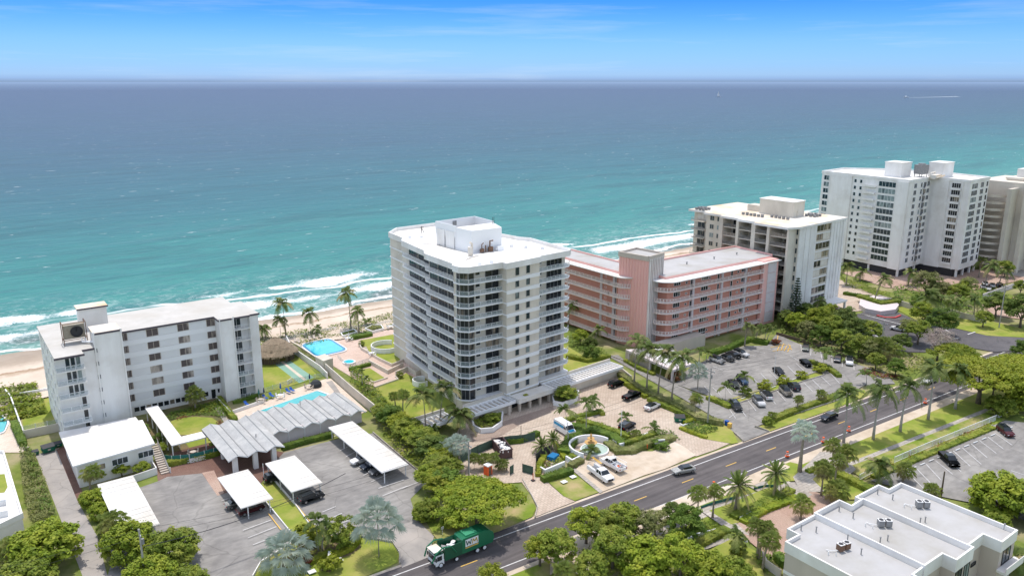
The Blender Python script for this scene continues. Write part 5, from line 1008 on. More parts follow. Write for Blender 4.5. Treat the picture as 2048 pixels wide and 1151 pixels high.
def palm(kind, u, v, uc, vc, label, cs=1.0, group=None):
    """base point (u,v); crown centre seen at (uc,vc)"""
    _np[0] += 1; random.seed(_np[0]); x, y = at(u, v); h = max(.6, upto(u, v, vc)); cx_, cy_ = at(uc, vc, h); lx, ly = cx_-x, cy_-y
    l = math.hypot(lx, ly); mx_ = .4*h
    if l > mx_: lx *= mx_/l; ly *= mx_/l; l = mx_
    o = empty(NAMES[kind], label, 'palm tree', (x, y, 0), math.atan2(ly, lx), group); pr = PROTO[kind][_np[0] % len(PROTO[kind])]
    t = bpy.data.objects.new('trunk', pr[1]); C.objects.link(t); t.parent = o; t.scale = (max(l, .05), 1, h)
    if l > .05:  # keep the trunk round: bake the lean into its own mesh
        me = pr[1].copy(); t.data = me; t.scale = (1, 1, 1)
        lean = [0, .02, .16, .5, 1.0]; zz = [0, .25, .5, .78, 1]
        for i_, vtx in enumerate(me.vertices): k_ = min(4, i_//8); c0 = Vector((lean[k_], 0, zz[k_])); d_ = vtx.co-c0; vtx.co = Vector((lean[k_]*l+d_.x*.9, d_.y, zz[k_]*h+d_.z*.3))
    c = bpy.data.objects.new('crown', pr[0]); C.objects.link(c); c.parent = o; c.location = (l, 0, h); c.rotation_euler = (random.uniform(-.08,.08), random.uniform(-.08,.08), random.uniform(0, 6.3)); s_ = cs*random.uniform(.93,1.07)*{'coconut':1.18,'royal':1.25,'small':1.1}.get(kind, 1); c.scale = (s_,)*3
    return o
def leafquad(b, p, n, s_, mi=0, asp=1.6):
    n = n.normalized(); t = n.cross(Vector((random.uniform(-1,1), random.uniform(-1,1), random.uniform(-1,1)))); t = t.normalized() if t.length > 1e-3 else Vector((1,0,0)); u_ = n.cross(t)
    a = t*s_*asp*.5; c = u_*s_*.5; b.add([p-a, p+c*.9-a*.1, p+a, p-c*.9-a*.1], [(0,1,2,3)], mi)
def crown_mesh(b, rx, rz, zc, nc, nl, ls, rc=.3, flat=0, mi=0, lo=-.45, up=.55):
    """leaf clumps through an uneven crown volume with gaps between them"""
    for c in range(nc):
        for _ in range(30):
            d = Vector((random.gauss(0,1), random.gauss(0,1), random.gauss(0,1))).normalized()
            if d.z > lo: break
        rr = random.choice([.95, .9, .85, .7, .5]) if not flat else random.uniform(.3, 1)
        cp = Vector((d.x*rx*rr, d.y*rx*rr, zc+d.z*rz*rr))
        if flat: cp.z = zc+rz*(1-(math.hypot(cp.x, cp.y)/rx)**2)*.8+random.uniform(-.3,.1)*rz
        r_ = rx*rc*random.uniform(.65, 1.2)
        for _ in range(nl):
            e_ = Vector((random.gauss(0,1), random.gauss(0,1), random.gauss(0,1))).normalized(); 
            if e_.z < -.3: e_.z *= -.5
            k = random.uniform(.6, 1.08) if random.random() > .08 else random.uniform(1.1, 1.5); p = cp+Vector((e_.x*r_, e_.y*r_, e_.z*r_*(.75 if not flat else .5)))*k
            n = (e_+Vector((0,0,up))+Vector((random.uniform(-.6,.6), random.uniform(-.6,.6), random.uniform(-.4,.4)))); leafquad(b, p, n, ls*random.uniform(.7,1.25), mi)
def limbs(t, rx, zc, n, r0):
    t.tube([(0,0,0),(.05,.03,zc*.35),(.0,.1,zc*.55)], [r0*1.35, r0, r0*.9], 8)
    for i in range(n):
        a = 2*pi*i/n+random.uniform(-.3,.3); q = rx*random.uniform(.45,.75); t.tube([(0,.1,zc*.45),(q*.4*cos(a), q*.4*sin(a), zc*.72),(q*cos(a), q*sin(a), zc*random.uniform(.95,1.15))], [r0*.6, r0*.4, r0*.12], 6, cap=False)
def tree_proto(key, seed, rx, rz, zc, nc, nl, ls, lm, rc=.3, flat=0, r0=.22, nlimb=6, lo=-.45, tm='bark'):
    random.seed(seed); b = MB(); crown_mesh(b, rx, rz, zc, nc, nl, ls, rc, flat, 0, lo); t = MB(); limbs(t, rx, zc, nlimb, r0)
    a = b.build('crown', M[lm]); c = t.build('trunk', M[tm], smooth=True); PROTO.setdefault(key, []).append((a.data, c.data)); bpy.data.objects.remove(a); bpy.data.objects.remove(c)
# protos are about 1 m in crown radius times rx; height ~ zc+rz
tree_proto('grape', 61, 4, 2.9, 2.8, 110, 120, .31, 'lf_bright', .21, lo=-.7); tree_proto('grape', 62, 4, 2.9, 2.8, 110, 120, .31, 'lf_mid', .21, lo=-.7)
tree_proto('leafy', 63, 3.2, 2.6, 4.2, 75, 95, .25, 'lf_mid', .24); tree_proto('leafy', 64, 3.2, 2.6, 4.2, 70, 95, .25, 'lf_bright', .25); tree_proto('leafy', 65, 3.2, 2.6, 4.2, 72, 95, .25, 'lf_mid', .24)
tree_proto('dark', 66, 3.4, 3.0, 4.0, 70, 95, .27, 'lf_dark', .25); tree_proto('dark', 67, 3.4, 3.0, 4.0, 70, 95, .27, 'lf_hedge', .25)
tree_proto('olive', 68, 3.0, 2.8, 3.8, 56, 85, .24, 'lf_olive', .26); tree_proto('pale', 69, 3.0, 2.6, 3.6, 66, 85, .25, 'lf_yellow', .26)
tree_proto('umbrella', 70, 8.5, 3.4, 5.6, 210, 130, .30, 'lf_bright', .14, 1, .38, 9); tree_proto('umbrella', 71, 8.5, 3.0, 5.8, 200, 120, .30, 'lf_yellow', .14, 1, .38, 9)
tree_proto('bush', 72, 1.0, .85, .85, 22, 55, .17, 'lf_mid', .36, lo=-.9, r0=.05); tree_proto('bush', 73, 1.0, .85, .85, 22, 55, .17, 'lf_hedge', .36, lo=-.9, r0=.05); tree_proto('ybush', 74, 1.0, .8, .8, 22, 55, .17, 'lf_yellow', .36, lo=-.9, r0=.05)
tree_proto('rbush', 75, 1.0, .7, .7, 18, 45, .18, 'lf_red', .36, lo=-.9, r0=.05); tree_proto('ball', 76, 1.0, .95, 1.0, 60, 60, .10, 'lf_mid', .2, lo=-1, r0=.05)
tree_proto('twiggy', 77, 3.6, 2.8, 4.6, 70, 60, .15, 'lf_bare', .27, nlimb=11, r0=.2)
def tree(key, u, v, sc, label, name='tree', cat='tree', hs=1.0, group=None, k=None, z=0):
    _np[0] += 1; random.seed(_np[0]*7); x, y = at(u, v); o = empty(name, label, cat, (x, y, z), random.uniform(0, 6.3), group); o.scale = (sc, sc, sc*hs)
    pr = PROTO[key][(_np[0] if k is None else k) % len(PROTO[key])]
    for nm, me in (('trunk', pr[1]), ('crown', pr[0])): c = bpy.data.objects.new(nm, me); C.objects.link(c); c.parent = o
    return o
def shrub(key, u, v, sc, label, hs=1.0, group=None, k=None, z=0, name='shrub'):
    _np[0] += 1; random.seed(_np[0]*7); x, y = at(u, v, z); pr = PROTO[key][(_np[0] if k is None else k) % len(PROTO[key])]
    o = bpy.data.objects.new(name, pr[0]); C.objects.link(o); o.location = (x, y, z); o.rotation_euler = (0,0,random.uniform(0,6.3)); o.scale = (sc, sc, sc*hs); return tag(o, label, 'shrub', group)
def hedge(pts, wd, h, label, lm='lf_hedge', name='hedge', ls=.2, dens=20, px=True, cat='hedge', z=0):
    _np[0] += 1; random.seed(_np[0]); P_ = [Vector(at(*p)) if px else Vector(p) for p in pts]; b = MB(); b.wall(P_, wd*.86, z, z+h*.9)
    for i in range(len(P_)-1):
        a, c = P_[i], P_[i+1]; d = c-a; L = d.length; d.normalize(); n = Vector((-d.y, d.x)); N_ = int(L*(wd+2*h)*dens)
        for _ in range(N_):
            t = random.uniform(-.2, L+.2); s_ = random.uniform(-h, wd+h)
            if s_ < 0: off, zz, nn = -wd/2, h+s_, -n
            elif s_ > wd: off, zz, nn = wd/2, h-(s_-wd), n
            else: off, zz, nn = s_-wd/2, h, Vector((0,0))
            q = a+d*t+n*(off+random.uniform(-.08,.08)); w_ = .1*sin(t*1.7+i)+.07*sin(t*4.1); nn3 = Vector((nn.x, nn.y, .5 if nn.length else 1.2))+Vector((random.uniform(-.6,.6), random.uniform(-.6,.6), random.uniform(-.3,.3)))
            leafquad(b, Vector((q.x, q.y, z+max(.05, zz+(w_ if zz > h*.6 else 0)+random.uniform(-.06,.08)))), nn3, ls*random.uniform(.7,1.3))
    return tag(b.build(name, M[lm]), label, cat)
def cover(pts, dens, ls, h, lm, name='ground_cover', kind='stuff', z0=0, lab=None, cat=None, seed=1, px=True, bump=1.5):
    """low plants filling a surveyed area"""
    random.seed(seed); P_ = [at(*p) for p in pts] if px else pts; xs_ = [p[0] for p in P_]; ys_ = [p[1] for p in P_]; b = MB(); A_ = (max(xs_)-min(xs_))*(max(ys_)-min(ys_))
    def inside(x, y):
        r = False
        for i in range(len(P_)):
            (x1, y1), (x2, y2) = P_[i-1], P_[i]
            if (y1 > y) != (y2 > y) and x < (x2-x1)*(y-y1)/(y2-y1)+x1: r = not r
        return r
    for _ in range(int(A_*dens)):
        x, y = random.uniform(min(xs_), max(xs_)), random.uniform(min(ys_), max(ys_))
        if not inside(x, y): continue
        hh = h*(.55+.45*sin(x/bump+1.3*sin(y/bump*.8))*cos(y/bump*1.1)); leafquad(b, Vector((x, y, z0+random.uniform(.3,1)*max(.08, hh)+.05)), Vector((random.uniform(-.7,.7), random.uniform(-.7,.7), 1)), ls*random.uniform(.6,1.4))
    o = b.build(name, M[lm]); return tag(o, lab, cat, kind=kind)
# --- dune plants and beds (nobody could count them)
cover([(-70,214),(13,214),(13,228),(-70,234)], 5, .5, 1.4, 'lf_dune', 'dune_plants', px=False, seed=2, bump=2.5)
cover([(59,214),(160,214),(262,216),(262,228),(160,232),(96,229),(59,231)], 4.2, .42, 1.0, 'lf_dune', 'dune_plants', px=False, seed=3, bump=2.5)
cover([(262,214),(520,214),(520,230),(262,230)], 1.2, .7, 1.3, 'lf_olive', 'dune_plants', px=False, seed=4, bump=3)
cover([(13.8,203),(-12,203),(-12,227),(14,226)], 10, .5, 1.5, 'lf_bright', 'sea_grape_thicket', px=False, seed=5)
cover([(40,905),(64,905),(80,935),(98,985),(112,1030),(128,1075),(100,1085),(62,1040),(50,1000)], 26, .28, 2.4, 'lf_olive', 'shrub_thicket', seed=6, bump=1.1)
cover([(48,905),(62,905),(84,950),(105,1010),(125,1065),(100,1070),(75,1010),(62,960)], 9, .28, 2.9, 'lf_hedge', 'shrub_thicket', seed=66, bump=1.3)
cover([(318,838),(345,825),(436,800),(455,818),(450,838),(425,832),(392,831),(358,835),(341,842)], 22, .25, .9, 'lf_hedge', 'flower_bed', seed=7)
cover([(356,832),(384,818),(428,806),(438,812),(420,826),(390,829)], 14, .22, 1.1, 'lf_yellow', 'flower_bed', seed=8); cover([(350,838),(372,832),(376,836),(352,842)], 20, .2, .8, 'lf_red', 'flower_bed', seed=9); cover([(432,846),(442,841),(447,848),(436,852)], 24, .2, .8, 'lf_red', 'flower_bed', seed=10)
cover([(700,736),(716,738),(740,765),(800,830),(830,850),(810,862),(770,838),(735,800),(700,765)], 9, .34, 1.5, 'lf_bright', 'garden_bed_plants', seed=11); cover([(697,733),(712,741),(735,768),(800,835),(775,838),(735,800),(705,765)], 5, .34, 2.2, 'lf_hedge', 'garden_bed_plants', seed=12)
cover([(947,846),(950,858),(963,865),(984,863),(1001,851),(1003,834),(976,840)], 22, .26, 1.1, 'lf_mid', 'planter_plants', seed=13, z0=1.0); cover([(1107,801),(1110,809),(1125,812),(1151,803),(1155,791),(1136,790)], 18, .25, .7, 'lf_hedge', 'planter_plants', seed=14, z0=1.0)
cover([(684,670),(707,664),(712,668),(687,674)], 20, .25, .5, 'lf_hedge', 'planter_plants', seed=15, z0=.7); cover([(733,661),(745,666),(765,661),(761,655),(746,655)], 20, .28, .8, 'lf_olive', 'planter_plants', seed=16, z0=.7)
cover([(610,1077),(688,1062),(700,1085),(668,1118),(640,1138),(600,1130),(575,1128)], 5, .25, .5, 'lf_mid', 'bed_plants', seed=17)
cover([(1150,940),(1166,924),(1160,915),(1145,905),(1132,915),(1136,928)], 9, .25, .9, 'lf_hedge', 'bed_plants', seed=18)
cover([(1082,935),(1095,920),(1110,905),(1128,925),(1130,940),(1092,948)], 12, .28, .9, 'lf_mid', 'bed_plants', seed=19); cover([(1086,928),(1100,925),(1098,938),(1088,938)], 18, .22, 1.0, 'lf_red', 'bed_plants', seed=20)
cover([(1362,853),(1400,838),(1430,850),(1436,862),(1400,872),(1375,866)], 14, .28, 1.5, 'lf_hedge', 'bed_plants', seed=21); cover([(1250,885),(1330,862),(1350,868),(1362,880),(1330,888),(1290,895),(1262,905),(1236,902)], 14, .26, 1.3, 'lf_hedge', 'bed_plants', seed=22)
cover([(1720,744),(1735,738),(1800,752),(1800,760),(1745,756)], 14, .28, 1.0, 'lf_red', 'bed_plants', seed=23); cover([(1448,1026),(1462,1012),(1470,1025),(1458,1034)], 10, .3, .8, 'lf_dark', 'bed_plants', seed=24)
cover([(1260,1110),(1330,1065),(1400,1040),(1440,1050),(1390,1080),(1330,1110),(1280,1145)], 10, .32, 1.2, 'lf_mid', 'bed_plants', seed=25); cover([(1330,1120),(1400,1090),(1420,1160),(1300,1165)], 10, .34, 1.3, 'lf_bright', 'bed_plants', seed=26)
cover([(1750,946),(1800,928),(1990,850),(1980,842),(1790,915),(1745,936)], 4, .28, .5, 'lf_red', 'bed_plants', seed=27); cover([(1740,948),(1800,925),(1990,848),(1978,840),(1790,913),(1738,938)], 8, .28, .5, 'lf_yellow', 'bed_plants', seed=28)
cover([(1500,1115),(1530,1085),(1545,1120),(1535,1150)], 12, .3, 1.2, 'lf_hedge', 'bed_plants', seed=29); cover([(1560,628),(1720,728),(1700,735),(1560,668)], 3, .5, 2.5, 'lf_dark', 'undergrowth', seed=30); cover([(1620,640),(1720,640),(1760,715),(1700,725)], 3, .55, 2.6, 'lf_hedge', 'undergrowth', seed=31)
cover([(1350,735),(1330,718),(1300,705),(1290,715),(1330,738)], 8, .3, 1.2, 'lf_hedge', 'bed_plants', seed=32); cover([(1140,668),(1180,680),(1215,712),(1180,720),(1135,690)], 5, .4, 1.8, 'lf_hedge', 'undergrowth', seed=33)
cover([(1785,575),(1970,575),(1985,610),(1965,635),(1900,630),(1790,598)], 1.6, .6, 2.4, 'lf_hedge', 'undergrowth', seed=34); cover([(1680,552),(1760,580),(1780,590),(1770,598),(1690,572)], 5, .4, 1.3, 'lf_mid', 'bed_plants', seed=35)
cover([(1715,748),(1800,700),(1880,720),(1800,765)], 2, .5, 1.0, 'lf_mid', 'undergrowth', seed=36); cover([(2000,600),(2048,592),(2048,612),(2008,618)], 6, .4, 1.2, 'lf_yellow', 'bed_plants', seed=37)
cover([(1100,1130),(1180,1095),(1260,1110),(1240,1160),(1100,1160)], 6, .32, .9, 'lf_mid', 'undergrowth', seed=38)
cover([(738,822),(770,828),(830,868),(895,912),(925,960),(930,1000),(900,1015),(850,1000),(858,962),(780,895)], 5, .34, 1.9, 'lf_mid', 'undergrowth', seed=40)
cover([(745,828),(800,862),(875,925),(910,985),(880,1000),(862,965),(790,900)], 4, .34, 2.6, 'lf_yellow', 'undergrowth', seed=41)
# --- hedges
H_ = hedge
H_([(447,905),(420,914),(345,930),(334,931)], 1.3, 1.2, 'bright clipped hedge below the curved green screen', 'lf_mid')
H_([(570,898),(610,886),(660,874)], 1.5, 1.1, 'dark green hedge along the wall of the folded-roof pavilion')
H_([(438,800),(458,828),(470,842)], 1.3, 1.1, 'bright hedge climbing between the courtyard garden and the narrow pool', 'lf_mid')
H_([(470,806),(495,800),(516,792)], 1.0, .8, 'dark hedge at the foot of the poolside apartments')
H_([(30,852),(40,875),(46,890)], 1.6, 1.4, 'rounded hedge beside the left pool deck')
H_([(0,798),(20,794)], 1.8, 1.0, 'hedge at the sea end of the left pool deck', 'lf_olive')
H_([(586,695),(606,710),(628,724)], 1.4, 1.0, 'grey-green hedge along the large pool terrace wall', 'lf_olive')
H_([(702,742),(738,732)], 1.0, 1.1, 'clipped hedge below the hot tub platform')
H_([(706,678),(736,672)], 2.6, 1.2, 'dark clipped hedge block at the corner of the terrace lawn')
H_([(1138,716),(1175,724),(1215,716)], 1.6, 1.2, 'hedge edging the small lawn left of the pink building', 'lf_mid')
H_([(1240,754),(1290,790),(1340,812),(1395,842),(1440,850)], 1.6, 1.5, 'long grey-green hedge along the boundary of the tower car park', 'lf_olive')
H_([(1242,764),(1262,778),(1290,796)], 1.3, 1.1, 'bright hedge at the top of the tower car park', 'lf_yellow'); H_([(1300,803),(1340,820),(1385,838)], 1.4, 1.1, 'bright green hedge along the middle of the tower car park edge', 'lf_mid')
H_([(1130,845),(1150,838),(1200,826),(1204,830)], 1.3, 1.0, 'bright clipped hedge around the top of the fountain garden', 'lf_mid'); H_([(1160,846),(1200,858),(1255,878)], 1.6, 1.3, 'clipped hedge between the fountain garden and the car park', 'lf_mid')
H_([(1150,858),(1190,866),(1225,878),(1240,890)], 2.4, 1.3, 'dark hedge behind the curved fountain wall'); H_([(1130,905),(1145,882),(1165,868)], 3.0, 1.3, 'dark hedge left of the curved fountain wall')
H_([(1218,893),(1235,906),(1262,905),(1300,890),(1340,880)], 2.2, 1.2, 'grey-green hedge around the sandy bay below the white wall', 'lf_olive'); H_([(1252,892),(1310,874)], 1.3, 1.3, 'bright strip of hedge above the angled white wall', 'lf_mid')
H_([(1090,962),(1112,956),(1138,948)], 1.7, 1.3, 'hedge in front of the white garden wall beside the gate'); H_([(1144,934),(1160,926)], 1.6, 1.1, 'short hedge beside the footpath and the parked trucks', 'lf_olive'); H_([(1138,920),(1158,912)], 1.6, 1.0, 'bright low hedge left of the fountain', 'lf_mid')
H_([(1076,952),(1078,935),(1088,918)], 1.2, 1.0, 'yellow-green hedge on the corner beside the open gate', 'lf_yellow'); H_([(1110,888),(1130,918)], 1.2, .7, 'narrow green strip beside the footpath to the forecourt', 'lf_yellow')
H_([(1363,859),(1385,868),(1410,876)], 1.1, .7, 'yellow-green low hedge curving to the tower driveway', 'lf_yellow'); H_([(1372,848),(1395,840)], 1.2, .9, 'short yellow-green hedge beside the green dumpster', 'lf_yellow')
H_([(1010,888),(1040,885),(1060,878),(1073,872)], 1.4, 1.3, 'dark hedge behind the green mesh fence'); 
H_([(1533,847),(1580,828),(1640,807),(1684,790)], 1.8, 1.1, 'long clipped hedge between the pink building car park and the road', 'lf_mid'); H_([(1252,724),(1280,740),(1306,750)], 1.3, .9, 'low hedge beneath the pink porch wall', 'lf_mid')
H_([(1425,708),(1455,700),(1475,690),(1492,684)], 2.0, 1.2, 'dark hedge along the foot of the pink building'); H_([(1420,800),(1436,806),(1456,815)], 1.8, 1.1, 'low hedge at the near tip of the car park island', 'lf_mid')
H_([(1622,727),(1655,738),(1676,754)], 1.6, 1.1, 'clipped hedge at the far end of the car park island', 'lf_mid'); H_([(1500,682),(1530,688)], 2.2, 1.3, 'dark shrubs hedge under the palms by the pink end wall')
H_([(1722,604),(1760,616),(1790,612)], 3.0, .9, 'clipped hedge on top of the round pale planter', 'lf_mid', z=1.6); H_([(1690,590),(1740,598),(1800,603)], 1.5, 1.3, 'dark hedge before the far pale wall')
H_([(1640,945),(1670,950),(1740,985)], 2.0, 1.3, 'glossy green hedge beside the white rail fence', 'lf_mid'); H_([(1472,1035),(1500,1022),(1560,996),(1578,985)], 2.0, .9, 'diagonal green hedge above the low white wall', 'lf_mid'); H_([(1490,1045),(1530,1022),(1590,1000)], 1.8, .9, 'diagonal bright hedge below the low white wall', 'lf_bright')
H_([(1392,1095),(1430,1075),(1448,1066)], 2.0, 1.1, 'leafy hedge in front of the near footpath wall', 'lf_mid'); H_([(1750,955),(1830,922),(1920,884),(1984,858)], 1.5, .7, 'long low hedge at the foot of the white fence by the right car park', 'lf_mid')
H_([(1556,1120),(1566,1130)], 1.6, 1.4, 'clipped hedge block against the left townhouse wall'); H_([(1618,945),(1650,935),(1690,955)], 1.4, .8, 'low green hedge beside the fan palms by the plaza', 'lf_bright')
H_([(676,1110),(700,1100),(713,1086),(716,1072)], 1.3, .8, 'curved yellow-green hedge around the round green bush', 'lf_yellow'); H_([(618,1128),(640,1116),(660,1106)], 1.2, .7, 'yellow-green hedge in the front bed between the silver palms', 'lf_yellow')
# --- palms: base and crown surveyed
CP = 'coconut'
for a in [
 (CP,572,674,564,604,'tallest of the beach palms left of the large pool',1.05), (CP,562,677,559,638,'shorter palm in front of the tallest beach palm',.8), (CP,621,670,618,624,'beach palm standing alone behind the left end of the large pool',.9),
 (CP,702,659,693,585,'tall curving beach palm right of the large pool',1.05), (CP,718,667,714,620,'shorter beach palm beside the tall curving one near the planter',.8), ('small',634,668,634,656,'young bushy palm behind the pool guardrail, left one',1.3), ('small',736,652,736,643,'young bushy palm behind the guardrail, right one near the tower',1.3),
 (CP,531,678,526,655,'leaning palm half hidden by the white block and the thatched hut',.9), (CP,852,870,845,788,'palm in the tower garden, left of two tall ones',1.1), (CP,881,855,891,773,'palm in the tower garden, right of two tall ones',1.1), (CP,921,868,921,826,'full dark palm in front of the left pergola',1.15),
 ('small',861,880,864,856,'small bright palm in front of the low pergola',1.2), ('sabal',791,818,788,790,'thin fan palm on the tower lawn, left one',.75), ('sabal',806,834,807,788,'thin fan palm on the tower lawn, right one',.8), ('small',725,772,722,742,'small palm beside the small square lawn, left one',.8), ('small',735,782,734,755,'small palm beside the small square lawn, right one',.8),
 (CP,1268,772,1279,682,'first wind-bent palm from the left before the pink building',1.15), (CP,1293,783,1302,698,'second wind-bent palm from the left before the pink building',1.15), (CP,1316,794,1332,702,'third wind-bent palm from the left before the pink building',1.15), (CP,1343,807,1364,712,'fourth wind-bent palm from the left before the pink building',1.15),
 ('silver',1395,779,1397,742,'silver fan palm in front of the pink porch',1.0), ('sabal',1390,829,1392,795,'fan palm beside the utility pole and green hedge',.9), (CP,1489,693,1498,650,'palm at the corner of the pink building car park',.7), ('small',1511,684,1520,656,'left palm of the cluster by the pink end wall',1.1), ('small',1529,684,1537,654,'middle palm of the cluster by the pink end wall',1.1), ('small',1534,684,1558,656,'right palm of the cluster by the pink end wall',1.1),
 (CP,1190,686,1198,658,'small palm left of the pink building galleries',.7), (CP,1136,653,1146,608,'palm leaning out from behind the right side of the cream tower',.9), ('small',1398,723,1400,700,'palm beside the white parked cars under the pink galleries, left one',1.1), ('small',1412,722,1416,704,'palm beside the white parked cars under the pink galleries, right one',.9),
 ('small',1646,734,1649,703,'bright drooping palm at the end of the car park island',1.5), ('small',1485,789,1489,750,'yellowish palm between the parked cars, right of two on the island',1.4), ('small',1450,801,1452,773,'palm between the parked cars, left of two on the island',1.2), ('sabal',1545,843,1545,829,'small fan palm in the roadside hedge, first from the left',.6), ('sabal',1594,821,1598,797,'small fan palm in the roadside hedge, second from the left',.7), ('sabal',1642,805,1643,786,'small fan palm in the roadside hedge, third from the left',.7), ('small',1732,771,1732,747,'green palm at the far corner of the pink building car park',1.3),
 ('royal',1687,884,1695,800,'royal palm along the road, nearest of the five',1.05), ('royal',1746,878,1761,786,'royal palm along the road, second of the five',1.05), ('royal',1800,862,1816,782,'royal palm along the road, third of the five',1.0), ('royal',1856,838,1868,744,'royal palm along the road, fourth of the five',1.0), ('royal',1910,817,1918,750,'royal palm along the road, farthest of the five',1.0),
 ('silver',1599,944,1609,861,'tall silver-blue fan palm beside the road',1.0), ('date',1471,1020,1477,970,'bushy date palm on the diagonal lawn, nearest one',1.15), ('date',1549,988,1552,945,'bushy date palm on the diagonal lawn, farther one',1.1),
 ('sabal',1425,1036,1431,980,'slim fan palm left of the nearer date palm',.9), ('sabal',1394,1052,1396,984,'fan palm at the edge of the near thicket by the road',1.0), ('sabal',1514,1117,1515,1050,'left of the three tall fan palms left of the townhouses',.9), ('sabal',1518,1120,1532,1054,'middle of the three tall fan palms left of the townhouses',.88), ('sabal',1525,1139,1541,1079,'leaning fan palm, lowest of the three left of the townhouses',1.0), ('sabal',1601,1040,1607,1006,'fan palm alone on the pink paved plaza',1.1), ('small',1474,1105,1474,1068,'palm with few arching grey fronds rising from a clipped ball',1.3),
 ('sabal',1642,992,1647,936,'fan palm with a thick trunk beside the glossy hedge',1.1), ('sabal',1663,941,1666,889,'upper left fan palm of the group below the royal palms',1.05), ('sabal',1669,966,1679,920,'lower fan palm of the group below the royal palms',1.0), ('sabal',1669,1006,1673,978,'bushy low fan palm on the lawn behind the townhouses',1.3), ('sabal',1693,935,1695,902,'right fan palm of the group below the royal palms',1.1), (CP,1756,967,1761,926,'palm with long fronds in front of the white rail fence',.95), ('sabal',1805,963,1811,938,'fan palm at the near corner of the right car park',1.0), ('sabal',1865,996,1864,978,'short fan palm behind the townhouse roof',1.0),
 ('silver',758,1112,755,1038,'tall silver fan palm on the front lawn, right of two',1.45), ('silver',567,1135,572,1106,'low wide silver fan palm on the front lawn, left of two',1.5), ('small',637,1101,631,1038,'green feather palm behind the yellow hedge, left of the pair',1.3), ('small',645,1101,652,1054,'green feather palm behind the yellow hedge, right of the pair',1.3),
 ('sabal',391,817,389,787,'fan palm in the courtyard garden of the white block',1.35), ('sabal',181,979,183,943,'fan palm against the annexe house wall',1.1), ('sabal',224,1085,223,1040,'shaggy fan palm over the leftmost carport roof',1.3), ('sabal',6,1141,8,1104,'fan palm in the bottom left corner, left of two',1.2), ('sabal',30,1143,28,1088,'fan palm in the bottom left corner, right of two',1.2),
 ('small',1136,888,1129,818,'thin forecourt palm beside the blue and white van',1.5), ('small',1172,864,1172,804,'thin forecourt palm right of the van, left of a pair',1.5), ('small',1185,826,1187,800,'thin forecourt palm farthest from the road, above the van',1.4), ('date',1102,899,1106,876,'dark bushy palm on the corner bed behind the footpath',.75), ('date',1087,906,1083,890,'dark bushy palm on the corner bed by the mesh fence',.85), ('small',1184,912,1184,900,'small palm in front of the fountain basin',1.3), ('sabal',1268,878,1269,868,'small fan palm in the hedge by the angled white wall',.8), ('small',1247,847,1251,832,'small palm beside the dark SUV in the forecourt',1.1), ('small',1312,870,1308,856,'small bushy palm at the right end of the angled white wall',1.3),
 ('sabal',949,940,949,914,'first from the left of four fan palms above the umbrella tree',.78), ('sabal',970,938,970,916,'second from the left of four fan palms above the umbrella tree',.78), ('sabal',987,942,987,914,'third from the left of four fan palms above the umbrella tree',.78), ('sabal',1004,942,1004,926,'fourth from the left of four fan palms above the umbrella tree',.78), ('silver',903,923,892,897,'silver palm in the tree row, left of the two by the utility pole',1.0), ('silver',918,935,915,888,'silver palm in the tree row, right of the two by the utility pole',1.0),
 (CP,1749,607,1771,556,'leaning palm rising from the round planter',.95), (CP,1902,637,1908,600,'shaggy palm along the far pale wall, left of two',1.0), (CP,1946,640,1949,598,'shaggy palm along the far pale wall, right of two',1.0), ('royal',1852,645,1862,608,'large drooping palm among the trees by the far roundabout',1.5), (CP,1692,571,1695,530,'palm at the foot of the large white tower, first from the left',1.0), (CP,1720,562,1725,543,'palm at the foot of the large white tower, second from the left',.95), (CP,1816,572,1824,543,'palm at the foot of the large white tower, third from the left',1.0), (CP,1969,576,1984,528,'tall leaning palm right of the large white tower',1.1), (CP,1957,556,1964,520,'palm between the two rightmost towers',1.0), (CP,1998,572,2012,538,'palm beside the far car park, near the beige tower',1.1),
 ('sabal',1745,715,1748,690,'left fan palm of the clump behind the car park',1.6), ('sabal',1760,722,1768,688,'middle fan palm of the clump behind the car park',1.7), ('sabal',1775,725,1788,700,'right fan palm of the clump behind the car park',1.6), ('small',1718,616,1640,598,'skip',1), (CP,1626,640,1640,600,'palm behind the entrance canopy of the white and beige block',.8), (CP,1700,655,1700,622,'palm in the trees beside the round planter',.9), ('sabal',1725,950,1732,940,'skip',1),
 ('sabal',1425,760,1420,748,'skip',1), ('small',1930,665,1928,640,'skip',1), (CP,2010,1140,2030,1110,'yellowish palm in front of the right townhouse corner',.9), ('sabal',1620,1170,1618,1140,'bushy palm top poking up at the left townhouse wall',1.3), ('sabal',1140,1180,1128,1140,'fan palm top at the bottom edge among near trees',1.2), (CP,1578,650,1575,626,'palm between the pink building end wall and the pine',.8)]:
    if a[5] != 'skip': palm(*a)
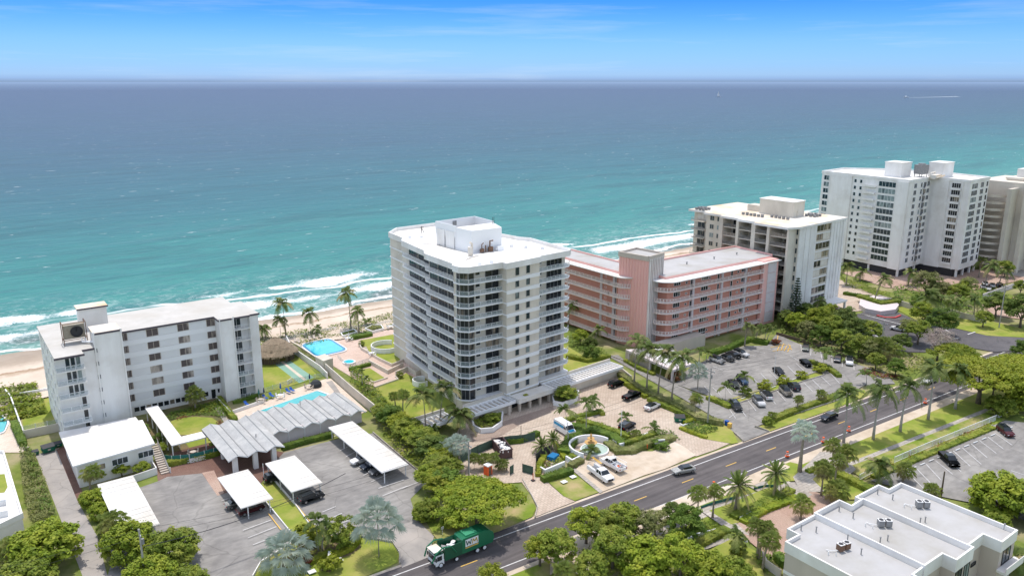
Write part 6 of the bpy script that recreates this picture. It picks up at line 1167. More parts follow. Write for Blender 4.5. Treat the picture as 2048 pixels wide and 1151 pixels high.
# --- broadleaf trees
tree('umbrella', 955, 1054, .93, 'big umbrella-shaped bright tree beside the green garbage truck', k=0)
tree('umbrella', 1956, 806, 1.25, 'huge spreading yellow-green tree at the right side above the road', k=1); tree('umbrella', 2045, 790, 1.1, 'spreading yellow-green tree cut by the right edge, below the huge one', k=1); tree('umbrella', 1905, 735, .75, 'low spreading tree between the bare tree and the royal palms', k=0)
tree('twiggy', 1874, 722, 1.25, 'bare pinkish-grey tree with dry twigs in front of the far roundabout')
for i, (u, v, s_, k, lb) in enumerate([(98,1130,1.25,0,'dense bright tree mass in the bottom left corner beside the driveway'),(55,1190,1.0,1,'dense tree cut by the bottom edge beside two fan palms'),(262,1116,1.02,0,'left half of the dense trees around the near utility pole'),(345,1126,1.02,1,'right half of the dense trees around the near utility pole'),(300,1190,1.0,0,'dense tree at the bottom edge below the near utility pole'),(375,1185,.75,1,'bright tree at the bottom edge beside the car park entrance'),(188,1012,.56,0,'bright leafy tree at the top corner of the leftmost carport'),(203,1036,.5,0,'yellow-green tree between the driveway and the leftmost carport'),(218,1068,.45,1,'small dense tree below the shaggy fan palm'),
    (1995,1026,1.3,0,'large dense tree in the lower right, beside the townhouses'),(2065,1040,1.2,1,'dense tree cut by the right edge beside the townhouses'),(1985,1060,.6,1,'small dense tree tucked behind the right townhouse corner'),(856,1036,.62,1,'round dense tree left of the umbrella tree'),(905,1052,.55,0,'low dense tree at the foot of the umbrella tree'),(845,1040,.42,0,'small bright tree beside the driveway apron')]):
    tree('grape', u, v, s_, lb, k=k)
for i, (u, v, s_) in enumerate([(765,838,.62),(782,850,.72),(800,862,.78),(815,880,.8),(835,893,.8),(851,905,.85),(868,920,.85),(886,935,.85),(900,955,.65),(878,958,.8),(862,975,.75),(895,985,.75),(880,990,.8)]):
    tree(['leafy','dark','pale','leafy','leafy'][i % 5], u, v, s_*1.22, 'bushy tree in the long tree row between the car park and the forecourt', hs=.72, group='tree row between the two front properties')
NEAR = [(985,1185,.75,'pale','yellow-green tree at the bottom edge right of the garbage truck'),(1080,1130,.8,'pale','olive-green tree below the road, left of two, near the truck'),(1112,1135,.95,'leafy','round green tree below the road, between the truck and the thicket'),(1172,1088,.95,'leafy','dark green tree at the left end of the near roadside thicket'),(1210,1098,.95,'leafy','second tree from the left in the near roadside thicket'),(1245,1080,.95,'leafy','tall tree in the middle of the near roadside thicket'),(1285,1085,.85,'olive','olive tree in the middle of the near roadside thicket'),(1310,1070,.7,'olive','thin tree near the road in the thicket'),(1370,1085,.95,'dark','dark multi-stemmed tree left of the near footpath'),(1345,1045,.55,'dark','small dark tree at the road side of the thicket'),
 (1225,1135,1.0,'leafy','bright tree at the bottom of the thicket, left one'),(1290,1150,1.05,'grape','bright tree at the bottom of the thicket, middle one'),(1360,1155,1.05,'leafy','bright tree at the bottom of the thicket, right one'),(1420,1170,.9,'grape','bright dense tree at the bottom edge left of the lawn'),(1180,1170,.8,'leafy','tree at the bottom edge under the thicket'),(1320,1120,.6,'olive','small olive tree inside the near thicket'),(1465,1175,.8,'grape','bright dense tree at the bottom edge below the lawn')]
for u, v, s_, k, lb in NEAR: tree(k, u, v, s_, lb)
for i, (u, v, s_, k) in enumerate([(1572,655,.8,'dark'),(1590,665,.95,'leafy'),(1610,650,1.0,'dark'),(1612,680,.9,'olive'),(1635,665,1.15,'leafy'),(1640,692,.9,'dark'),(1662,680,1.1,'leafy'),(1660,650,1.0,'leafy'),(1685,668,1.15,'dark'),(1682,702,.95,'leafy'),(1708,690,1.15,'dark'),(1715,715,1.0,'leafy'),(1735,690,1.1,'leafy'),(1738,722,.9,'olive'),(1640,635,.8,'leafy'),(1605,632,.7,'dark')]):
    tree(k, u, v, s_, 'leafy tree in the dense thicket behind the pink building car park', group='thicket behind the pink building car park')
for i, (u, v, s_, k, lb) in enumerate([(1845,655,1.2,'leafy','rounded tree below the drooping palm by the far roundabout'),(1880,672,1.25,'dark','dark tree left of the far turning lane'),(1835,690,1.1,'leafy','tree above the bare tree, left of the turning lane'),(1815,675,.9,'olive','olive tree right of the white car on the access lane'),(1800,705,.8,'dark','dark tree above the fan palm clump'),(1850,598,1.55,'olive','tall feathery tree in front of the large white tower'),(1882,603,1.1,'olive','feathery tree in the middle of the far garden'),(1915,610,1.1,'leafy','tree behind the far pale wall, middle one'),(1935,590,1.0,'olive','thin tree in the far forecourt'),(1835,622,.8,'dark','dark tree behind the far pale wall, left one'),(1990,635,1.2,'dark','dark round tree left of the tall utility pole'),(1965,655,.8,'leafy','small tree at the foot of the far garden wall'),(2040,655,1.5,'dark','large dark tree at the right edge by the roundabout'),(2045,730,1.0,'dark','dark tree at the right edge above the road'),(2008,555,1.0,'leafy','round tree beside the far car park'),(1925,590,.8,'leafy','small tree in front of the far parked cars'),(2040,590,.8,'leafy','small tree at the right edge below the far car park'),(2000,830,.8,'grape','tree over the near pavement at the right end of the fence'),(2040,820,.9,'grape','tree at the right edge over the white fence'),(1790,752,.7,'dark','dark shrubby tree by the fan palm clump'),(1750,740,.7,'leafy','shrubby tree at the far exit of the car park'),(1160,690,.7,'leafy','tree left of the pink galleries, beside the cream tower'),(1180,702,.6,'dark','dark tree left of the pink galleries, near the lane'),(1450,715,.45,'dark','skip'),(2020,800,1.0,'dark','dark tree under the spreading tree at the right'),(1985,792,.8,'leafy','tree under the spreading tree near the road')]):
    if lb != 'skip': tree(k, u, v, s_, lb)
tree('leafy', 1133, 806, .8, 'round leafy tree growing in the angled white planter', hs=.8, k=2); tree('leafy', 244, 951, .5, 'small round tree before the annexe house, left of two', hs=.75, k=1); tree('leafy', 284, 948, .5, 'small round tree before the annexe house, right of two', hs=.75, k=1); tree('pale', 200, 962, .4, 'small yellow-green tree beside the annexe fan palm'); tree('leafy', 985, 850, .6, 'leafy shrub tree in the curved white planter', hs=.7, k=0)
shrub('ball', 686, 1092, 2.9, 'large round clipped bush on the front lawn', 1.0); shrub('ybush', 617, 1082, 2.1, 'round yellow-green bush left of the feather palms'); shrub('ball', 1474, 1107, 1.5, 'clipped ball at the foot of the arching palm', 1.0); shrub('ball', 800, 756, 1.0, 'small clipped ball on the tower lawn', 1.0); shrub('ball', 723, 693, 1.0, 'small clipped ball at the edge of the terrace lawn', 1.0)
shrub('ybush', 660, 1140, 1.7, 'low yellow bush around the white lawn marker'); shrub('rbush', 615, 1130, 1.0, 'small red bush beside the low silver palm'); shrub('bush', 1319, 897, 1.9, 'dark low bush around the white entrance sign', .6); shrub('ybush', 1566, 769, 1.5, 'yellow-green bush on the car park island, middle one'); shrub('ybush', 1603, 757, 1.5, 'yellow-green bush on the car park island, right one', .9); shrub('ybush', 1529, 779, 1.6, 'yellow-green bush on the car park island, left one'); shrub('ybush', 1640, 744, 1.8, 'yellow-green bush at the far end of the car park island', .8); shrub('bush', 1490, 791, 1.4, 'green bush between two parked cars on the island')
shrub('bush', 285, 872, 1.6, 'grey-green bush between the annexe roof and the walkway'); shrub('rbush', 1552, 690, 1.4, 'dark red bush under the palms by the pink end wall'); shrub('rbush', 1350, 760, 1.8, 'reddish bush at the corner of the pink porch'); shrub('bush', 1535, 852, 1.3, 'dark bush at the near end of the roadside hedge'); shrub('bush', 318, 885, 1.3, 'bush left of the covered walkway, upper one'); shrub('bush', 322, 905, 1.3, 'bush left of the covered walkway, lower one'); shrub('bush', 1180, 718, 2.2, 'round bush beside the lane left of the pink building'); shrub('bush', 437, 896, 1.6, 'dark bush in the brick courtyard corner', 1.2); shrub('ybush', 1460, 1020, 1.0, 'skip') if 0 else None
# --- norfolk pine
random.seed(9); b = MB(); hh = 15.5
for k in range(17):
    z = 2.0+k*.85; r = 3.1*(1-(z-1)/(hh))+.25
    for j in range(7):
        a = j*2*pi/7+k*.6+random.uniform(-.15,.15); L = r*random.uniform(.8,1.1)
        for q in range(16): t = (q+1)/16; p = Vector((L*t*cos(a), L*t*sin(a), z+.25*t*L*.3)); [leafquad(b, p+Vector((random.uniform(-.22,.22), random.uniform(-.22,.22), random.uniform(-.1,.16))), Vector((random.uniform(-.6,.6), random.uniform(-.6,.6), 1)), .34) for _ in range(2)]
x, y = at(1588, 648); o = empty('norfolk_pine', 'tall narrow pine with tiered branches between the pink building and the white block', 'pine tree', (x, y, 0)); b.build('crown', M['lf_pine'], o); MB().tube([(0,0,0),(0,0,hh+.8)], [.25,.04], 8).build('trunk', M['bark'], o); o.scale = (1, 1, upto(1588, 648, 552)/16.5)
# ================================================================ vehicles
def paint(name, c, metal=.0, rough=.25): 
    if name not in M: M[name] = mat(name, c, rough, metal=metal, spec=.5)
    return M[name]
PC = {'white': (.80,.80,.80), 'black': (.015,.016,.018), 'navy': (.02,.03,.05), 'silver': (.60,.60,.57), 'grey': (.10,.105,.11), 'maroon': (.10,.02,.025), 'beige': (.38,.35,.30), 'greygreen': (.12,.14,.12), 'blue': (.03,.07,.14)}
M['tyre'] = mat('tyre_rubber', (.02,.02,.02), .9); M['rim'] = mat('wheel_rim', (.35,.35,.36), .35, metal=.8); M['carglass'] = mat('car_glass', (.015,.02,.024), .06, spec=.7)
M['lamp'] = mat('headlight', (.7,.7,.7), .15, spec=.6); M['tail'] = mat('tail_light', (.35,.01,.01), .25, spec=.5)
DIM = {'sedan': (4.8,1.84,1.42), 'suv': (4.75,1.92,1.70), 'pickup': (5.7,1.98,1.85), 'hatch': (4.3,1.8,1.5)}
PROF = { # x/L from rear 0 to front 1 : height/H of the lower body top
 'sedan': [(0,.52),(.03,.66),(.16,.70),(.3,.68),(.6,.67),(.72,.68),(.93,.58),(1,.44)], 'suv': [(0,.55),(.02,.62),(.2,.62),(.5,.61),(.7,.61),(.78,.60),(.95,.53),(1,.40)], 'hatch': [(0,.5),(.02,.6),(.2,.63),(.5,.62),(.68,.62),(.78,.62),(.95,.52),(1,.40)],
 'pickup': [(0,.58),(.01,.62),(.2,.62),(.5,.62),(.68,.62),(.76,.62),(.96,.56),(1,.42)]}
CAB = {'sedan': (.12,.23,.57,.73), 'suv': (.02,.08,.56,.73), 'pickup': (.385,.41,.62,.76), 'hatch': (.03,.14,.56,.75)}
def carshell(kind):
    L, W_, H = DIM[kind]; b = MB(); pr = PROF[kind]; n = 10; vs = []
    for t, h in pr:
        x = (t-.5)*L; e_ = .90 if t in (0, 1) else (.97 if t < .04 or t > .94 else 1); w_ = W_/2*e_; z1 = h*H; z0 = .24 if 0 < t < 1 else .34
        vs += [(x,-w_*.9,z0),(x,-w_,z0+.16),(x,-w_,z1*.72),(x,-w_*.93,z1*.97),(x,-w_*.78,z1),(x,w_*.78,z1),(x,w_*.93,z1*.97),(x,w_,z1*.72),(x,w_,z0+.16),(x,w_*.9,z0)]
    fs = [(i*n+k, (i+1)*n+k, (i+1)*n+(k+1) % n, i*n+(k+1) % n) for i in range(len(pr)-1) for k in range(n)]; m_ = len(pr)-1
    fs += [tuple(range(n)), tuple(m_*n+k for k in reversed(range(n)))]; b.add(vs, fs, 0); return b
def car(kind, colr, u, v, p0=None, p1=None, label='', hd=None, cat=None, small=False, group=None):
    L, W_, H = DIM[kind]; x, y = at(u, v)
    if hd is None: a, c = at(*p0), at(*p1); hd = math.atan2(c[1]-a[1], c[0]-a[0])
    else: hd = R(hd)
    nm = {'sedan':'parked_car','suv':'parked_suv','pickup':'pickup_truck','hatch':'parked_car'}[kind]
    o = empty(nm, label, cat or {'suv':'SUV','pickup':'pickup truck'}.get(kind, 'car'), (x, y, .30), hd, group); p = paint('paint_'+colr, PC[colr])
    def shared(name, key, mk, mats, par=o):
        k = ('car', key, tuple(m.name for m in mats))
        if k not in _MC: t = mk().build(name, mats); _MC[k] = t.data; bpy.data.objects.remove(t)
        q = bpy.data.objects.new(name, _MC[k]); C.objects.link(q); q.parent = par; return q
    shared('body', kind, lambda: carshell(kind), [p])
    c0, c1, c2, c3 = [(t-.5)*L for t in CAB[kind]]; zb = PROF[kind][3][1]*H-.03; zt = H-.05; wb, wt = W_/2*.86, W_/2*.74
    def gl():
        b = MB(); vs = [(c0,-wb,zb),(c3,-wb,zb),(c3,wb,zb),(c0,wb,zb),(c1,-wt,zt),(c2,-wt,zt),(c2,wt,zt),(c1,wt,zt)]; return b.add(vs, [(0,1,5,4),(1,2,6,5),(2,3,7,6),(3,0,4,7),(4,5,6,7)], 0)
    shared('windows', kind, gl, [M['carglass']])
    def rf():
        b = MB(); b.prism([(c1-.05,-wt-.02),(c2+.05,-wt-.02),(c2+.05,wt+.02),(c1-.05,wt+.02)], zt-.03, zt+.045)
        for s_ in (-1, 1):
            for xa, xb in ((c0, c1), (c3, c2), ((c1+c2)/2+.05, (c1+c2)/2+.05)): b.tube([(xa, s_*(wb+.005), zb), (xb, s_*(wt+.01), zt)], .045, 5)
        return b
    shared('roof', kind, rf, [p])
    if kind == 'pickup':
        def bed():
            b = MB(); xe = c0-.05; b.box(-L/2+.08, xe, -W_/2+.16, W_/2-.16, .62*H-.02, .62*H+.012); return b
        shared('cargo_bed', kind, bed, [M['dark']])
    for sx in (-1, 1):
        for sy in (-1, 1):
            def wh(): b = MB(); b.M = Matrix.Rotation(R(90), 4, 'X'); b.lathe((0,0), [(.001,-.11),(.3,-.11),(.35,-.07),(.35,.07),(.3,.11),(.001,.11)], 14); b.M = None; return b
            q = shared('wheel', 'w', wh, [M['tyre']]); q.location = (sx*L*.305+(.05 if sx > 0 else -.02), sy*(W_/2-.10), .35)
            if not small:
                def rm(): b = MB(); b.M = Matrix.Rotation(R(90), 4, 'X'); b.disk((0,0), .22, -.12, .12, 12); b.M = None; return b
                shared('rim', 'r', rm, [M['rim']], q)
    zl = PROF[kind][-1][1]*H
    for sy in (-1, 1):
        q = shared('headlight', 'h', lambda: MB().box(-.1,.06,-.18,.18,-.07,.07), [M['lamp']]); q.location = (L/2-.06, sy*W_*.33, zl-.02)
        q = shared('tail_light', 't', lambda: MB().box(-.05,.06,-.15,.15,-.09,.09), [M['tail']]); q.location = (-L/2+.01, sy*W_*.35, PROF[kind][0][1]*H-.06)
        q = shared('mirror', 'm', lambda: MB().box(-.08,.08,-.1,.1,-.06,.06), [p]); q.location = (c2+.28, sy*(W_/2+.06), zb+.1)
    q = shared('number_plate', 'n', lambda: MB().box(-.02,.01,-.2,.2,-.07,.07), [M['paint']]); q.location = (-L/2-.01, 0, .55)
    return o
def stl(u, v): return None
car('sedan','silver',1367,946,(1389,940),(1346,948),'silver sedan driving along the road below the sandy bay'); car('sedan','navy',1657,839,(1674,832),(1638,845),'dark blue sedan driving along the road behind the silver fan palm')
car('sedan','white',1858,765,(1880,757),(1840,772),'white car driving on the road between the royal palms')
car('suv','black',1232,773,hd=5,label='black SUV at the top of the tower car park beside the hedge'); car('pickup','black',1263,797,hd=8,label='black pickup parked below the black SUV in the tower car park'); car('sedan','white',1304,818,hd=8,label='white coupe parked along the hedge in the tower car park'); car('suv','navy',1254,858,hd=12,label='dark SUV parked alone above the fountain garden')
for k_, c_, u, v, lb in [('suv','white',1434,725,'white SUV nearest the palm in the row under the pink galleries'),('hatch','white',1455,721.5,'small white car with dark roof, second in the row under the pink galleries'),('sedan','grey',1467,715,'grey sedan, third in the row under the pink galleries'),('suv','white',1482,712,'white SUV at the far end of the row under the pink galleries')]: car(k_, c_, u, v, (1424,720), (1446,728), lb)
SD = ((1590,718),(1630,742))
for k_, c_, u, v, f_, lb in [('sedan','black',1611,731,1,'black sedan at the far end of the pink building car park'),('sedan','black',1557,748,1,'black sedan in the middle of the pink building car park'),('sedan','greygreen',1467,773,1,'grey-green sedan behind the left island palm'),('suv','blue',1484,766,1,'dark blue SUV beside the yellowish island palm'),('suv','grey',1471,818,1,'dark grey SUV parked nearest the lane in the pink building car park'),('suv','white',1517,809,1,'white SUV second from the lane in the near parking row'),('suv','white',1532,796,-1,'white SUV third from the lane in the near parking row'),('suv','beige',1571,789,1,'beige SUV parked beside the dark one, right of the island bushes'),('suv','navy',1587,778,-1,'dark SUV parked tight beside the beige one')]:
    car(k_, c_, u, v, (1458,758) if f_ > 0 else (1484,785), (1484,785) if f_ > 0 else (1458,758), lb)
car('sedan','greygreen',1611,700,(1612,692),(1611,708),'dark green car by the timber fence, left of three'); car('sedan','navy',1675,722,(1678,712),(1673,730),'dark car by the timber fence, middle of three'); car('suv','white',1698,728,(1697,716),(1699,737),'white SUV by the timber fence, right of three')
car('suv','maroon',2010,869,(1996,858),(2024,880),'dark maroon SUV in the right car park near the fence end'); car('pickup','black',1897,926,(1880,908),(1916,942),'black pickup with covered bed in the right car park'); car('sedan','white',2002,976,(2030,966),(1975,972),'white car half hidden behind the large tree in the right car park')
car('suv','grey',623,1001,(604,1008),(644,994),'dark SUV parked just outside the carport right of the lawn strip'); car('suv','maroon',502,1025,(484,1031),(522,1018),'dark maroon SUV under the carport left of the lawn strip'); car('sedan','silver',478,1012,(462,1017),(495,1007),'silver car tucked under the carport behind the maroon SUV'); car('suv','greygreen',553,960,(538,965),(568,955),'greenish car in the shade at the far end of the right-hand short carport')
car('sedan','white',724,925,(742,919),(706,931),'white coupe under the longest carport'); car('suv','navy',744,936,(760,930),(727,942),'dark SUV under the longest carport, middle of three'); car('sedan','grey',762,946,(778,940),(745,952),'grey car under the longest carport, nearest the road')
car('suv','white',1796,662,(1806,664),(1786,660),'white SUV on the access lane beyond the dense thicket', small=True); car('sedan','white',2034,529,hd=170,label='white car in the far car park by the beige tower', small=True); car('sedan','navy',1998,573,hd=10,label='dark sedan beyond the white cars in the far garden forecourt', small=True); car('sedan','silver',2026,609,hd=5,label='silver car by the right edge below the far wall', small=True)
for u, v, lb in [(1966,577,'white car in the far row of parked cars, left one'),(1975,580,'white car in the far row of parked cars, second one'),(1984,574,'white car in the far row of parked cars, third one'),(1970,571,'white car in the far row of parked cars, rear one')]: car('sedan','white',u,v,hd=30,label=lb,small=True)
def wheels(o, L_, ys, r=.42, w_=.28, rim='rim'):
    for x in L_:
        for y in ys:
            b = MB(); b.M = Matrix.Rotation(R(90), 4, 'X'); b.lathe((0,0), [(.001,-w_/2),(r*.85,-w_/2),(r,-w_*.3),(r,w_*.3),(r*.85,w_/2),(.001,w_/2)], 16); q = b.build('wheel', M['tyre'], o); q.location = (x, y, r)
            b = MB(); b.M = Matrix.Rotation(R(90), 4, 'X'); b.disk((0,0), r*.6, -w_/2-.02, w_/2+.02, 14); b.build('rim', M[rim], q)
def hdg(p0, p1): a, c = at(*p0), at(*p1); return math.atan2(c[1]-a[1], c[0]-a[0])
# --- work trucks
def work_truck(lab, u, v, p0, p1, util):
    o = empty('utility_truck' if util else 'pickup_truck', lab, 'pickup truck', (*at(u, v), .28), hdg(p0, p1)); p = paint('paint_white', PC['white']); L = 6.5 if util else 5.9; W_ = 2.05
    b = MB(); x0 = -L/2; cab0 = -.35 if util else -.1
    b.add([(cab0,-W_/2,.5),(L/2-.1,-W_/2,.5),(L/2,-W_/2*.9,.55),(L/2,-W_/2*.88,1.1),(L/2-.25,-W_/2*.9,1.22),(1.65,-W_/2,1.32),(cab0,-W_/2,1.28)]+[(cab0,W_/2,.5),(L/2-.1,W_/2,.5),(L/2,W_/2*.9,.55),(L/2,W_/2*.88,1.1),(L/2-.25,W_/2*.9,1.22),(1.65,W_/2,1.32),(cab0,W_/2,1.28)],
        [(0,1,2,3,4,5,6),(13,12,11,10,9,8,7),(1,8,9,2),(2,9,10,3),(3,10,11,4),(4,11,12,5),(5,12,13,6),(6,13,7,0),(0,7,8,1)]); b.build('body', p, o)
    wb, wt = W_/2*.94, W_/2*.76; b = MB(); b.add([(cab0+.02,-wb,1.28),(1.75,-wb,1.3),(1.75,wb,1.3),(cab0+.02,wb,1.28),(cab0+.15,-wt,1.93),(1.05,-wt,1.93),(1.05,wt,1.93),(cab0+.15,wt,1.93)], [(0,1,5,4),(1,2,6,5),(2,3,7,6),(3,0,4,7)]); b.build('windows', M['carglass'], o)
    b = MB(); b.prism([(cab0+.1,-wt-.03),(1.1,-wt-.03),(1.1,wt+.03),(cab0+.1,wt+.03)], 1.9, 1.99)
    for s_ in (-1, 1):
        for xa, xb in ((cab0+.02,cab0+.15),(1.75,1.05),(.55,.5)): b.tube([(xa,s_*wb,1.28),(xb,s_*wt,1.93)], .05, 5)
    b.build('roof', p, o)
    if util:
        for s_ in (-1, 1):
            b = MB(); b.box(x0, cab0-.05, s_*W_/2*1.02, s_*W_/2*.62, .62, 1.42); b.build('tool_box', p, o)
            MB().box(L/2-.06, L/2+.03, s_*.95, s_*.6, .78, 1.0).build('headlight', M['lamp'], o)
        MB().box(x0, cab0-.06, -.62, .62, .7, .85).build('cargo_bed', M['mid'], o); MB().box(L/2-.02, L/2+.05, -.6, .6, .62, 1.08).build('grille', M['dark'], o)
        b = MB()
        for s_ in (-1, 1): b.tube([(x0+.1,s_*.85,1.42),(x0+.1,s_*.85,1.95),(cab0-.2,s_*.85,1.95),(cab0-.2,s_*.85,1.42)], .04, 5)
        b.tube([(x0+.1,-.85,1.95),(x0+.1,.85,1.95)], .04, 5); b.tube([(cab0-.2,-.85,1.95),(cab0-.2,.85,1.95)], .04, 5); b.build('rack', M['mid'], o)
    else:
        b = MB(); b.box(x0, cab0-.03, -W_/2, -W_/2+.12, .6, 1.28); b.box(x0, cab0-.03, W_/2-.12, W_/2, .6, 1.28); b.box(x0, x0+.1, -W_/2+.12, W_/2-.12, .6, 1.2); b.box(x0+.1, cab0-.03, -W_/2+.12, W_/2-.12, .6, .7); b.build('cargo_bed', p, o)
        b = MB(); b.tube([(x0+.1,-.95,1.3),(x0+.1,-.95,2.05),(1.2,-.9,2.1)], .045, 5); b.tube([(x0+.1,.95,1.3),(x0+.1,.95,2.05),(1.2,.9,2.1)], .045, 5); b.tube([(x0+.1,-.95,2.05),(x0+.1,.95,2.05)], .045, 5); b.tube([(.2,-.9,2.08),(.2,.9,2.08)], .045, 5); b.build('ladder_rack', M['white2'], o)
        for s_ in (-1, 1): MB().box(x0-.03, x0+.03, s_*.98, s_*.8, .8, 1.15).build('tail_light', M['tail'], o)
        MB().box(x0-.02, x0+.0, -.25, .25, .72, .86).build('number_plate', M['paint'], o)
    wheels(o, (-L*.3, L*.31), (-W_/2+.14, W_/2-.14), .40, .26); return o
u1 = work_truck('white utility truck with side tool boxes, parked facing the road', 1201, 956, (1178,937), (1226,971), True); u2 = work_truck('white pickup with a loaded bed, parked with its tail towards the road', 1226, 937, (1252,952), (1201,923), False)
random.seed(4)
def junk(name, lab, cat, base, hd, n, xr, yr, z, cols, sz=.35):
    o = empty(name, lab, cat, base, hd)
    for i in range(n): b = MB(); b.M = Matrix.Rotation(random.uniform(0,3), 4, 'Z') @ Matrix.Rotation(random.uniform(-.4,.4), 4, 'X'); s_ = sz*random.uniform(.5,1.4); b.box(-s_/2, s_/2, -s_*.35, s_*.35, -s_*.25, s_*.25); q = b.build('piece', M[random.choice(cols)], o); q.location = (random.uniform(*xr), random.uniform(*yr), z+random.uniform(0,.25))
    return o
junk('tools_load', 'black and white tools piled in the bed of the white pickup', 'tools', (*at(1226,937), .28), hdg((1252,952),(1201,923)), 22, (-2.7,-.4), (-.7,.7), .8, ['dark','white2','mid','dark','orange','blue'])
junk('debris_load', 'jumble of white and grey debris filling the brown roll-off container', 'debris', (*at(1004,905), .02), hdg((990,885),(1016,918)), 60, (-3.0,2.9), (-.95,.95), 1.55, ['white2','white','mid','cream','dark','rail','white2'], .6)
b = MB(); b.tube([(0,-.16,0),(3.2,-.16,0)], .05, 6); b.tube([(0,.16,0),(3.2,.16,0)], .05, 6)
for i in range(10): b.tube([(.2+i*.32,-.16,0),(.2+i*.32,.16,0)], .035, 5)
o = b.build('ladder', mat('fibreglass_yellow', (.80,.48,.03), .5)); o.location = (*at(1184,935), 2.42); o.rotation_euler = (0,0,hdg((1184,922),(1207,939))); tag(o, 'long yellow ladder carried above the white utility truck', 'ladder')
# --- van
o = empty('parked_van', 'white van with blue side panels parked on the forecourt by a thin palm', 'van', (*at(1129,866), .25), hdg((1112,852),(1148,874))); p = paint('paint_white', PC['white']); M['cyan'] = mat('blue_van_wrap', (.02,.30,.55), .35)
b = MB(); sec = [(-2.9,2.35),(-2.85,2.55),(1.2,2.55),(1.75,2.25)]; W_ = 2.05
prf = [(-2.9,.35),(-2.9,2.3),(-2.75,2.5),(1.1,2.5),(1.6,2.3),(2.15,1.45),(2.75,1.2),(2.85,.8),(2.85,.35)]
b.add([(x,-W_/2*(1 if z < 1.6 else .93),z) for x, z in prf]+[(x,W_/2*(1 if z < 1.6 else .93),z) for x, z in prf], [tuple(range(8,-1,-1)), tuple(range(9,18))]+[(i, i+1, i+10, i+9) for i in range(8)]+[(8,0,9,17)]); b.build('body', p, o)
b = MB(); b.add([(1.63,-.9,2.26),(2.13,-.95,1.5),(2.13,.95,1.5),(1.63,.9,2.26)], [(0,1,2,3),(3,2,1,0)]); b.M = Matrix.Translation((.03,0,.03)); b.add([(1.63,-.9,2.26),(2.13,-.95,1.5),(2.13,.95,1.5),(1.63,.9,2.26)], [(0,1,2,3),(3,2,1,0)]); b.M = None; b.build('windscreen', M['carglass'], o)
for s_ in (-1, 1): MB().box(-2.6, .9, s_*1.0, s_*1.03, 1.45, 2.05).build('side_panel', M['cyan'], o); MB().box(1.0, 1.8, s_*.99, s_*1.035, 1.5, 2.0).build('side_window', M['carglass'], o); MB().box(2.75,2.88,s_*.95,s_*.6,.85,1.08).build('headlight', M['lamp'], o)
MB().add([(2.2,-.85,1.46),(2.78,-.8,1.24),(2.78,.8,1.24),(2.2,.85,1.46)], [(0,1,2,3),(3,2,1,0)]).build('bonnet_panel', M['cyan'], o); bpy.data.objects[-1] if 0 else None
wheels(o, (-1.75,1.85), (-.9,.9), .36, .24)
# --- garbage truck
gx0 = Vector(at(886,1136)); gd = hdg((952,1109),(886,1136)); nrm = Vector((-sin(gd), cos(gd))); fwd_ = Vector((cos(gd), sin(gd)))
side = -1 if (nrm.y > 0) else 1      # body centre lies on the sea side of the near wheels
cen = gx0-fwd_*3.3+Vector((0, 1.1)); o = empty('garbage_truck', 'green front-loading garbage truck with a white cab driving along the road', 'garbage truck', (cen.x, cen.y, .3), gd)
G1 = paint('truck_green', (.012,.16,.075), .1, .35); G2 = paint('truck_green_dark', (.01,.10,.05), .1, .4); p = paint('paint_white', PC['white']); WB = 1.25
b = MB(); b.box(3.1, 4.65, -1.2, 1.2, .55, 1.35); b.box(3.15, 4.6, -1.15, 1.15, 1.35, 2.35); b.build('cab', p, o)
b = MB(); b.box(4.6, 4.66, -1.05, 1.05, 1.35, 2.2); b.build('windscreen', M['carglass'], o); MB().box(3.2, 4.55, -1.1, 1.1, 2.35, 2.5).build('cab_roof', G2, o)
MB().box(4.62, 4.72, -1.15, 1.15, .5, .8).build('bumper', M['dark'], o)
for s_ in (-1, 1): MB().box(3.5, 4.35, s_*1.15, s_*1.22, 1.4, 2.15).build('side_window', M['carglass'], o); MB().box(4.64,4.74,s_*1.1,s_*.8,.85,1.05).build('headlight', M['lamp'], o); MB().box(4.55,4.7,s_*1.3,s_*1.45,1.5,2.1).build('mirror', M['dark'], o)
prf = [(-6.2,1.0),(-6.6,1.9),(-6.35,2.9),(-5.6,3.5),(-4.6,3.65),(-.6,3.65),(-.3,3.45),(-.3,1.0)]
b = MB(); n = len(prf); b.add([(x,-WB,z) for x, z in prf]+[(x,WB,z) for x, z in prf], [tuple(range(n)), tuple(range(2*n-1, n-1, -1))]+[(i, i+n, (i+1) % n+n, (i+1) % n) for i in range(n)]); b.build('body', G1, o)
b = MB(); b.box(-.3, 2.9, -WB, -WB+.08, 1.0, 3.3); b.box(-.3, 2.9, WB-.08, WB, 1.0, 3.3); b.box(2.8, 2.9, -WB+.08, WB-.08, 1.0, 2.9); b.box(-.3, 2.9, -WB+.08, WB-.08, 1.0, 1.2); b.build('hopper', G2, o)
b = MB()
for s_ in (-1, 1): b.tube([(.9,s_*1.36,1.9),(1.9,s_*1.36,3.3),(3.4,s_*1.36,3.6),(4.7,s_*1.36,2.9),(5.3,s_*1.2,1.5)], .13, 6)
b.tube([(.9,-1.3,1.9),(.9,1.3,1.9)], .1, 6); b.build('loader_arm', G1, o); MB().box(3.2, 4.9, -1.1, 1.1, 2.95, 3.05).build('arm_shield', M['roofy'], o)
b = MB(); b.box(-3.4, -1.2, -.9, .9, 3.66, 3.85); b.build('top_panel', paint('truck_green_light', (.05,.30,.16), .1, .4), o)
b = MB(); b.box(-5.8, 3.0, -.6, .6, .6, .98); b.build('chassis', M['dark'], o)
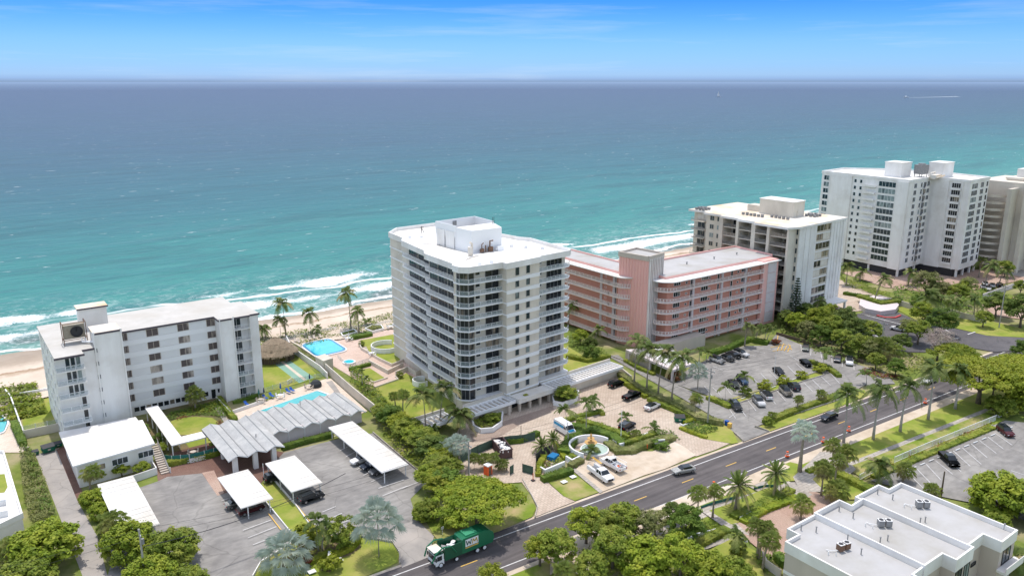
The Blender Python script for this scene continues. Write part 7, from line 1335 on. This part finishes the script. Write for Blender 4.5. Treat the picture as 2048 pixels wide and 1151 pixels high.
for s_ in (1, -1):
    MB().box(-3.4, -.9, s_*(WB+.005), s_*(WB+.03), 2.05, 3.3).build('sign_panel', p, o); MB().box(-3.4, -.9, s_*(WB+.005), s_*(WB+.032), 1.75, 1.95).build('yellow_stripe', M['paint_y'], o)
    def stroke(b, P_, w_=.17):
        for i in range(len(P_)-1):
            a, c = Vector(P_[i]), Vector(P_[i+1]); d = (c-a).normalized(); q = Vector((-d.y, d.x))*w_/2; vs = [a-q, c-q, c+q, a+q]; k = .034+.002*(i % 2)
            b.add([((-2.15+(v_.x*(1 if s_ > 0 else 1))*(-1 if s_ > 0 else 1)), s_*(WB+k), v_.y) for v_ in vs], [(0,1,2,3),(3,2,1,0)])
    # letters run towards the truck's tail or nose so that both sides read correctly
    b = MB(); stroke(b, [(-1.1,3.15),(-.88,2.3),(-.6,2.95),(-.32,2.3),(-.1,3.15)]); b.build('letter_w', G2, o)
    b = MB(); stroke(b, [(.05,2.25),(.22,3.1),(.55,2.5),(.88,3.1),(1.05,2.25)]); b.build('letter_m', mat('sign_yellow', (.80,.50,.03), .5), o)
wheels(o, (3.7,), (-1.05,1.05), .52, .32, 'white2'); wheels(o, (-3.3,-4.7), (-1.0,1.0), .52, .34, 'white2'); wheels(o, (.7,), (-1.0,1.0), .45, .3, 'white2')
junk('rubbish_load', 'white and red rubbish bags in the open hopper of the garbage truck', 'rubbish', (cen.x, cen.y, .3), gd, 14, (.2,2.4), (-.9,.9), 2.3, ['white2','white','tail','white2','mid'], .6)
# --- roll-off container, dumpsters, portable toilet, bins
o = empty('roll_off_container', 'open brown roll-off waste container on the paved drive', 'waste container', (*at(1004,905), .02), hdg((990,885),(1016,918)))
M['bin_brown'] = mat('container_brown', (.075,.05,.055), .7, (.12,.07,.06), sc=1)
b = MB(); b.box(-3.2,3.1,-1.2,-1.1,.2,2.1); b.box(-3.2,3.1,1.1,1.2,.2,2.1); b.box(-3.2,-3.1,-1.1,1.1,.2,2.1); b.box(3.0,3.1,-1.1,1.1,.2,2.1); b.box(-3.1,3.0,-1.1,1.1,.2,.35); b.build('box', M['bin_brown'], o)
b = MB()
for i in range(9): b.box(-3.0+i*.72, -2.9+i*.72, -1.28, -1.2, .2, 2.0); b.box(-3.0+i*.72, -2.9+i*.72, 1.2, 1.28, .2, 2.0)
b.box(-3.25,3.15,-1.3,-1.18,2.0,2.15); b.box(-3.25,3.15,1.18,1.3,2.0,2.15); b.build('ribs', M['bin_brown'], o)
def dumpster(lab, u, v, hd, s_=1, m='green_bin'):
    o = empty('dumpster', lab, 'dumpster', (*at(u, v), .1), R(hd)); o.scale = (s_,)*3; b = MB(); b.add([(-1.1,-.7,.15),(1.1,-.7,.15),(1.1,.6,.15),(-1.1,.6,.15),(-1.15,-.95,1.15),(1.15,-.95,1.15),(1.15,.75,1.45),(-1.15,.75,1.45)], [(0,1,5,4),(1,2,6,5),(2,3,7,6),(3,0,4,7),(3,2,1,0)]); b.build('bin', M[m], o)
    MB().add([(-1.18,-.95,1.17),(1.18,-.95,1.17),(1.18,.78,1.48),(-1.18,.78,1.48),(-1.18,-.95,1.22),(1.18,-.95,1.22),(1.18,.78,1.53),(-1.18,.78,1.53)], [(4,5,6,7),(0,1,5,4),(1,2,6,5),(3,0,4,7)]).build('lid', M['dark'], o); MB().box(-.3,.25,-.97,-.93,.6,.9).build('notice', M['beige'], o)
    b = MB(); b.box(-1.28,-1.15,-.4,.4,.7,.9); b.box(1.15,1.28,-.4,.4,.7,.9); b.build('lift_sleeve', M[m], o)
dumpster('wide green dumpster against the grey wall left of the annexe', 97, 903, 10); dumpster('small dark green bin left of the wide green dumpster', 70, 909, 5, .62); dumpster('dark green bin tucked between the dumpster and the annexe', 116, 893, 5, .7); dumpster('green dumpster with dark lid beside the tower car park exit', 1359, 843, -40)
for u, v, m, lb in ((1453,851,'blue','blue recycling bin beside the lane entrance'),(1459,856,'paint_y','yellow recycling bin beside the lane entrance')): x, y = at(u, v); o = MB().prism([(-.35,-.35),(.35,-.35),(.35,.35),(-.35,.35)], 0, 1.0).box(-.4,.4,-.42,.42,1.0,1.08).build('recycling_bin', M[m]); o.location = (x, y, .2); tag(o, lb, 'bin')
o = empty('portable_toilet', 'orange and white portable toilet behind the umbrella-shaped tree', 'portable toilet', (*at(976,949), 0), R(10)); MB().box(-.6,.6,-.6,.6,0,2.1).build('cabin', M['orange'], o); MB().prism([(-.65,-.65),(.65,-.65),(.65,.65),(-.65,.65)], 2.1, 2.3).build('roof', M['white2'], o); MB().box(-.35,.35,-.63,-.6,.1,1.9).build('door', M['rust'], o)
# ================================================================ street furniture
def pole(lab, u, v, vt, r=.17, arm=True, h=None, name='utility_pole', m='pole'):
    x, y = at(u, v); h = h or upto(u, v, vt); o = empty(name, lab, 'utility pole', (x, y, 0), R(-2)); MB().tube([(0,0,0),(0,0,h)], [r*1.15, r*.75], 10).build('post', M[m], o)
    if arm:
        MB().box(-.06,.06,-1.1,1.1,h-.9,h-.75).build('crossarm', M['mid'], o); MB().tube([(.3,0,h-2.6),(.3,0,h-1.7)], .22, 10).build('transformer', M['mid'], o)
        for q in (-1, 0, 1): MB().tube([(0,q,h-.75),(0,q,h-.5)], .06, 6).build('insulator', M['white2'], o)
    return (x, y, h)
P1 = pole('utility pole rising from the dense trees at the bottom left', 294, 1180, 1057); P2 = pole('utility pole behind the umbrella-shaped tree', 938, 957, 882); P3 = pole('utility pole by the green hedge at the lane entrance', 1415, 848, 735); P4 = pole('utility pole among the thicket by the access lane', 1761, 706, 642); P5 = pole('tall utility pole beyond the roundabout lawn', 1997.6, 656, 569)
pole('thin dark lamp pole standing on the forecourt', 1042, 882, 850, .07, False, name='lamp_post', m='dark'); pole('thin white pole beside the angled white garden wall', 1241.5, 881, 818, .08, False, name='flagpole', m='white2'); pole('dark wooden pole behind the townhouse roof', 1881, 998, 942, .16, False, name='wooden_pole', m='wood')
pole('slim white pole in the pink building car park', 1548, 752, 700, .05, False, name='lamp_post', m='white2')
x, y = at(529, 966); o = empty('flagpole', 'small white flagpole with a red and white flag between the two short carports', 'flagpole', (x, y, 0)); MB().tube([(0,0,0),(0,0,4.2)], .05, 6).build('post', M['white2'], o); MB().box(.05,.08,-.05,.55,2.6,3.4).build('flag', M['tail'], o)
def wire(a, c, sag, lab, off=0, r=.035, n=14):
    b = MB(); a, c = Vector(a), Vector(c); pts = [a.lerp(c, i/n)+Vector((0, off, -sag*4*(i/n)*(1-i/n))) for i in range(n+1)]; b.tube(pts, r, 4); return tag(b.build('power_line', M['dark']), lab, 'power line')
P0 = (P1[0]-38, P1[1]+6, P1[2]); P6 = (P4[0]+45, P4[1]-2, P4[2]+1)
for q, dz in ((-1,-.6),(1,-.6)):
    nm = 'nearer' if q < 0 else 'farther'
    for a, c, s_, wh in ((P0,P1,1.2,'running off the left edge'),(P1,P2,1.6,'over the left car park'),(P2,P3,1.6,'over the forecourt'),(P3,P4,2.0,'over the pink building car park'),(P4,P5,2.0,'over the far roundabout')): wire((a[0],a[1]+q,a[2]+dz),(c[0],c[1]+q,c[2]+dz), s_, 'thin overhead power line '+wh+', '+nm+' of two', r=.022)
wire((P1[0],P1[1],P1[2]-3),(P1[0]+34,P1[1]+2,P1[2]-2.2), 1.5, 'thick black cable looping from the near utility pole over the left car park', r=.06)
def drum(u, v, lab):
    o = empty('traffic_drum', lab, 'traffic drum', (*at(u, v), .3), 0, 'orange traffic drums along the road'); MB().lathe((0,0), [(.001,0),(.45,0),(.45,.08),(.3,.1),(.28,.45),(.26,.75),(.24,1.05),(.001,1.08)], 14).build('barrel', M['orange'], o)
    for z in (.3, .68): MB().lathe((0,0), [(.3,z),(.29,z+.16)], 14).build('reflective_band', M['white2'], o)
    MB().box(-.3,.3,-.25,.25,0,.06).build('base', M['dark'], o)
for u, v, lb in [(1697,863,'orange drum between the second and nearest royal palms'),(1646,885,'orange drum right of the silver fan palm'),(1574,914,'orange drum left of the silver fan palm'),(1850,807,'orange drum below the white car, farthest along the road'),(1427,975,'orange drum half hidden behind the slim fan palm')]: drum(u, v, lb)
x, y = at(1066, 962); o = empty('traffic_delineator', 'tall thin orange delineator on a black base at the open gate', 'delineator', (x, y, .25)); MB().tube([(0,0,.05),(0,0,1.5)], .07, 8).build('post', M['orange'], o); MB().box(-.35,.35,-.35,.35,0,.07).build('base', M['dark'], o)
def fence(name, lab, pts, h, panel, post, gap=3.0, cat='fence', z0=0, slats=False):
    P_ = [Vector(at(*p)) for p in pts]; o = empty(name, lab, cat, (0,0,0)); b = MB()
    if slats:
        for i in range(len(P_)-1):
            a, c = P_[i], P_[i+1]; d = c-a; L = d.length; b.M = Matrix.Translation((a.x,a.y,z0)) @ Matrix.Rotation(math.atan2(d.y,d.x), 4, 'Z'); b.box(0,L,-.04,.04,h-.1,h); b.box(0,L,-.04,.04,.15,.25); n = int(L/.3)
            for j in range(n): b.box(j*L/n, j*L/n+.08, -.02, .02, .25, h-.1)
        b.M = None
    else: b.wall(P_, .05, z0+.1, z0+h)
    b.build('panel', panel, o)
    for i in range(len(P_)-1):
        a, c = P_[i], P_[i+1]; n = max(1, int((c-a).length/gap))
        for j in range(n): q = a.lerp(c, j/n); MB().tube([(q.x,q.y,z0),(q.x,q.y,z0+h+.08)], .06, 6).build('post', post, o)
    return o
fence('mesh_fence', 'green mesh screened fence curving behind the roll-off container', [(893,936),(920,926),(955,908),(990,893),(1020,888),(1045,886),(1070,880)], 2.0, M['windscreen'], M['dark'])
fence('mesh_fence', 'dark mesh screen on the corner bed beside the open gate', [(1072,950),(1072,925),(1083,915),(1100,907)], 2.0, M['dark'], M['dark'])
fence('gate', 'open gate leaf with grey-green mesh at the entrance drive', [(1045,944),(1066,950)], 1.9, M['windscreen'], M['dark'], cat='gate'); fence('gate', 'second gate leaf seen edge-on behind the umbrella tree', [(1020,950),(1027,945)], 1.9, M['windscreen'], M['dark'], cat='gate')
fence('picket_fence', 'long white picket fence beside the right car park', [(1788,926),(1850,899),(1935,864),(1992,841)], 1.5, M['white2'], M['white2'], 2.4, slats=True); fence('picket_fence', 'white rail gate at the left end of the right car park', [(1718,961),(1755,941)], 1.4, M['white2'], M['white2'], slats=True); fence('picket_fence', 'white fence climbing at the right edge beyond the car park', [(1996,836),(2020,828),(2060,808)], 1.5, M['white2'], M['white2'], slats=True)
fence('glass_guardrail', 'glass guardrail along the sea side of the large pool terrace', [(575,679),(620,669),(655,662)], 1.1, M['railglass'], M['rail'], 2.0); fence('glass_guardrail', 'glass guardrail between the beach palms and the cream tower', [(681,664),(730,655),(785,645)], 1.1, M['railglass'], M['rail'], 2.0)
fence('glass_guardrail', 'glass guardrail between the narrow pool deck and the court lawn', [(531,784),(575,769),(590,764),(650,753)], 1.2, M['railglass'], M['rail'], 2.0); fence('white_gate', 'white barred gate in the pool guardrail towards the beach', [(655,663),(673,659)], 1.1, M['white2'], M['white2'], 1, cat='gate', slats=True)
fence('canvas_screen', 'green canvas screen on white posts around the brick courtyard', [(322,925),(345,928),(380,925),(410,918),(447,907)], 1.9, M['teal'], M['rail'], 1.6); fence('glass_guardrail', 'glass guardrail on the wall at the foot of the left lawn', [(50,876),(121,861)], 1.0, M['railglass'], M['rail'], 2.0, z0=1.9)
fence('glass_guardrail', 'clear guardrail around the raised hot tub platform', [(676,716),(697,737),(739,722)], 1.1, M['railglass'], M['rail'], 2.0); fence('green_screen', 'low dark green screen along the near pavement', [(1402,1018),(1430,1008),(1470,998)], .7, M['teal'], M['dark'], 2.0); fence('green_screen', 'low dark green screen ending at the farther date palm', [(1508,980),(1530,975),(1551,975)], .7, M['teal'], M['dark'], 2.0)
fence('metal_railing', 'white railing beside the stepped path to the poolside deck', [(575,770),(585,762)], 1.2, M['rail'], M['rail'], 1.5, slats=True)
# --- pool furniture
def lounger(u, v, hd, m, lab, grp=None):
    o = empty('sun_lounger', lab, 'sun lounger', (*at(u, v), .42), R(hd), grp); MB().box(-.9,.45,-.33,.33,.3,.38).build('seat', M[m], o); MB().add([(.45,-.33,.32),(.45,.33,.32),(1.0,.33,.8),(1.0,-.33,.8),(.45,-.33,.4),(.45,.33,.4),(.97,.33,.88),(.97,-.33,.88)], [(0,3,2,1),(4,5,6,7),(0,1,5,4),(1,2,6,5),(2,3,7,6),(3,0,4,7)]).build('backrest', M[m], o)
    for x, y in ((-.8,-.28),(-.8,.28),(.5,-.28),(.5,.28)): MB().box(x-.03,x+.03,y-.03,y+.03,0,.3).build('leg', M['white2'], o)
for u, v, lb in [(494,813,'blue lounger alone under the balconies, leftmost of the blue ones'),(531,800,'blue lounger, second from the left along the narrow pool'),(544,796,'blue lounger, third from the left along the narrow pool'),(577,787,'blue lounger, fourth from the left along the narrow pool'),(585,785,'blue lounger, rightmost along the narrow pool')]: lounger(u, v, 100, 'blue', lb)
for u, v, lb in [(591,685,'pale lounger nearest the corner of the large pool terrace'),(598,687,'pale lounger, second from the terrace corner'),(620,681,'pale lounger on the sea side of the large pool, left of three'),(629,679,'pale lounger on the sea side of the large pool, middle of three'),(641,677,'pale lounger on the sea side of the large pool, right of three'),(733,703,'pale lounger at the edge of the terrace lawn')]: lounger(u, v, 80, 'beige', lb)
def umbrella(u, v, m, h, lab, open_=False):
    o = empty('parasol', lab, 'parasol', (*at(u, v), .4)); MB().tube([(0,0,0),(0,0,h)], .04, 6).build('pole', M['white2'], o)
    MB().lathe((0,0), [(1.5,h-.7),(.8,h-.3),(.02,h)] if open_ else [(.05,h*.45),(.22,h*.55),(.16,h*.8),(.03,h)], 10).build('canopy', M[m], o); MB().disk((0,0), .3, 0, .08, 12).build('base', M['dark'], o)
for u, v, m, h, lb, op in [(519,801,'teal',2.8,'folded teal parasol at the left end of the narrow pool',0),(529,797,'navy',2.6,'folded dark parasol beside the blue loungers',0),(562,789,'blue',2.7,'folded blue parasol in the middle of the narrow pool deck',0),(620,769,'navy',2.7,'folded navy parasol at the right end of the narrow pool deck',0),(698,682,'white2',2.4,'white parasol pole above the round tables by the large pool',0),(745,712,'white2',2.4,'white parasol pole at the small paved bay by the terrace lawn',0)]: umbrella(u, v, m, h, lb, op)
M['charcoal'] = mat('charcoal_cloth', (.04,.045,.05), .8)
o = empty('covered_parasol_table', 'dark dome-covered round table at the right end of the narrow pool deck', 'covered table', (*at(632,773), .4)); MB().lathe((0,0), [(1.5,0),(1.4,.7),(.8,1.3),(.02,1.5)], 12).build('cover', M['charcoal'], o)
def table(u, v, m, lab, n=4):
    o = empty('patio_table', lab, 'table', (*at(u, v), .4)); MB().disk((0,0), .62, .68, .74, 16).build('top', M[m], o); MB().tube([(0,0,0),(0,0,.68)], .06, 6).build('pedestal', M['white2'], o)
    for i in range(n):
        a = 2*pi*i/n+.5; x, y = at(u, v); c = empty('patio_chair', 'small chair at the '+lab, 'chair', (x+1.1*cos(a), y+1.1*sin(a), .4), a, 'chairs at the patio tables'); MB().box(-.25,.25,-.25,.25,.38,.44).build('seat', M[m], c); MB().box(.2,.26,-.25,.25,.44,.9).build('backrest', M[m], c)
        for q in ((-.2,-.2),(-.2,.2),(.2,-.2),(.2,.2)): MB().box(q[0]-.02,q[0]+.02,q[1]-.02,q[1]+.02,0,.38).build('leg', M['white2'], c)
for u, v, m, lb in [(387,912,'beige','pale round table in the brick courtyard'),(698,682,'white2','round white table between the pool and the clipped hedge block'),(745,712,'white2','round table in the paved bay by the terrace lawn'),(522,806,'beige','round table by the teal parasol'),(561,797,'white2','round table by the blue parasol'),(618,778,'beige','low round table before the dark covered one'),(781,658,'white2','white table at the sea corner of the cream tower')]: table(u, v, m, lb)
# --- fountain and white walls
fx, fy = at(1189,903); o = empty('fountain', 'round fountain with a golden tiered centrepiece and pale green water', 'fountain', (fx, fy, .2))
MB().disk((0,0), 4.4, 0, .12, 40).build('paved_ring', M['pavers'], o); b = MB(); b.lathe((0,0), [(3.0,.12),(3.0,.5),(2.75,.5),(2.75,.12)], 40); b.build('rim', M['white2'], o); MB().disk((0,0), 2.77, .12, .36, 40).build('water', M['fountw'], o)
b = MB(); b.lathe((0,1.2), [(.6,.3),(.35,.9),(.25,1.2),(1.3,1.5),(1.35,1.6),(.3,1.55),(.2,2.2),(.75,2.4),(.78,2.5),(.2,2.45),(.14,3.0),(.28,3.2),(.02,3.6)], 18); b.build('centrepiece', M['stone'], o)
b = MB(); b.wall([(fx-.4+4.7*cos(R(a)), fy+.4+4.7*sin(R(a))) for a in range(5, 215, 10)], .35, 0, 1.7); tag(b.build('curved_wall', M['white2']), 'white curved wall wrapping around the fountain', 'wall')
gwall('white angled garden wall right of the fountain', [(1227,888),(1240,896),(1309,868)], 1.1, 'white2', .35); gwall('white angled garden wall left of the fountain, by the trucks', [(1133,921),(1144,928),(1166,917)], 1.1, 'white2', .35); gwall('white angled garden wall on the corner bed beside the gate', [(1082,943),(1090,948),(1128,932)], 1.1, 'white2', .35)
x, y = at(1319,894); o = empty('entrance_sign', 'low white entrance sign slab in the round bush of the sandy bay', 'sign', (x, y, .9), R(-25)); MB().box(-1.1,1.1,-.12,.12,0,.9).build('panel', M['white2'], o); MB().box(-.9,.9,-.14,-.12,.3,.65).build('lettering_band', M['mid'], o)
x, y = at(659,1120); o = empty('entrance_sign', 'narrow white sign slab in the front bed beside the lawn', 'sign', (x, y, .3), R(65)); MB().box(-1.2,1.2,-.2,.2,0,.7).build('panel', M['white2'], o)
for u, v, lb in ((678,1123,'white square utility cover on the front lawn, upper one'),(624,1146,'white square utility cover on the front lawn, lower one'),(1128,966,'white square utility cover on the gate verge, left one'),(1146,956,'white square utility cover on the gate verge, right one')): x, y = at(u, v); o = MB().box(-.6,.6,-.5,.5,0,.05).box(-.2,.2,-.15,.15,.05,.08).build('utility_cover', M['rail']); o.location = (x, y, .38); tag(o, lb, 'utility cover')
def hydrant(u, v, lab): o = empty('fire_hydrant', lab, 'fire hydrant', (*at(u, v), .3)); MB().lathe((0,0), [(.22,0),(.16,.08),(.16,.6),(.2,.65),(.12,.85),(.02,.9)], 10).build('barrel', M['orange'], o); MB().tube([(-.25,0,.5),(.25,0,.5)], .08, 8).build('nozzle', M['orange'], o)
hydrant(1294,898,'red-orange hydrant at the edge of the sandy bay'); hydrant(1086,959,'orange hydrant on the verge by the gate')
o = MB().box(-1.1,1.1,-.8,.8,0,.8).build('blue_tarp', mat('blue_tarp', (.01,.16,.36), .6)); o.location = (*at(1106,919), .3); o.rotation_euler = (0,0,R(20)); tag(o, 'blue tarpaulin-covered pile in the corner bed by the gate', 'tarpaulin')
for u, v, lb in ((1483,1098,'white lamp on a short post beside the arching palm, left one'),(1490,1102,'white lamp on a short post beside the arching palm, right one')): o = empty('garden_lamp', lb, 'garden lamp', (*at(u, v), .2)); MB().tube([(0,0,0),(0,0,1.6)], .04, 6).build('post', M['white2'], o); MB().lathe((0,0), [(.05,1.6),(.32,1.7),(.25,1.85),(.02,1.95)], 12).build('lamp_head', M['white2'], o)
def sgn(lab, u, v, h=1.2): o = empty('road_sign', lab, 'road sign', (*at(u, v), .2)); MB().tube([(0,0,0),(0,0,h)], .035, 5).build('post', M['white2'], o); MB().box(-.25,.25,-.04,-.01,h-.4,h+.1).build('plate', M['white2'], o)
sgn('small white sign beside the driveway apron near the garbage truck', 885, 1070, 1.4)
# --- boats far out
def boat(u, v, L, lab, sail=False, wake=0):
    x, y = at(u, v, -1.6); s_ = L/6; o = empty('sailing_boat' if sail else 'motor_boat', lab, 'boat', (x, y, -1.6), R(150)); o.scale = (s_,)*3
    b = MB(); b.add([(-3,-.9,.9),(2,-1,.9),(3.4,0,1.1),(2,1,.9),(-3,.9,.9),(-2.8,-.6,0),(2,-.5,0),(2,.5,0),(-2.8,.6,0)], [(0,1,2,3,4),(0,5,6,1),(1,6,2),(2,6,7),(2,7,3),(3,7,8,4),(0,4,8,5),(5,8,7,6)]); b.build('hull', M['white2'], o)
    if sail: MB().add([(-1,0,1.5),(1.6,0,1.5),(.4,0,8)], [(0,1,2),(2,1,0)]).build('sail', M['white2'], o); MB().tube([(.5,0,.9),(.5,0,8.2)], .06, 5).build('mast', M['mid'], o)
    else: MB().box(-.8,1.0,-.6,.6,.9,1.9).build('cabin', M['white2'], o)
    if wake:
        a = at(u, v, -1.6); c = at(u+wake, v-2.2, -1.6); d = Vector(c)-Vector(a); d.normalize(); n = Vector((-d.y, d.x)); w_ = MB(); A_ = Vector(a); B_ = Vector(c); w_.add([(A_.x-n.x*3, A_.y-n.y*3, -1.56), (B_.x-n.x*14, B_.y-n.y*14, -1.56), (B_.x+n.x*14, B_.y+n.y*14, -1.56), (A_.x+n.x*3, A_.y+n.y*3, -1.56)], [(0,1,2,3)]); tag(w_.build('boat_wake', mat('wake_foam', (.75,.8,.82), .9)), kind='structure')
boat(1812, 195.5, 26, 'small motor boat far out at right trailing a long white wake', wake=105); boat(1437, 194, 22, 'tiny white sailing boat near the horizon, right of centre', True)

# --- concrete wheel stops at the stall heads
def wstop(u0, v0, u1, v1, lab, grp):
    a, c = Vector(at(u0, v0)), Vector(at(u1, v1)); m_ = (a+c)/2; d = c-a; o = MB().prism([(-.85,-.09),(.85,-.09),(.85,.09),(-.85,.09)], 0, .13).prism([(-.8,-.05),(.8,-.05),(.8,.05),(-.8,.05)], .13, .16).build('wheel_stop', M['rail']); o.location = (m_.x, m_.y, .32); o.rotation_euler = (0,0,math.atan2(d.y,d.x)); tag(o, lab, 'wheel stop', grp)
for i in range(12): u, v = 1823+i*17.6, 939.5-i*7.3; wstop(u, v, u+8, v-3.2, 'white wheel stop at the head of a stall beside the white picket fence', 'wheel stops in the right car park')
for i in range(9): u, v = 1466+i*20.3, 829.5-i*7.6; wstop(u-4, v-22, u+4, v-25, 'white wheel stop beside the planted island in the pink building car park', 'wheel stops by the car park island')
